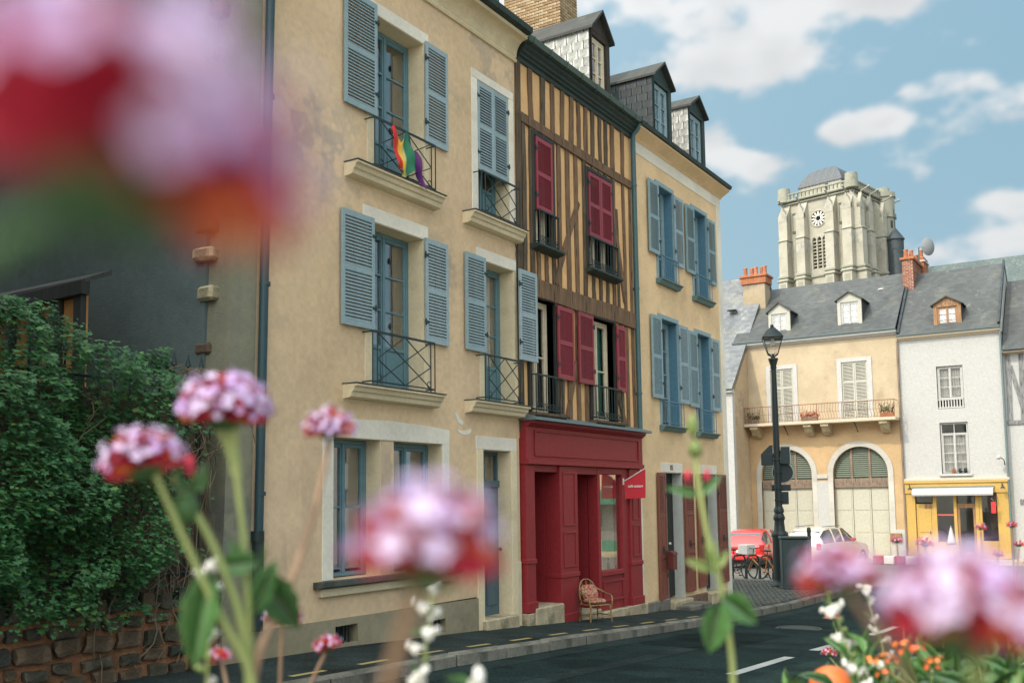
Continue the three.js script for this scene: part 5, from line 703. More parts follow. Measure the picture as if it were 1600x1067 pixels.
// ---------------------------------------------------------------- the church beyond the roofs
{
  const lime = mat(.52, .50, .41, { map: T.stone2 = (() => { const t = T.plasterOld.clone(); t.repeat.set(1 / 9, 1 / 9); t.needsUpdate = true; return t; })(), bump: T.grain, bumpScale: .02, rough: .95 });
  const limeOld = mat(.38, .385, .31, { map: T.stone2, rough: .95 });
  const h = thing('church_tower', 'buttressed pale stone church tower with clock and low lead dome', 'tower', { at: [-35.4, 0, -146.7], turn: -.215, base: [0, -1, 0] });
  const w = 5.15;
  const lancet = (cx, y0, y1, hw) => { const p = new THREE.Path(); p.moveTo(cx - hw, y0); p.lineTo(cx - hw, y1 - hw * 1.4); p.quadraticCurveTo(cx - hw, y1 - .25, cx, y1); p.quadraticCurveTo(cx + hw, y1 - .25, cx + hw, y1 - hw * 1.4); p.lineTo(cx + hw, y0); p.closePath(); return p; };
  const circ = new THREE.Path(); circ.absarc(0, 41.2, 1.1, 0, Math.PI * 2, true);
  const faceHoles = (fr) => { const q = [-.78, 0, .78].map(x => lancet(x, 33.9, 38.6, .3)); if (fr) q.push(circ); return q; };
  A(h, 'body', mg([wallSheet([[-w, -1], [-w, 44.6], [w, 44.6], [w, -1]], faceHoles(true), .8, w), wallSheet([[-w, -1], [-w, 44.6], [w, 44.6], [w, -1]], faceHoles(false), .8, w).rotateY(Math.PI / 2), bb(-w, -w + .8, -1, 44.6, -w, w - .81), bb(-w + .81, w - .81, -1, 44.6, -w, -w + .8)]), lime);
  A(h, 'belfry_ceiling', bb(-w + .81, w - .81, 44, 44.3, -w + .81, w - .81), limeOld); A(h, 'belfry_floor', bb(-w + .81, w - .81, 30, 30.3, -w + .81, w - .81), limeOld);
  for (let k = 0; k < 9; k++) for (const x of [-.78, 0, .78]) { const y = 34.05 + k * .5; const q = A(h, 'louvre', box(.66, .07, .7), lime, x, y, w - .38); q.rotation.x = .6; const q2 = A(h, 'louvre', box(.7, .07, .66), lime, w - .38, y, x); q2.rotation.z = -.6; }
  // clock: stone ring with white chapters, open between
  { const c = G(h, 'clock', 0, 41.2, w); A(c, 'rim', uvm(new THREE.TorusGeometry(1.18, .13, 6, 28)), lime); for (let k = 0; k < 12; k++) { const q = A(c, 'chapter', box(.24, .5, .06), M.white, Math.sin(k / 6 * Math.PI) * .78, Math.cos(k / 6 * Math.PI) * .78, .02); q.rotation.z = -k / 6 * Math.PI; } A(c, 'hub', uvm(new THREE.TorusGeometry(.42, .1, 5, 20)), M.white); A(c, 'hand', mg([flatBar([0, -.1, .1], [.3, .35, .1], .08, .03), flatBar([0, -.15, .12], [-.62, .25, .12], .07, .03)]), M.iron); }
  // buttresses with gabled tops and weathered set-offs
  const butt = (x, wd, rot) => { const B = G(h, 'buttress', 0, 0, 0, rot); const z = w, dp = 1.5;
    A(B, 'shaft', mg([prof([[z - .1, -1], [z + dp + .35, -1], [z + dp + .35, 32.6], [z + dp, 33.1], [z + dp, 38.4], [z + dp - .18, 38.8], [z + dp - .18, 42.0], [z - .1, 44.3]], x - wd / 2, x + wd / 2), wallSheet([[x - wd / 2, 41.4], [x + wd / 2, 41.4], [x + wd / 2, 42.1], [x, 43.7], [x - wd / 2, 42.1]], [], .5, z + dp - .15)]), lime);
    for (const q of [[.12, 38.45, 38.65, .12], [.18, 33.0, 33.35, .28], [.25, 32.45, 32.7, .5]]) A(B, 'string_course', bb(x - wd / 2 - q[0], x + wd / 2 + q[0], q[1], q[2], z - .05, z + dp + q[3], .06), limeOld);
    A(B, 'panel_relief', bb(x - wd * .3, x + wd * .3, 30.9, 32.1, z + dp + .33, z + dp + .4, .03), limeOld);
    A(B, 'gargoyle', mg([bar([x, 43.8, z + dp - .3], [x + .1, 44.25, z + dp + .75], .12), uvm(new THREE.SphereGeometry(.2, 6, 5).translate(x + .1, 44.3, z + dp + .85))]), limeOld); };
  for (const rot of [0, Math.PI / 2]) for (const [x, wd] of [[-4.95, 1.35], [-2.2, 1.3], [2.25, 1.3], [4.85, 1.35]]) butt(x, wd, rot);
  for (const rot of [0, Math.PI / 2]) for (const x of [-3.6, 3.6]) { const N = G(h, 'niche', 0, 0, 0, rot); A(N, 'niche_frame', mg([bb(x - .5, x - .34, 40.0, 42.6, w - .02, w + .18, .03), bb(x + .34, x + .5, 40.0, 42.6, w - .02, w + .18, .03), bb(x - .5, x + .5, 42.6, 42.8, w - .02, w + .2, .03), prof([[w - .02, 39.6], [w + .1, 39.7], [w + .35, 40.0], [w - .02, 40.0]], x - .4, x + .4), bb(x - .12, x + .12, 34, 39.6, w - .02, w + .15, .04)]), limeOld); }
  A(h, 'cornice', mg([bb(-w - .35, w + .35, 44.0, 44.25, -w - .35, w + .35, .08), bb(-w - .6, w + .6, 44.4, 44.75, -w - .6, w + .6, .1), bb(-w - .2, w + .2, 32.7, 33.1, -w - .2, w + .2, .08)]), limeOld);
  // pierced parapet
  const pp = []; for (const rot of [0, 1, 2, 3]) { for (let x = -5.5; x <= 5.5; x += .62) pp.push(bb(x - .12, x + .12, 44.75, 45.5, 5.35, 5.6).rotateY(rot * Math.PI / 2)); pp.push(bb(-5.65, 5.65, 45.45, 45.65, 5.3, 5.65).rotateY(rot * Math.PI / 2)); } A(h, 'parapet', mg(pp), limeOld);
  for (const [x, z] of [[-5.2, 5.2], [5.2, 5.2], [5.2, -5.2], [-5.2, -5.2]]) A(h, 'corner_turret', mg([uvm(new THREE.CylinderGeometry(.9, 1.0, 2.1, 8).translate(x, 45.5, z))]), limeOld);
  A(h, 'dome_drum', bb(-3.8, 2.8, 44.7, 46.9, -3.3, 3.3, .06), lime); A(h, 'drum_opening', bb(.3, .8, 45.6, 46.6, 3.25, 3.32), M.iron);
  A(h, 'dome', (() => { const g = new THREE.LatheGeometry([[.01, 49.9], [1.2, 49.8], [2.2, 49.5], [3.1, 49.0], [3.9, 48.3], [4.5, 47.5], [4.85, 46.9], [4.85, 46.75]].map(q => new THREE.Vector2(...q)), 4).rotateY(Math.PI / 4).translate(-.5, 0, 0).toNonIndexed(); g.computeVertexNormals(); return uvm(g); })(), mat(.15, .175, .21, { map: T.wood, rough: .6 }));
  A(h, 'stair_turret', mg([uvm(new THREE.CylinderGeometry(1.5, 1.6, 46, 8).translate(5.5, 22.5, -4.6)), uvm(new THREE.CylinderGeometry(1.7, 1.7, .5, 8).translate(5.5, 42, -4.6)), uvm(new THREE.CylinderGeometry(1.65, 1.65, .4, 8).translate(5.5, 38.6, -4.6)), uvm(new THREE.CylinderGeometry(1.65, 1.7, .7, 8).translate(5.5, 45.2, -4.6))]), limeOld);
  A(h, 'turret_window', mg([bb(6.2, 6.9, 36.3, 37.3, -4.2, -3.6), bb(6.2, 6.85, 40.2, 41.2, -4.1, -3.75)]), M.slateDark[1]);
  const t = thing('slate_turret', 'small slate-hung turret with a conical cap beside the church tower', 'turret', { at: [-27.4, 0, -148], base: [0, -1, 0] });
  A(t, 'shaft', uvm(new THREE.CylinderGeometry(1.15, 1.15, 39, 8).translate(0, 18.5, 0)), M.slateDark[2]); A(t, 'cap', uvm(new THREE.ConeGeometry(1.35, 2.0, 8).translate(0, 39.0, 0)), M.slateDark[1]); A(t, 'finial', bar([0, 39.8, 0], [0, 42.5, 0], .06), M.iron);
  const n = thing('church_nave', 'long grey-green roof of the church nave behind the slate houses', 'church', { at: [0, 0, -152], base: [-5, -1, 0] });
  A(n, 'wall', bb(-26, 34, -1, 27, -14, 0), lime); A(n, 'roof', prof([[.5, 27], [-6.5, 35.8], [-14, 27]], -26.5, 35), mat(.14, .20, .20, { map: T.slate, rough: .55 }));
}
// ---------------------------------------------------------------- street furniture
{ const gy = ground(26.67) - .02, h = thing('street_lamp', 'tall dark green cast-iron street lamp with a four-sided lantern', 'street lamp', { at: [-8.25, gy, -26.67] });
  const m = mat(.012, .022, .022, { rough: .45, metal: .2 });
  A(h, 'pedestal', mg([lathe([[0, 0], [.3, 0], [.3, .06], [.24, .12], [.21, .2], [.2, 1.3], [.23, 1.36], [.22, 1.44], [.15, 1.5], [.13, 1.75], [.16, 1.82], [.15, 1.88], [.1, 2.0]], 12), lathe([[.135, 1.98], [.14, 2.05], [.1, 2.15]], 12)]), m);
  A(h, 'shaft', lathe([[.1, 1.95], [.095, 3.2], [.08, 5.0], [.07, 5.92]], 12), m);
  A(h, 'capital', lathe([[.07, 5.87], [.09, 5.91], [.08, 5.97], [.13, 6.13], [.14, 6.17], [.06, 6.19], [.03, 6.29], [0, 6.29]], 12), m);
  const L = G(h, 'lantern', 0, 6.29, 0, .35), b = .13, t = .26, y0 = 0, y1 = .44, cr = (w) => [[-w, -w], [w, -w], [w, w], [-w, w]];
  const fr = []; for (let k = 0; k < 4; k++) { const a = cr(b)[k], a2 = cr(b)[(k + 1) % 4], c = cr(t)[k], c2 = cr(t)[(k + 1) % 4]; fr.push(bar([a[0], y0, a[1]], [c[0], y1, c[1]], .013), bar([a[0], y0, a[1]], [a2[0], y0, a2[1]], .013), bar([c[0], y1, c[1]], [c2[0], y1, c2[1]], .016)); }
  A(L, 'frame', mg([...fr, bar([-b, 0, -b], [0, -.1, 0], .012), bar([b, 0, b], [0, -.1, 0], .012), bar([-b, 0, b], [0, -.1, 0], .012), bar([b, 0, -b], [0, -.1, 0], .012)]), m);
  for (let k = 0; k < 4; k++) { const a = cr(b)[k], a2 = cr(b)[(k + 1) % 4], c = cr(t)[k], c2 = cr(t)[(k + 1) % 4], g = new THREE.BufferGeometry(); g.setAttribute('position', new THREE.Float32BufferAttribute([a[0], y0, a[1], a2[0], y0, a2[1], c2[0], y1, c2[1], a[0], y0, a[1], c2[0], y1, c2[1], c[0], y1, c[1]], 3)); g.computeVertexNormals(); A(L, 'pane', uvm(g), M.glass); }
  A(L, 'roof', mg([uvm(new THREE.CylinderGeometry(.2, .4, .2, 4).rotateY(Math.PI / 4).translate(0, .55, 0)), uvm(new THREE.CylinderGeometry(.06, .2, .1, 4).rotateY(Math.PI / 4).translate(0, .7, 0)), uvm(new THREE.SphereGeometry(.05, 8, 6).translate(0, .78, 0))]), m);
  A(L, 'lamp_unit', uvm(new THREE.CylinderGeometry(.05, .06, .2, 10).translate(0, .34, 0)), M.white);
  const dk = mat(.018, .03, .034, { rough: .5, metal: .3 }), rim = mat(.45, .47, .47, { rough: .4, metal: .4 });
  const sg = (name, label, geo, rimGeo) => { const q = thing(name, label, 'sign', { at: [-8.25, gy + 2.2, -26.67], turn: .3 }); A(q, 'plate', geo, dk); if (rimGeo) A(q, 'rim', rimGeo, rim); A(q, 'clamp', mg([bb(-.11, .11, geo.userData.y, geo.userData.y + .03, -.12, .12)]), dk); };
  const g1 = mg([bb(.1, .34, 1.08, 1.55, -.06, .06, .01), bb(-.42, -.1, 1.06, 1.36, -.1, .02, .01), wallSheet([[-.42, 1.36], [-.1, 1.36], [-.1, 1.6], [-.18, 1.6]], [], .1)]); g1.userData.y = 1.2; sg('signal_box', 'pair of dark sign boxes clamped high on the lamp post', g1, bb(.34, .352, 1.08, 1.55, -.06, .07));
  const g2 = uvm(new THREE.CylinderGeometry(.27, .27, .02, 24).rotateX(Math.PI / 2).translate(.14, .86, -.1)); g2.userData.y = .86; sg('round_sign', 'dark back of a round road sign on the lamp post', g2, uvm(new THREE.TorusGeometry(.27, .012, 5, 28).translate(.14, .86, -.1)));
  const g3 = bb(-.17, .33, .36, .53, -.12, -.1, .004); g3.userData.y = .42; sg('arrow_sign', 'small dark horizontal sign plate below the round sign', g3);
  const g4 = bb(.04, .27, 0, .34, -.12, -.09, .004); g4.userData.y = .1; sg('lower_sign', 'small dark upright plate lowest on the lamp post', g4);
}
{ const gy = ground(25.8) - .02, h = thing('street_cabinet', 'dark green steel cabinet beside the lamp post', 'cabinet', { at: [-7.66, gy, -25.9], turn: .45 }), m = mat(.025, .05, .05, { map: T.paint, rough: .5 });
  A(h, 'body', bb(-.33, .33, .06, 1.3, -.2, .2, .015), m); A(h, 'base', bb(-.36, .36, 0, .08, -.23, .23, .01), M.iron); A(h, 'lid', bb(-.36, .36, 1.3, 1.37, -.23, .23, .02), m); A(h, 'door_seam', mg([bb(-.3, -.01, .12, 1.25, .2, .206, .002), bb(.01, .3, .12, 1.25, .2, .206, .002)]), m); A(h, 'handle', bb(.03, .05, .65, .8, .206, .225, .003), M.iron);
  const p = thing('bollard', 'slim dark post behind the steel cabinet', 'bollard', { at: [-7.42, ground(26.5) - .02, -26.5] }); A(p, 'post', lathe([[0, 0], [.07, 0], [.065, .2], [.05, .25], [.05, 1.45], [.06, 1.5], [.05, 1.58], [0, 1.6]], 12), M.iron); A(p, 'collar', lathe([[.051, 1.3], [.062, 1.31], [.062, 1.35], [.051, 1.36]], 12), M.iron); }
function bicycle(name, label, pos, turn, frameCol, extra) {
  const h = thing(name, label, 'bicycle', { at: pos, turn, group: 'bicycles at the racks' }), fm = mat(...frameCol, { rough: .35 }), R = .34;
  for (const x of [-.53, .53]) { const w = G(h, 'wheel', x, R, 0); A(w, 'tyre', uvm(new THREE.TorusGeometry(R - .02, .02, 7, 32)), M.iron); A(w, 'rim', uvm(new THREE.TorusGeometry(R - .045, .009, 5, 28)), M.zinc); A(w, 'spokes', mg(Array.from({ length: 16 }, (_, k) => bar([0, 0, k % 2 ? .03 : -.03], [Math.cos(k * .3927) * (R - .05), Math.sin(k * .3927) * (R - .05), 0], .0022, 4))), M.zinc); A(w, 'hub', bar([0, 0, -.05], [0, 0, .05], .022, 8), M.zinc); }
  A(h, 'frame', mg([bar([-.1, .3, 0], [-.2, .82, 0], .017), bar([-.18, .74, 0], [.36, .8, 0], .017), bar([-.1, .3, 0], [.38, .68, 0], .02), bar([-.1, .3, 0], [-.53, .34, .05], .011), bar([-.1, .3, 0], [-.53, .34, -.05], .011), bar([-.18, .74, 0], [-.53, .34, .05], .009), bar([-.18, .74, 0], [-.53, .34, -.05], .009), bar([.34, .9, 0], [.40, .62, 0], .019)]), fm);
  A(h, 'fork', mg([bar([.40, .62, .035], [.53, .34, .045], .012), bar([.40, .62, -.035], [.53, .34, -.045], .012)]), fm);
  A(h, 'saddle', mg([uvm(new THREE.SphereGeometry(.5, 12, 8).scale(.27, .07, .15).translate(-.22, .95, 0)), bar([-.2, .8, 0], [-.21, .94, 0], .013)]), M.iron);
  A(h, 'handlebar', mg([bar([.34, .88, 0], [.33, 1.0, 0], .014), tube([[.22, 1.03, -.28], [.32, 1.02, -.2], [.35, 1.0, 0], [.32, 1.02, .2], [.22, 1.03, .28]], .012, 16, 6)]), M.iron);
  A(h, 'crank', mg([bar([-.1, .3, -.09], [-.1, .3, .09], .015), uvm(new THREE.TorusGeometry(.09, .008, 4, 20).translate(-.1, .3, .05)), bar([-.1, .3, .09], [-.02, .16, .09], .01), bb(-.07, .03, .14, .17, .09, .17)]), M.iron); A(h, 'mudguard', mg([-.53, .53].map(x => uvm(new THREE.TorusGeometry(R + .02, .012, 4, 20, Math.PI * .8).rotateZ(.3).translate(x, R, 0)))), M.iron);
  if (extra) A(h, 'basket', mg([bb(.42, .78, .82, 1.12, -.2, .2, .01)]), M.white); return h;
}
bicycle('bicycle', 'orange bicycle with a white box on its handlebars', [-9.85, ground(30.0) - .15, -30.0], 2.75, [.50, .20, .04], true);
bicycle('bicycle', 'black bicycle leaning at the rack left of the orange one', [-10.75, ground(30.6) - .15, -30.6], .35, [.02, .02, .025]);
for (const [x, s, lab] of [[-10.55, 29.9, 'leftmost dark bicycle hoop near the house corner'], [-10.05, 29.7, 'middle dark bicycle hoop behind the lamp post'], [-9.6, 29.6, 'bicycle hoop nearest the lamp post']]) { const h = thing('bicycle_hoop', lab, 'rack', { at: [x, ground(s) - .15, -s], turn: 1.3, group: 'bicycle hoops' }); A(h, 'hoop', tube([[-.32, 0, 0], [-.32, .62, 0], [-.25, .78, 0], [0, .82, 0], [.25, .78, 0], [.32, .62, 0], [.32, 0, 0]], .024, 30, 8), M.iron); A(h, 'foot', mg([bb(-.38, -.26, 0, .02, -.06, .06), bb(.26, .38, 0, .02, -.06, .06)]), M.iron); }
// ---------------------------------------------------------------- parked cars: body lofted along its length
function car(name, label, pos, turn, col, { len = 3.9, wid = 1.7, hgt = 1.46, wagon = false, stickers = false } = {}) {
  const h = thing(name, label, 'car', { at: pos, turn, group: 'cars parked in the square' }), paint = mat(...col, { rough: .35, clearcoat: 1, clearcoatRoughness: .06 }), dark = mat(.015, .018, .02, { rough: .6 }), gl = mat(.02, .03, .035, { rough: .04, clearcoat: 1, clearcoatRoughness: .02 });
  // stations from the tail (z = 0) to the nose: z, sill height, belt height, roof height, half widths at sill, belt, roof
  const hw = wid / 2, rf = hgt, S = [[0, .42, .80, .82, .80, .84, .80], [.06, .34, .86, .9, .9, .94, .82], [.22, .3, .92, wagon ? 1.2 : 1.12, .95, .98, .76], [.55, .3, .94, rf - .06, .99, 1, .74], [1.0, .29, .95, rf, 1, 1, .735], [1.7, .29, .95, rf, 1, 1, .735], [2.2, .29, .94, rf - .08, 1, 1, .73], [2.75, .29, .93, 1.08, .99, .98, .78], [3.0, .29, .9, .97, .98, .97, .84], [len - .35, .32, .76, .8, .95, .92, .8], [len - .06, .36, .62, .66, .86, .82, .72], [len, .42, .55, .57, .7, .68, .6]];
  const ring = (q) => { const [z, sl, bl, rr, a, b, c] = q, W_ = [[a * .93, sl], [a, sl + .12], [b, (sl + bl) / 2 + .05], [b * .985, bl], [lerp(b, c, .5), lerp(bl, rr, .52)], [c, rr - (rr - bl) * .1], [c * .9, rr - .012], [c * .5, rr + .018], [0, rr + .025]]; return [...W_.map(p => [p[0] * hw, p[1], -z]), ...W_.slice(0, -1).reverse().map(p => [-p[0] * hw, p[1], -z])]; };
  const rings = S.map(ring), n = rings[0].length, Pb = [], Pg = []; const quad = (arr, a, b, c, d) => arr.push(...a, ...b, ...c, ...a, ...c, ...d);
  for (let i = 0; i < rings.length - 1; i++) for (let k = 0; k < n - 1; k++) { const kk = k < 8 ? k : n - 2 - k, glassy = (kk === 3 || kk === 4) && S[i][0] >= .22 && S[i + 1][0] <= 2.75; quad(glassy ? Pg : Pb, rings[i][k], rings[i + 1][k], rings[i + 1][k + 1], rings[i][k + 1]); }
  for (const [q, e] of [[rings[0], 0], [rings[rings.length - 1], 1]]) { const c = [0, .55, q[0][2]]; for (let k = 0; k < n - 1; k++) Pb.push(...c, ...q[k], ...q[k + 1]); }
  const mk = (P) => { let g = new THREE.BufferGeometry(); g.setAttribute('position', new THREE.Float32BufferAttribute(P, 3)); g = mergeVertices(g, 1e-4); g = toCreasedNormals(g, .6); return uvm(g); };
  A(h, 'body', mk(Pb), paint); A(h, 'side_window', mk(Pg), gl);
  for (const z of [1.05, 1.75]) A(h, 'pillar', mg([1, -1].map(s => flatBar([s * hw * .995, .95, -z], [s * hw * .745, rf - .05, -z - .02], .06, .06))), paint);
  A(h, 'rear_window', (() => { const y0 = .94, y1 = rf - .12, z0 = -.19, z1 = -.45, a = hw * .80, b = hw * .66, g = new THREE.BufferGeometry(); const e = .03; g.setAttribute('position', new THREE.Float32BufferAttribute([-a, y0, z0 + e, a, y0, z0 + e, b, y1, z1 + e, -a, y0, z0 + e, b, y1, z1 + e, -b, y1, z1 + e], 3)); g.computeVertexNormals(); return uvm(g); })(), gl);
  A(h, 'windscreen', (() => { const a = hw * .86, b = hw * .68, g = new THREE.BufferGeometry(); g.setAttribute('position', new THREE.Float32BufferAttribute([-a, 1.0, -2.86, a, 1.0, -2.86, b, rf - .05, -2.2, -a, 1.0, -2.86, b, rf - .05, -2.2, -b, rf - .05, -2.2], 3)); g.computeVertexNormals(); return uvm(g); })(), gl);
  for (const s of [-1, 1]) A(h, 'tail_light', box(.18, .26, .1, .03), mat(.45, .02, .02, { rough: .2, clearcoat: 1 }), s * hw * .83, .82, -.02);
  A(h, 'bumper', bb(-hw * .9, hw * .9, .34, .56, -.12, .06, .04), stickers ? paint : paint); A(h, 'number_plate', bb(-.26, .26, .62, .73, .03, .05, .003), M.white); A(h, 'rear_wiper', bar([0, .96, -.15], [.3, 1.0, -.17], .008), dark); A(h, 'mirror', mg([bb(hw * .98, hw * 1.18, .95, 1.08, -2.5, -2.38, .03), bb(-hw * 1.18, -hw * .98, .95, 1.08, -2.5, -2.38, .03)]), stickers ? paint : mat(.4, .05, .05, { rough: .4 })); A(h, 'underside', bb(-hw * .85, hw * .85, .2, .34, -len + .2, -.1), dark);
  for (const [x, z] of [[1, .68], [-1, .68], [1, len - .8], [-1, len - .8]]) { const w = G(h, 'wheel', x * (hw - .09), .3, -z); A(w, 'tyre', uvm(new THREE.TorusGeometry(.235, .075, 8, 24).rotateY(Math.PI / 2)), dark); A(w, 'rim', uvm(new THREE.CylinderGeometry(.2, .2, .1, 16).rotateZ(Math.PI / 2)), M.zinc); }
  if (wagon) A(h, 'roof_rail', mg([bar([hw * .66, rf + .04, -.6], [hw * .66, rf + .06, -2.0], .016), bar([-hw * .66, rf + .04, -.6], [-hw * .66, rf + .06, -2.0], .016)]), M.zinc);
  if (stickers) { const l = []; const r = rng(3); const fl = (x, y, q) => { for (let k = 0; k < 6; k++) l.push(uvm(new THREE.CircleGeometry(q * .42, 7).translate(Math.cos(k * 1.047) * q * .6, Math.sin(k * 1.047) * q * .6, 0).rotateX(-.72).translate(x, y, -.19 - (y - .94) * .76 + .055))); }; fl(0, 1.15, .16); fl(-.42, 1.06, .1); fl(.4, 1.08, .1); fl(-.2, .99, .07); fl(.2, .99, .07); A(h, 'flower_stickers', mg(l), M.white); }
  return h;
}
car('parked_car', 'red hatchback with white flower stickers on its rear window', [-12.75, -1.05, -36.6], .06, [.55, .02, .02], { stickers: true });
car('parked_car', 'pale beige estate car parked right of the red hatchback', [-10.95, -1.05, -38.0], -.22, [.62, .55, .44], { wagon: true, hgt: 1.5, len: 4.2 });
car('parked_car', 'dark green car half hidden behind the corner of the terrace', [-15.0, -1.05, -37.4], .1, [.05, .09, .05], {});
{ const h = thing('road_barrier', 'low red and white striped barrier in front of the arches', 'barrier', { at: [-8.1, -1.12, -41.8], turn: -.15 }); for (let k = 0; k < 5; k++) A(h, 'block', box(.42, .34, .2, .03), k % 2 ? M.white : mat(.34, .06, .10, { rough: .7 }), -.9 + k * .43, .2, 0); A(h, 'foot', mg([bb(-1.1, -.9, 0, .04, -.2, .2), bb(.75, .95, 0, .04, -.2, .2)]), M.iron); }
// ---------------------------------------------------------------- left: garden wall, iron fence, ivy, outhouse, the tall house that shades them
{ const h = thing('rubble_wall', 'low rubble stone wall with orange mortar under the ivy', 'wall', { ...ROW, base: [5.4, .1, -.15] }), r = rng(81);
  A(h, 'mortar', wallSheet([[3.2, -.1], [3.2, .72], [7.02, .70], [7.02, -.1]], [], .34, -.02), mat(.50, .235, .115, { map: T.stone, bump: T.grain, bumpScale: .02, rough: 1 }));
  const cols = [[.14, .12, .085], [.18, .15, .10], [.10, .10, .08], [.24, .16, .10]].map(c => mat(...c, { map: T.stone, bump: T.grain, bumpScale: .015, rough: .95 }));
  for (let y = .04, row = 0; y < .7; row++) { const ht = .1 + r() * .06; for (let x = 3.3 - r() * .2; x < 7.0;) { const w = .09 + r() * .25; if (x + w < 7.02) { const g = new THREE.IcosahedronGeometry(.5, 1).toNonIndexed(), p = g.attributes.position, sd = r() * 50; for (let i = 0; i < p.count; i++) { let a = p.getX(i), b = p.getY(i), c = p.getZ(i); const f = (v) => Math.sign(v) * Math.pow(Math.abs(v) * 2, .38) / 2, k = 1 + .62 * (noise3(a * 3 + sd, b * 3, c * 3) - .5); p.setXYZ(i, f(a) * w * k * .98, f(b) * ht * k * 1.02, f(c) * .14 * k); } g.computeVertexNormals(); const q = A(h, 'stone', uvm(g), cols[Math.floor(r() * 4)], x + w / 2, y + ht / 2 + (r() - .5) * .04, -.03 + r() * .02); q.rotation.z = (r() - .5) * .22; } x += w + .03 + r() * .05; } y += ht + .03 + r() * .015; }
  A(h, 'coping', bb(3.2, 7.02, .71, .76, -.36, .02, .012), M.sillTop);
}
{ const h = thing('iron_fence', 'black spear-topped iron fence behind the ivy', 'fence', { ...ROW, base: [5.4, .76, -.15] });
  A(h, 'sheet', bb(3.2, 7.0, .78, 2.75, -.2, -.19), mat(.17, .115, .075, { map: T.wood, rough: .85 })); A(h, 'rail', mg([bar([3.2, 1.0, -.15], [7.03, 1.0, -.15], .016), bar([3.2, 2.85, -.15], [7.03, 2.85, -.15], .016)]), M.iron);
  for (let x = 3.3; x < 7.02; x += .17) { const q = G(h, 'picket', x, .76, -.15); A(q, 'rod', bar([0, 0, 0], [0, 2.3, 0], .011), M.iron); A(q, 'spear', uvm(new THREE.ConeGeometry(.03, .14, 6).translate(0, 2.36, 0)), M.iron); } }
{ const h = thing('ivy', 'dense dark green creeper covering the iron fence', 'creeper', { ...ROW, base: [5.3, .76, 0] }), r = rng(91);
  const lf = new THREE.BufferGeometry(), o = [[0, 0], [.2, .12], [.5, .05], [.32, .32], [.42, .62], [.12, .6], [0, 1], [-.12, .6], [-.42, .62], [-.32, .32], [-.5, .05], [-.2, .12]], P = []; for (let i = 0; i < 12; i++) { const a = o[i], b = o[(i + 1) % 12]; P.push(0, .4, .06, a[0], a[1], -.03, b[0], b[1], -.03); } lf.setAttribute('position', new THREE.Float32BufferAttribute(P, 3)); lf.computeVertexNormals();
  const N = 27000, im = new THREE.InstancedMesh(uvm(lf), mat(1, 1, 1, { rough: .5, transmission: .15, thickness: 0 }), N), q = new THREE.Object3D(), col = new THREE.Color(); let n = 0;
  const topAt = (x) => 3.28 + .3 * (1 - smooth(4.7, 5.5, x)) + .16 * Math.sin(x * 2.1 + .5) + .12 * Math.sin(x * 5.3) - .35 * smooth(5.4, 6.1, x) - .2 * smooth(6.3, 6.6, x);
  while (n < N) { const x = 3.3 + r() * 3.5, y = .62 + r() * 3.2, cl = fbm((x * .31) % 1, (y * .29) % 1, 8, 3, 301); if (y > topAt(x) + .1 * (cl - .5)) continue; const dens = 1 - smooth(5.75, 6.55, x + .5 * (cl - .5) - .25 * smooth(1.6, 2.9, y)); if (r() > dens * (y < 1.15 ? smooth(.55, 1.15, y + cl - .5) : 1) + .02) continue; const bulge = .02 + .6 * smooth(.3, .7, cl) * (1 - .5 * smooth(2.9, 3.4, y)); const z = bulge * Math.pow(r(), .5) - .08; q.position.set(x - h.ox, y - h.oy, z); q.rotation.set(-.5 - r() * 1.0, (r() - .5) * 1.8, Math.PI + (r() - .5) * 1.6, 'YXZ'); const s = .028 + r() * r() * .07; q.scale.setScalar(s); q.updateMatrix(); im.setMatrixAt(n, q.matrix); const v = .6 + r() * .8, hgt = r(); const yl = r() < .05 ? .06 : 0; col.setRGB(.022 * v + .022 * hgt * v + yl, .115 * v + .035 * hgt + yl, .034 * v); im.setColorAt(n, col); n++; }
  im.name = 'foliage'; im.userData = { kind: 'stuff' }; im.castShadow = im.receiveShadow = true; h.g.add(im);
  const tw = []; for (let k = 0; k < 70; k++) { const x = 5.5 + r() * 1.5, y = 1.0 + r() * 2.0, l = .4 + r() * .9, pts = []; for (let i = 0; i <= 4; i++) pts.push([x + (r() - .5) * .35 - i * .03, y - l * i / 4 + (r() - .5) * .05, -.06 + r() * .16]); tw.push(tube(pts, .0035 + r() * .004, 10, 4)); } for (let k = 0; k < 30; k++) { const x = 6.2 + r() * .7; tw.push(tube([[x, 2.7 + r() * .2, -.1], [x + .1, 2.95 + r() * .1, .02], [x + .3, 2.85 + r() * .15, .05], [x + .35 + r() * .3, 2.6 - r() * .3, 0]], .004, 10, 4)); }
  A(h, 'bare_stems', mg(tw), mat(.20, .15, .095, { rough: .9 })).userData.kind = 'stuff';
}
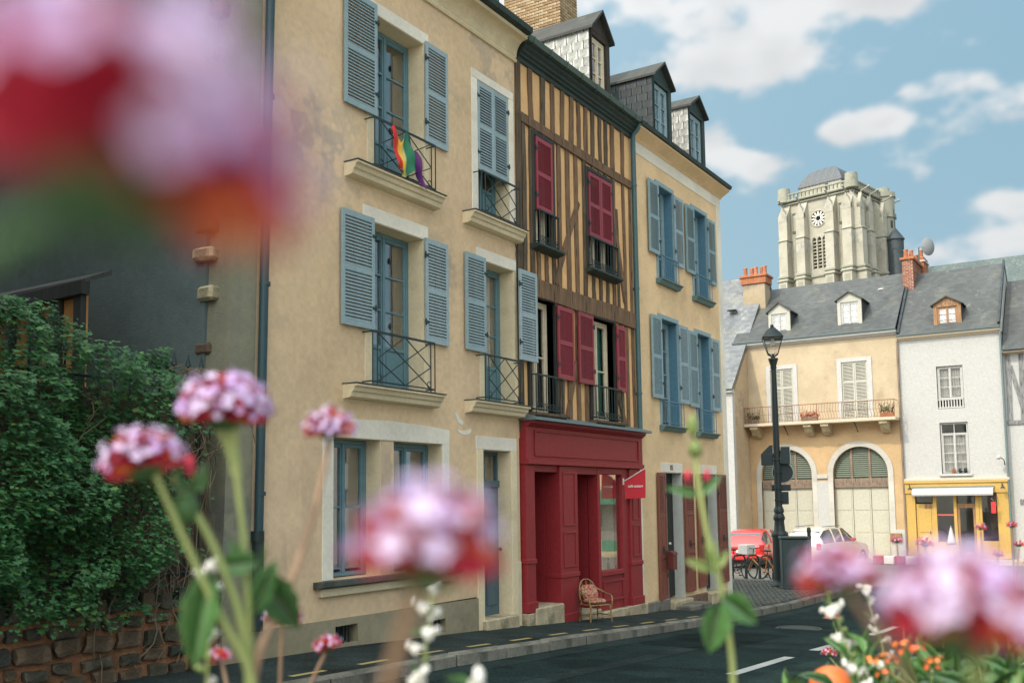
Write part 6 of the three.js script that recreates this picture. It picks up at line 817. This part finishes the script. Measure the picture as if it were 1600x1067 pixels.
{ const h = thing('timbered_outhouse', 'small half-timbered outhouse with orange panels behind the ivy', 'outhouse', { at: [0, 0, -6.2], base: [-11, 0, 0] }), r = rng(93);
  A(h, 'wall', bb(-14, -9.27, -.2, 4.0, -.2, -.05), mat(.80, .38, .12, { map: T.plaster, rough: .95 })); for (const [x, w] of [[-9.13, .13], [-9.56, .16], [-9.95, .12], [-10.35, .12], [-10.8, .12], [-11.3, .1], [-11.8, .12], [-12.6, .1], [-13.5, .1]]) A(h, 'timber', hewn([x, 0], [x + (r() - .5) * .05, 3.85], w, .05, r), M.darkWood, 0, 0, -.04); A(h, 'beam', hewn([-14, 3.9], [-9.03, 3.9], .14, .08, r), M.darkWood, 0, 0, -.04); A(h, 'roof', prof([[.02, 3.99], [-.3, 4.14], [-.3, 4.08], [.02, 3.95]], -14.2, -9.02), M.slateRoof); }
{ const h = thing('tall_corner_house', 'tall plastered house left of the garden, outside the picture', 'house', { ...ROW, base: [-5, .2, -4] }); const ops = []; for (let x = -14; x < 3; x += 2.7) for (const y of [1, 4.2, 7.4]) ops.push([x, x + 1.05, y, y + 2]);
  A(h, 'wall', wallSheet([[-16, -.3], [-16, 11.6], [4.1, 11.6], [4.1, -.3]], ops, .35, 0), M.ochre); for (const o of ops) { casement(h, ...o, -.2, M.white, { rows: 3 }); room(h, ...o, -.352, .8); }
  A(h, 'side_wall', mg([prof([[-.36, -.3], [-.36, 11.6], [-4.2, 14.6], [-8.4, 11.6], [-8.4, -.3]], 3.8, 4.1), bb(-16, -15.7, -.3, 11.6, -8.4, -.36), bb(-16, 4.1, -.3, 11.6, -8.7, -8.41)]), M.gable); A(h, 'roof', prof([[.4, 11.5], [-4.2, 14.9], [-8.8, 11.5], [-8.8, 11.4], [-4.2, 14.78], [.34, 11.42]], -16.1, 4.2), M.roof); }
// ---------------------------------------------------------------- the planter in front of the camera and its flowers
{ const h = thing('planter', 'large wooden street planter below the flowers', 'planter', { at: [-.45, .25, -1.25], turn: 0 });
  const m = mat(.16, .12, .08, { map: T.wood, rough: .8 });
  A(h, 'box', mg([bb(-.62, .75, 0, .78, -1.3, -1.24, .01), bb(-.62, .75, 0, .78, 1.1, 1.16, .01), bb(-.62, -.56, 0, .78, -1.24, 1.1, .01), bb(.69, .75, 0, .78, -1.24, 1.1, .01)]), m); A(h, 'soil', bb(-.56, .69, .5, .72, -1.24, 1.1), mat(.05, .035, .025, { map: T.stone, rough: 1 })); }
const F = { petal: mat(.68, .56, .82, { rough: .6, transmission: .25, thickness: 0 }), petalDeep: mat(.56, .38, .70, { rough: .6, transmission: .25, thickness: 0 }), calyx: mat(.50, .03, .07, { rough: .6 }), calyxWarm: mat(.60, .15, .03, { rough: .6 }), stem: mat(.30, .36, .13, { rough: .6 }), stemRed: mat(.30, .19, .12, { rough: .6 }), leaf: mat(.10, .27, .085, { map: T.leaf, rough: .5, transmission: .3, thickness: 0 }), leafDark: mat(.05, .16, .05, { map: T.leaf, rough: .5, transmission: .25, thickness: 0 }), leafPale: mat(.30, .42, .14, { map: T.leaf, rough: .5, transmission: .3, thickness: 0 }), white: mat(.80, .80, .76, { rough: .6, transmission: .25, thickness: 0 }), orange: mat(.72, .13, .03, { rough: .55, transmission: .15, thickness: 0 }), orangeLight: mat(.74, .20, .04, { rough: .55 }) };
function leafGeo(L, Wd, bend = .3, fold = .2, teeth = 0) { const n = 9, P = [], q = (i, s) => { const t = i / n, w = Wd * .5 * Math.pow(Math.sin(Math.PI * Math.pow(t, .72)), .85) * (1 + (teeth ? teeth * (i % 2 ? 1 : -1) : 0)); return [s * w, L * t - .35 * bend * L * t * t, -bend * L * t * t + Math.abs(s) * fold * w]; }; for (let i = 0; i < n; i++) for (const s of [-1, 1]) { const a = q(i, 0), b = q(i + 1, 0), c = q(i + 1, s), d = q(i, s); P.push(...a, ...b, ...c, ...a, ...c, ...d); } const g = new THREE.BufferGeometry(); g.setAttribute('position', new THREE.Float32BufferAttribute(P, 3)); const v = mergeVertices(g, 1e-6); v.computeVertexNormals(); const u = v.toNonIndexed(); const uv = new Float32Array(u.attributes.position.count * 2), p = u.attributes.position; for (let i = 0; i < p.count; i++) { uv[i * 2] = p.getY(i) / L; uv[i * 2 + 1] = p.getX(i) / Wd + .5; } u.setAttribute('uv', new THREE.BufferAttribute(uv, 2)); return u; }
const up = new THREE.Vector3(0, 1, 0);
function orient(g, dir, at, spin = 0) { g.rotateY(spin); g.applyQuaternion(new THREE.Quaternion().setFromUnitVectors(up, new THREE.Vector3(...dir).normalize())); g.translate(...at); return g; }
// one flat-topped cluster: calyx tubes fanning out from the stalk, five-petalled florets at their tips
function cluster(h, at, R, dir, seed, n = 62, round = 0) {
  const r = rng(seed), c1 = [], c2 = [], p1 = [], p2 = [], Q = new THREE.Quaternion().setFromUnitVectors(up, new THREE.Vector3(...dir).normalize());
  const C = G(h, 'flower_head', ...at); C.g.quaternion.copy(Q);
  for (let i = 0; i < n; i++) { const ph = i * 2.39996 + r() * .4, el = Math.acos(1 - (i + .5) / n * (1.12 + .25 * round)), d = new THREE.Vector3(Math.sin(el) * Math.cos(ph), Math.cos(el) * (.74 + .36 * round) + .02 + .3 * round, Math.sin(el) * Math.sin(ph)); const L = R * (.82 + .3 * r()), tip = d.clone().multiplyScalar(L), w = R * .07;
    const tubeG = new THREE.CylinderGeometry(w * 1.35, w * .8, L * .62, 6, 1, true).translate(0, L * .56, 0); orient(tubeG, d.toArray(), [0, 0, 0]); (r() < .72 ? c1 : c2).push(uvm(tubeG));
    if (r() < (d.y > .45 ? .97 : round ? .66 : .84)) { const pr = R * (round ? .14 : .10) * (.75 + .5 * r()), open = r() < .82, l = []; for (let k = 0; k < 5; k++) { const a = k / 5 * Math.PI * 2; const pg = new THREE.CircleGeometry(pr * .52, 6).scale(.85, 1.15, 1).rotateX(-Math.PI / 2).translate(0, 0, pr * .62).rotateX(open ? -.25 : .9).rotateY(a); l.push(uvm(pg)); } const fl = mg(l); fl.translate(0, L * .9, 0); orient(fl, [d.x + (r() - .5) * .5, d.y + .15 + (r() - .5) * .3, d.z + (r() - .5) * .5], [0, 0, 0], r() * 6); fl.translate(tip.x * .06, tip.y * .06, tip.z * .06); (r() < .7 ? p1 : p2).push(fl); } }
  for (const [nm, l, m] of [['calyxes', c1, F.calyx], ['calyxes', c2, F.calyxWarm], ['petals', p1, F.petal], ['petals', p2, F.petalDeep]]) if (l.length) A(C, nm, mg(l), m).userData.kind = 'stuff';
  A(C, 'flower_base', uvm(new THREE.SphereGeometry(R * .42, 10, 7).scale(1, .7, 1)), F.leafDark); return C;
}
function addLeaf(h, at, L, Wd, dir, spin, m = F.leaf, bend = .3, teeth = 0) { return A(h, 'leaf', orient(leafGeo(L, Wd, bend, .25, teeth), dir, at, spin), m); }
// a leaf set so that its blade is seen broadside from the street
function faceLeaf(h, at, L, Wd, dir, m, bend = .25, teeth = .08) { const y = new THREE.Vector3(...dir).normalize(), z = new THREE.Vector3(.5, .35, .8).addScaledVector(y, -y.dot(new THREE.Vector3(.5, .35, .8))).normalize(), x = new THREE.Vector3().crossVectors(y, z); const g = leafGeo(L, Wd, bend, .25, teeth); g.applyMatrix4(new THREE.Matrix4().makeBasis(x, y, z)); g.translate(...at); return A(h, 'leaf', g, m); }
const soilY = .97;
const verb = (label, base, group) => { const b = [base[0], soilY, base[2]]; return thing('verbena', label, 'flower', { at: [0, 0, 0], base: b, group }); };
const down = (pts) => [...pts, [pts[pts.length - 1][0] - .005, soilY, pts[pts.length - 1][2]]];
{ const st = [[[-.388, 1.714, -.347], [-.386, 1.679, -.354], [-.386, 1.633, -.36], [-.391, 1.579, -.369], [-.404, 1.498, -.384]], [[-.393, 1.686, -.308], [-.392, 1.651, -.327], [-.389, 1.615, -.346], [-.387, 1.582, -.365], [-.403, 1.5, -.384]], [[-.385, 1.704, -.42], [-.385, 1.665, -.408], [-.386, 1.625, -.39], [-.389, 1.587, -.37], [-.404, 1.498, -.385]], [[-.402, 1.684, -.326], [-.394, 1.669, -.332], [-.389, 1.641, -.346], [-.387, 1.608, -.359], [-.397, 1.559, -.376]]];
  const h = verb('branching lilac verbena with three heads before the ivy and pipe', [-.404, 0, -.384]);
  st.forEach((p, i) => A(h, 'stem', taperTube(i < 1 ? down(p) : p, .0015, .0027, 24, 8), i === 2 ? F.stemRed : F.stem));
  A(h, 'stem', mg([taperTube([[-.384, 1.716, -.350], [-.386, 1.7, -.352], [-.386, 1.682, -.354]], .0014, .002, 8, 6), taperTube([[-.394, 1.715, -.343], [-.39, 1.7, -.349], [-.3865, 1.684, -.353]], .0014, .002, 8, 6)]), F.stem);
  cluster(h, [-.389, 1.7135, -.347], .0245, [.05, 1, .02], 101, 190); cluster(h, [-.397, 1.6875, -.306], .0205, [-.25, 1, .1], 102, 170); cluster(h, [-.385, 1.709, -.42], .0155, [.05, 1, .05], 103, 120);
  A(h, 'bud', mg([uvm(new THREE.SphereGeometry(.0062, 10, 8).scale(1, 1.25, 1).translate(-.396, 1.668, -.33)), taperTube([[-.398, 1.676, -.329], [-.399, 1.683, -.328], [-.4, 1.69, -.327]], .003, .001, 6, 6)]), F.leaf); A(h, 'bud', uvm(new THREE.SphereGeometry(.0032, 8, 6).scale(.8, 1.7, .8).translate(-.394, 1.689, -.33)), F.calyx);
  addLeaf(h, [-.395, 1.676, -.331], .02, .009, [.5, .6, -.4], 1.2, F.leaf, .9); faceLeaf(h, [-0.374, 1.641, -0.356], 0.0241, 0.0129, [-0.806, -0.05, 0.504], F.leaf, 0.2); faceLeaf(h, [-0.389, 1.637, -0.34], 0.0557, 0.0197, [-0.237, -1, 0.149], F.leaf, 0.25); faceLeaf(h, [-0.388, 1.633, -0.371], 0.0401, 0.0201, [0.466, -0.75, -0.292], F.leafDark, 0.4); faceLeaf(h, [-0.387, 1.614, -0.365], 0.0315, 0.0132, [0.297, 0.9, -0.186], F.leaf, 0.2); faceLeaf(h, [-0.386, 1.637, -0.36], 0.0197, 0.0085, [-0.424, 0.8, 0.266], F.leaf, 0.3); addLeaf(h, [-.386, 1.63, -.36], .024, .009, [.5, .75, -.4], 2.0, F.leaf, .3);
}
[['small lilac verbena head above the ochre house dado', [-.617, 1.573, -.617], .0182, [[-.617, 1.569, -.616], [-.626, 1.518, -.623], [-.657, 1.384, -.65]], 110], ['tiny lilac verbena head in front of the cellar vent', [-.619, 1.541, -.674], .0138, [[-.621, 1.537, -.673], [-.632, 1.511, -.666], [-.648, 1.384, -.656]], 111], ['lilac verbena head low beside the large hanging leaf', [-.623, 1.548, -.554], .0105, [[-.621, 1.545, -.555], [-.613, 1.503, -.56], [-.599, 1.416, -.569]], 112]].forEach(([lab, c, R, s, sd]) => { const h = verb(lab, s[2], 'verbena flowers in the planter'); A(h, 'stem', taperTube(down(s), .0015, .0022, 18, 6), F.stemRed); cluster(h, c, R, [(sd % 3 - 1) * .25, 1, .1], sd, 44); });
[['large blurred verbena head in front of the ochre house door', [-0.112, 1.658, -0.148], 0.0155, [[-0.113, 1.657, -0.148], [-0.118, 1.649, -0.151], [-0.128, 1.633, -0.156], [-0.146, 1.6, -0.168]], 120, [.05, 1, -.1], F.stemRed],
  ['huge blurred verbena head at the top left over the grey gable', [-0.058, 1.692, -0.042], 0.0132, [[-0.059, 1.691, -0.041], [-0.069, 1.691, -0.037], [-0.108, 1.676, -0.039], [-0.152, 1.619, -0.046]], 121, [.3, .9, -.1], F.leafDark],
  ['blurred verbena head in front of the street cabinet', [-0.062, 1.649, -0.245], 0.0108, [[-0.061, 1.649, -0.245], [-0.055, 1.636, -0.261], [-0.053, 1.62, -0.274], [-0.053, 1.579, -0.297]], 122, [-.2, 1, -.05], F.stemRed],
  ['largest blurred verbena head at the right edge below the yellow shop', [-0.028, 1.646, -0.189], 0.0152, [[-0.026, 1.646, -0.19], [-0.026, 1.636, -0.196], [-0.029, 1.605, -0.218]], 123, [.1, 1, -.1], F.stem]].forEach(([lab, c, R, s, sd, dir, m]) => { const h = verb(lab, s[s.length - 1], 'verbena flowers in the planter'); const k = R / .0195; A(h, 'stem', taperTube(down(s), .0017 * k, .0024 * k, 20, 8), m); cluster(h, c, R, dir, sd, sd === 122 ? 90 : 84, sd === 122 ? 0 : 1); });
{ // upright salvia stalk, not yet in flower
  const s = [[-0.233, 1.705, -0.585], [-0.232, 1.681, -0.587], [-0.228, 1.649, -0.589], [-0.223, 1.613, -0.599], [-0.222, 1.581, -0.608], [-0.223, 1.551, -0.614], [-.231, 1.457, -.631]];
  const h = thing('salvia', 'upright green salvia stalk with paired leaves before the brown shutters', 'flower', { base: [-.231, soilY, -.631] });
  A(h, 'stem', taperTube(down(s), 0.0015, 0.0040, 26, 8), F.stem); faceLeaf(h, [-0.231, 1.671, -0.587], 0.0231, 0.0060, [-0.848, 0.3, 0.531], F.leaf, 0.15); faceLeaf(h, [-0.231, 1.671, -0.587], 0.0199, 0.0068, [0.636, 0.72, -0.398], F.leaf, 0.1); faceLeaf(h, [-0.226, 1.625, -0.59], 0.0191, 0.0064, [-0.721, 0.45, 0.451], F.leafPale, 0.3); faceLeaf(h, [-0.224, 1.626, -0.591], 0.0159, 0.0060, [0.509, 0.8, -0.319], F.leafPale, 0.2); faceLeaf(h, [-0.225, 1.622, -0.59], 0.0239, 0.0040, [0.085, 1, -0.053], F.leafPale, 0.1); faceLeaf(h, [-0.226, 1.628, -0.59], 0.0159, 0.0040, [-0.17, 1, 0.106], F.leafPale, 0.1); faceLeaf(h, [-0.219, 1.61, -0.588], 0.0297, 0.0166, [0.636, -0.55, -0.398], F.leaf, 0.15); faceLeaf(h, [-0.22, 1.605, -0.588], 0.0324, 0.0182, [-0.212, -1, 0.133], F.leaf, 0.15); faceLeaf(h, [-0.222, 1.607, -0.598], 0.0181, 0.0121, [0.17, -0.9, -0.106], F.leafDark, 0.2);
  A(h, 'bud', mg([uvm(new THREE.SphereGeometry(.0045, 10, 8).scale(.8, 1.6, .8).translate(-.2337, 1.7146, -.5853)), uvm(new THREE.SphereGeometry(.0048, 10, 8).scale(.9, 1.1, .9).translate(-.2325, 1.6998, -.5853))]), F.leafPale); for (const [x, z] of [[-.2368, -.5828], [-.2269, -.5902]]) A(h, 'bud', uvm(new THREE.SphereGeometry(.0024, 8, 6).scale(.8, 1.7, .8).translate(x, 1.6836, z)), F.calyx); addLeaf(h, [-0.233, 1.695, -0.585], 0.0112, 0.0087, [.5, .4, .3], 1, F.leafDark, 1);
}
// white salvias: two-lipped blossoms in whorls along a thin stalk
function lipFlower(r, s) { const l = [taperTube([[0, 0, 0], [0, s * .35, .05 * s], [0, s * .7, s * .12]], s * .09, s * .17, 6, 7), uvm(new THREE.SphereGeometry(s * .24, 8, 6).scale(.8, .55, 1.3).translate(0, s * .86, s * .05))]; for (const a of [-.7, 0, .7]) l.push(uvm(new THREE.CircleGeometry(s * .24, 7).scale(.8, 1.3, 1).translate(0, -s * .26, 0).rotateX(-.6).rotateY(a).translate(Math.sin(a) * s * .16, s * .74, s * .3))); return mg(l); }
[['short white salvia below the large blurred verbena', [[-.372, 1.614, -.499], [-.375, 1.591, -.497], [-.383, 1.557, -.503], [-.399, 1.462, -.517]], .0105, 9, 131], ['white salvia sprig behind the three-headed verbena', [[-.487, 1.634, -.426], [-.487, 1.614, -.426], [-.489, 1.583, -.426], [-.497, 1.554, -.432], [-.512, 1.464, -.446]], .0105, 9, 132], ['white salvia blossoms at the bottom edge before the kerb', [[-.313, 1.571, -.453], [-.317, 1.563, -.45], [-.326, 1.494, -.445]], .0145, 5, 133], ['tall white salvia spike leaning over the road markings', [[-.273, 1.586, -1.009], [-.262, 1.553, -1.016], [-.253, 1.522, -1.022], [-.243, 1.484, -1.028], [-.236, 1.344, -1.032]], .0135, 20, 134], ['white salvia spike half hidden by the right-hand verbena', [[-.271, 1.574, -1.187], [-.266, 1.535, -1.19], [-.257, 1.499, -1.196], [-.256, 1.295, -1.197]], .0135, 14, 135]].forEach(([lab, s, fs, n, sd]) => {
  const r = rng(sd), h = thing('white_salvia', lab, 'flower', { base: [s[s.length - 1][0], soilY, s[s.length - 1][2]], group: 'white salvias in the planter' }), cv = new THREE.CatmullRomCurve3(s.map(p => new THREE.Vector3(...p)));
  A(h, 'stem', taperTube(down(s), .0009, .0018, 20, 6), F.stem);
  for (let i = 0; i < n; i++) { const t = (i / n) * (n > 12 ? .72 : .5), p = cv.getPointAt(t), a = i * 2.1 + r(), d = [Math.cos(a), .25 + r() * .4 - t * .3, Math.sin(a)]; if (r() < .78) A(h, 'blossom', orient(lipFlower(r, fs * (.75 + .5 * r())), d, p.toArray(), r() * 1), F.white); else A(h, 'bud', orient(uvm(new THREE.SphereGeometry(fs * .22, 7, 5).scale(1, 1.8, 1).translate(0, fs * .4, 0)), d, p.toArray()), F.leafPale); A(h, 'calyx', orient(uvm(new THREE.ConeGeometry(fs * .14, fs * .5, 6).rotateX(Math.PI).translate(0, fs * .25, 0)), d, p.toArray()), F.leaf); if (i % 3 === 0) addLeaf(h, p.toArray(), fs * 1.1, fs * .45, [Math.cos(a + 2), .5, Math.sin(a + 2)], r() * 6, F.leaf, .4); } });
// thin distant verbenas
[['leftmost thin verbena over the yellow shop skirting', [-.435, 1.573, -2.206], [-.431, 1.396, -2.208]], ['thin verbena with a loose head below the yellow side door', [-.385, 1.566, -2.237], [-.365, 1.395, -2.25]], ['thin dark verbena before the yellow shop doorway', [-.285, 1.597, -2.299], [-.281, 1.394, -2.302]], ['tallest thin verbena at the right edge of the yellow shop', [-.229, 1.601, -2.334], [-.231, 1.393, -2.333]], ['rightmost thin verbena beside the yellow shop', [-.219, 1.561, -2.341], [-.234, 1.393, -2.331]], ['thin verbena low before the right yellow pilaster', [-.257, 1.541, -2.317], [-.249, 1.393, -2.322]], ['single lilac button beside the white salvia spike', [-.554, 1.416, -2.131], [-.532, 1.3, -2.145]], ['small pink bud on a thin stalk left of the orange blooms', [-.563, 1.343, -2.125], [-.511, 1.25, -2.158]]].forEach(([lab, c, m], i) => { const h = verb(lab, [m[0] + .01, 0, m[2] + .03], 'verbena flowers in the planter'); A(h, 'stem', taperTube([[c[0], c[1] - .006, c[2]], m, [m[0] + .01, soilY, m[2] + .03]], .0016, .0026, 16, 6), i > 5 ? F.stem : F.stemRed); cluster(h, c, i === 1 ? .02 : i > 5 ? .018 : .0135, [.1, 1, 0], 140 + i, 24); if (i < 4) A(h, 'side_shoot', taperTube([[m[0], (c[1] + m[1]) / 2, m[2]], [m[0] + .02, (c[1] + m[1]) / 2 + .03, m[2]], [m[0] + .03, c[1] - .03, m[2]]], .001, .0006, 8, 5), F.stemRed); });
{ // bushy plants with small orange flowers at the lower right
  const spots = [[-.266, 1.452, -1.308, 'green bush with orange clustered flowers at the lower right'], [-.212, 1.447, -1.283, 'leafy bush with orange flowers below the blurred right-hand verbenas'], [-.147, 1.458, -1.265, 'leafy green bush second from the right edge'], [-.1, 1.475, -1.232, 'bright green bush at the lower right corner'], [-.212, 1.43, -1.165, 'low leafy bush at the bottom edge with an orange bloom'], [-.33, 1.41, -1.334, 'small leafy bush beside the round orange fruit']];
  const ora = [[-.232, 1.504, -1.176], [-.229, 1.497, -1.178], [-.219, 1.499, -1.184], [-.201, 1.485, -1.196], [-.205, 1.478, -1.193], [-.249, 1.472, -1.165], [-.247, 1.489, -1.167], [-.18, 1.464, -1.209], [-.242, 1.487, -1.17], [-.26, 1.487, -1.159]];
  spots.forEach(([x, y, z, lab], i) => { const r = rng(160 + i), h = thing('flowering_bush', lab, 'bush', { base: [x, soilY, z], group: 'leafy bushes in the planter' }); const lv = [[], [], []], stp = [];
    for (let k = 0; k < 24; k++) { const a = r() * 6.28, rad = .02 + r() * .075, hx = x + Math.cos(a) * rad, hz = z + Math.sin(a) * rad, hy = y - .03 + r() * .055; stp.push(taperTube([[x + Math.cos(a) * .02, soilY, z + Math.sin(a) * .02], [lerp(x, hx, .6), lerp(soilY, hy, .6), lerp(z, hz, .6)], [hx, hy, hz]], .002, .001, 8, 5)); for (let q = 0; q < 7; q++) { const b = a + q * 2.4 + r(), t = 1 - q * .05; lv[Math.floor(r() * 3)].push(orient(leafGeo(.028 + r() * .022, .014 + r() * .01, .3 + r() * .5, .25, .07), [Math.cos(b), .5 + r() * .5, Math.sin(b)], [lerp(x, hx, t), lerp(soilY, hy, t), lerp(z, hz, t)], r() * 6)); } }
    A(h, 'stems', mg(stp), F.stem).userData.kind = 'stuff'; lv.forEach((l, k) => { A(h, 'foliage', mg(l), [F.leaf, F.leafDark, F.leafGreen ??= mat(.14, .33, .10, { map: T.leaf, rough: .5, transmission: .3, thickness: 0 })][k]).userData.kind = 'stuff'; });
    ora.forEach((o, k) => { if (k % 6 !== i && !(i === 1 && k === 7)) return; const l = []; for (let q = 0; q < 9; q++) { const a = q * 2.4; l.push(orient(uvm(new THREE.CircleGeometry(.003, 6).rotateX(-1.1).translate(0, .004, .003)), [Math.cos(a) * .7, .7, Math.sin(a) * .7], [o[0] + Math.cos(a) * .0045, o[1] + .002 * r(), o[2] + Math.sin(a) * .0045], r() * 6)); } A(h, 'bloom', mg(l), k % 3 ? F.orange : F.orangeLight); A(h, 'bloom_stalk', taperTube([[o[0], o[1], o[2]], [lerp(o[0], x, .3), o[1] - .04, lerp(o[2], z, .3)], [lerp(o[0], x, .6), o[1] - .1, lerp(o[2], z, .6)]], .0012, .0015, 8, 5), F.stem); }); });
  const o = thing('orange_fruit', 'smooth round orange fruit at the bottom edge left of the bushes', 'fruit', { base: [-.334, 1.40, -1.266] }); const g = new THREE.SphereGeometry(.027, 28, 20), p = g.attributes.position; for (let i = 0; i < p.count; i++) { const a = Math.atan2(p.getZ(i), p.getX(i)), k = 1 + .02 * Math.cos(a * 9); p.setXYZ(i, p.getX(i) * k, p.getY(i) * .86, p.getZ(i) * k); } g.computeVertexNormals(); A(o, 'flesh', uvm(g), mat(.72, .16, .03, { rough: .4, clearcoat: .4, clearcoatRoughness: .3 }), -.334, 1.438, -1.266); A(o, 'stalk', taperTube([[-.334, 1.42, -1.266], [-.332, 1.3, -1.28], [-.33, soilY, -1.3]], .002, .004, 10, 6), F.stem);
}
renderer.render(scene, camera);
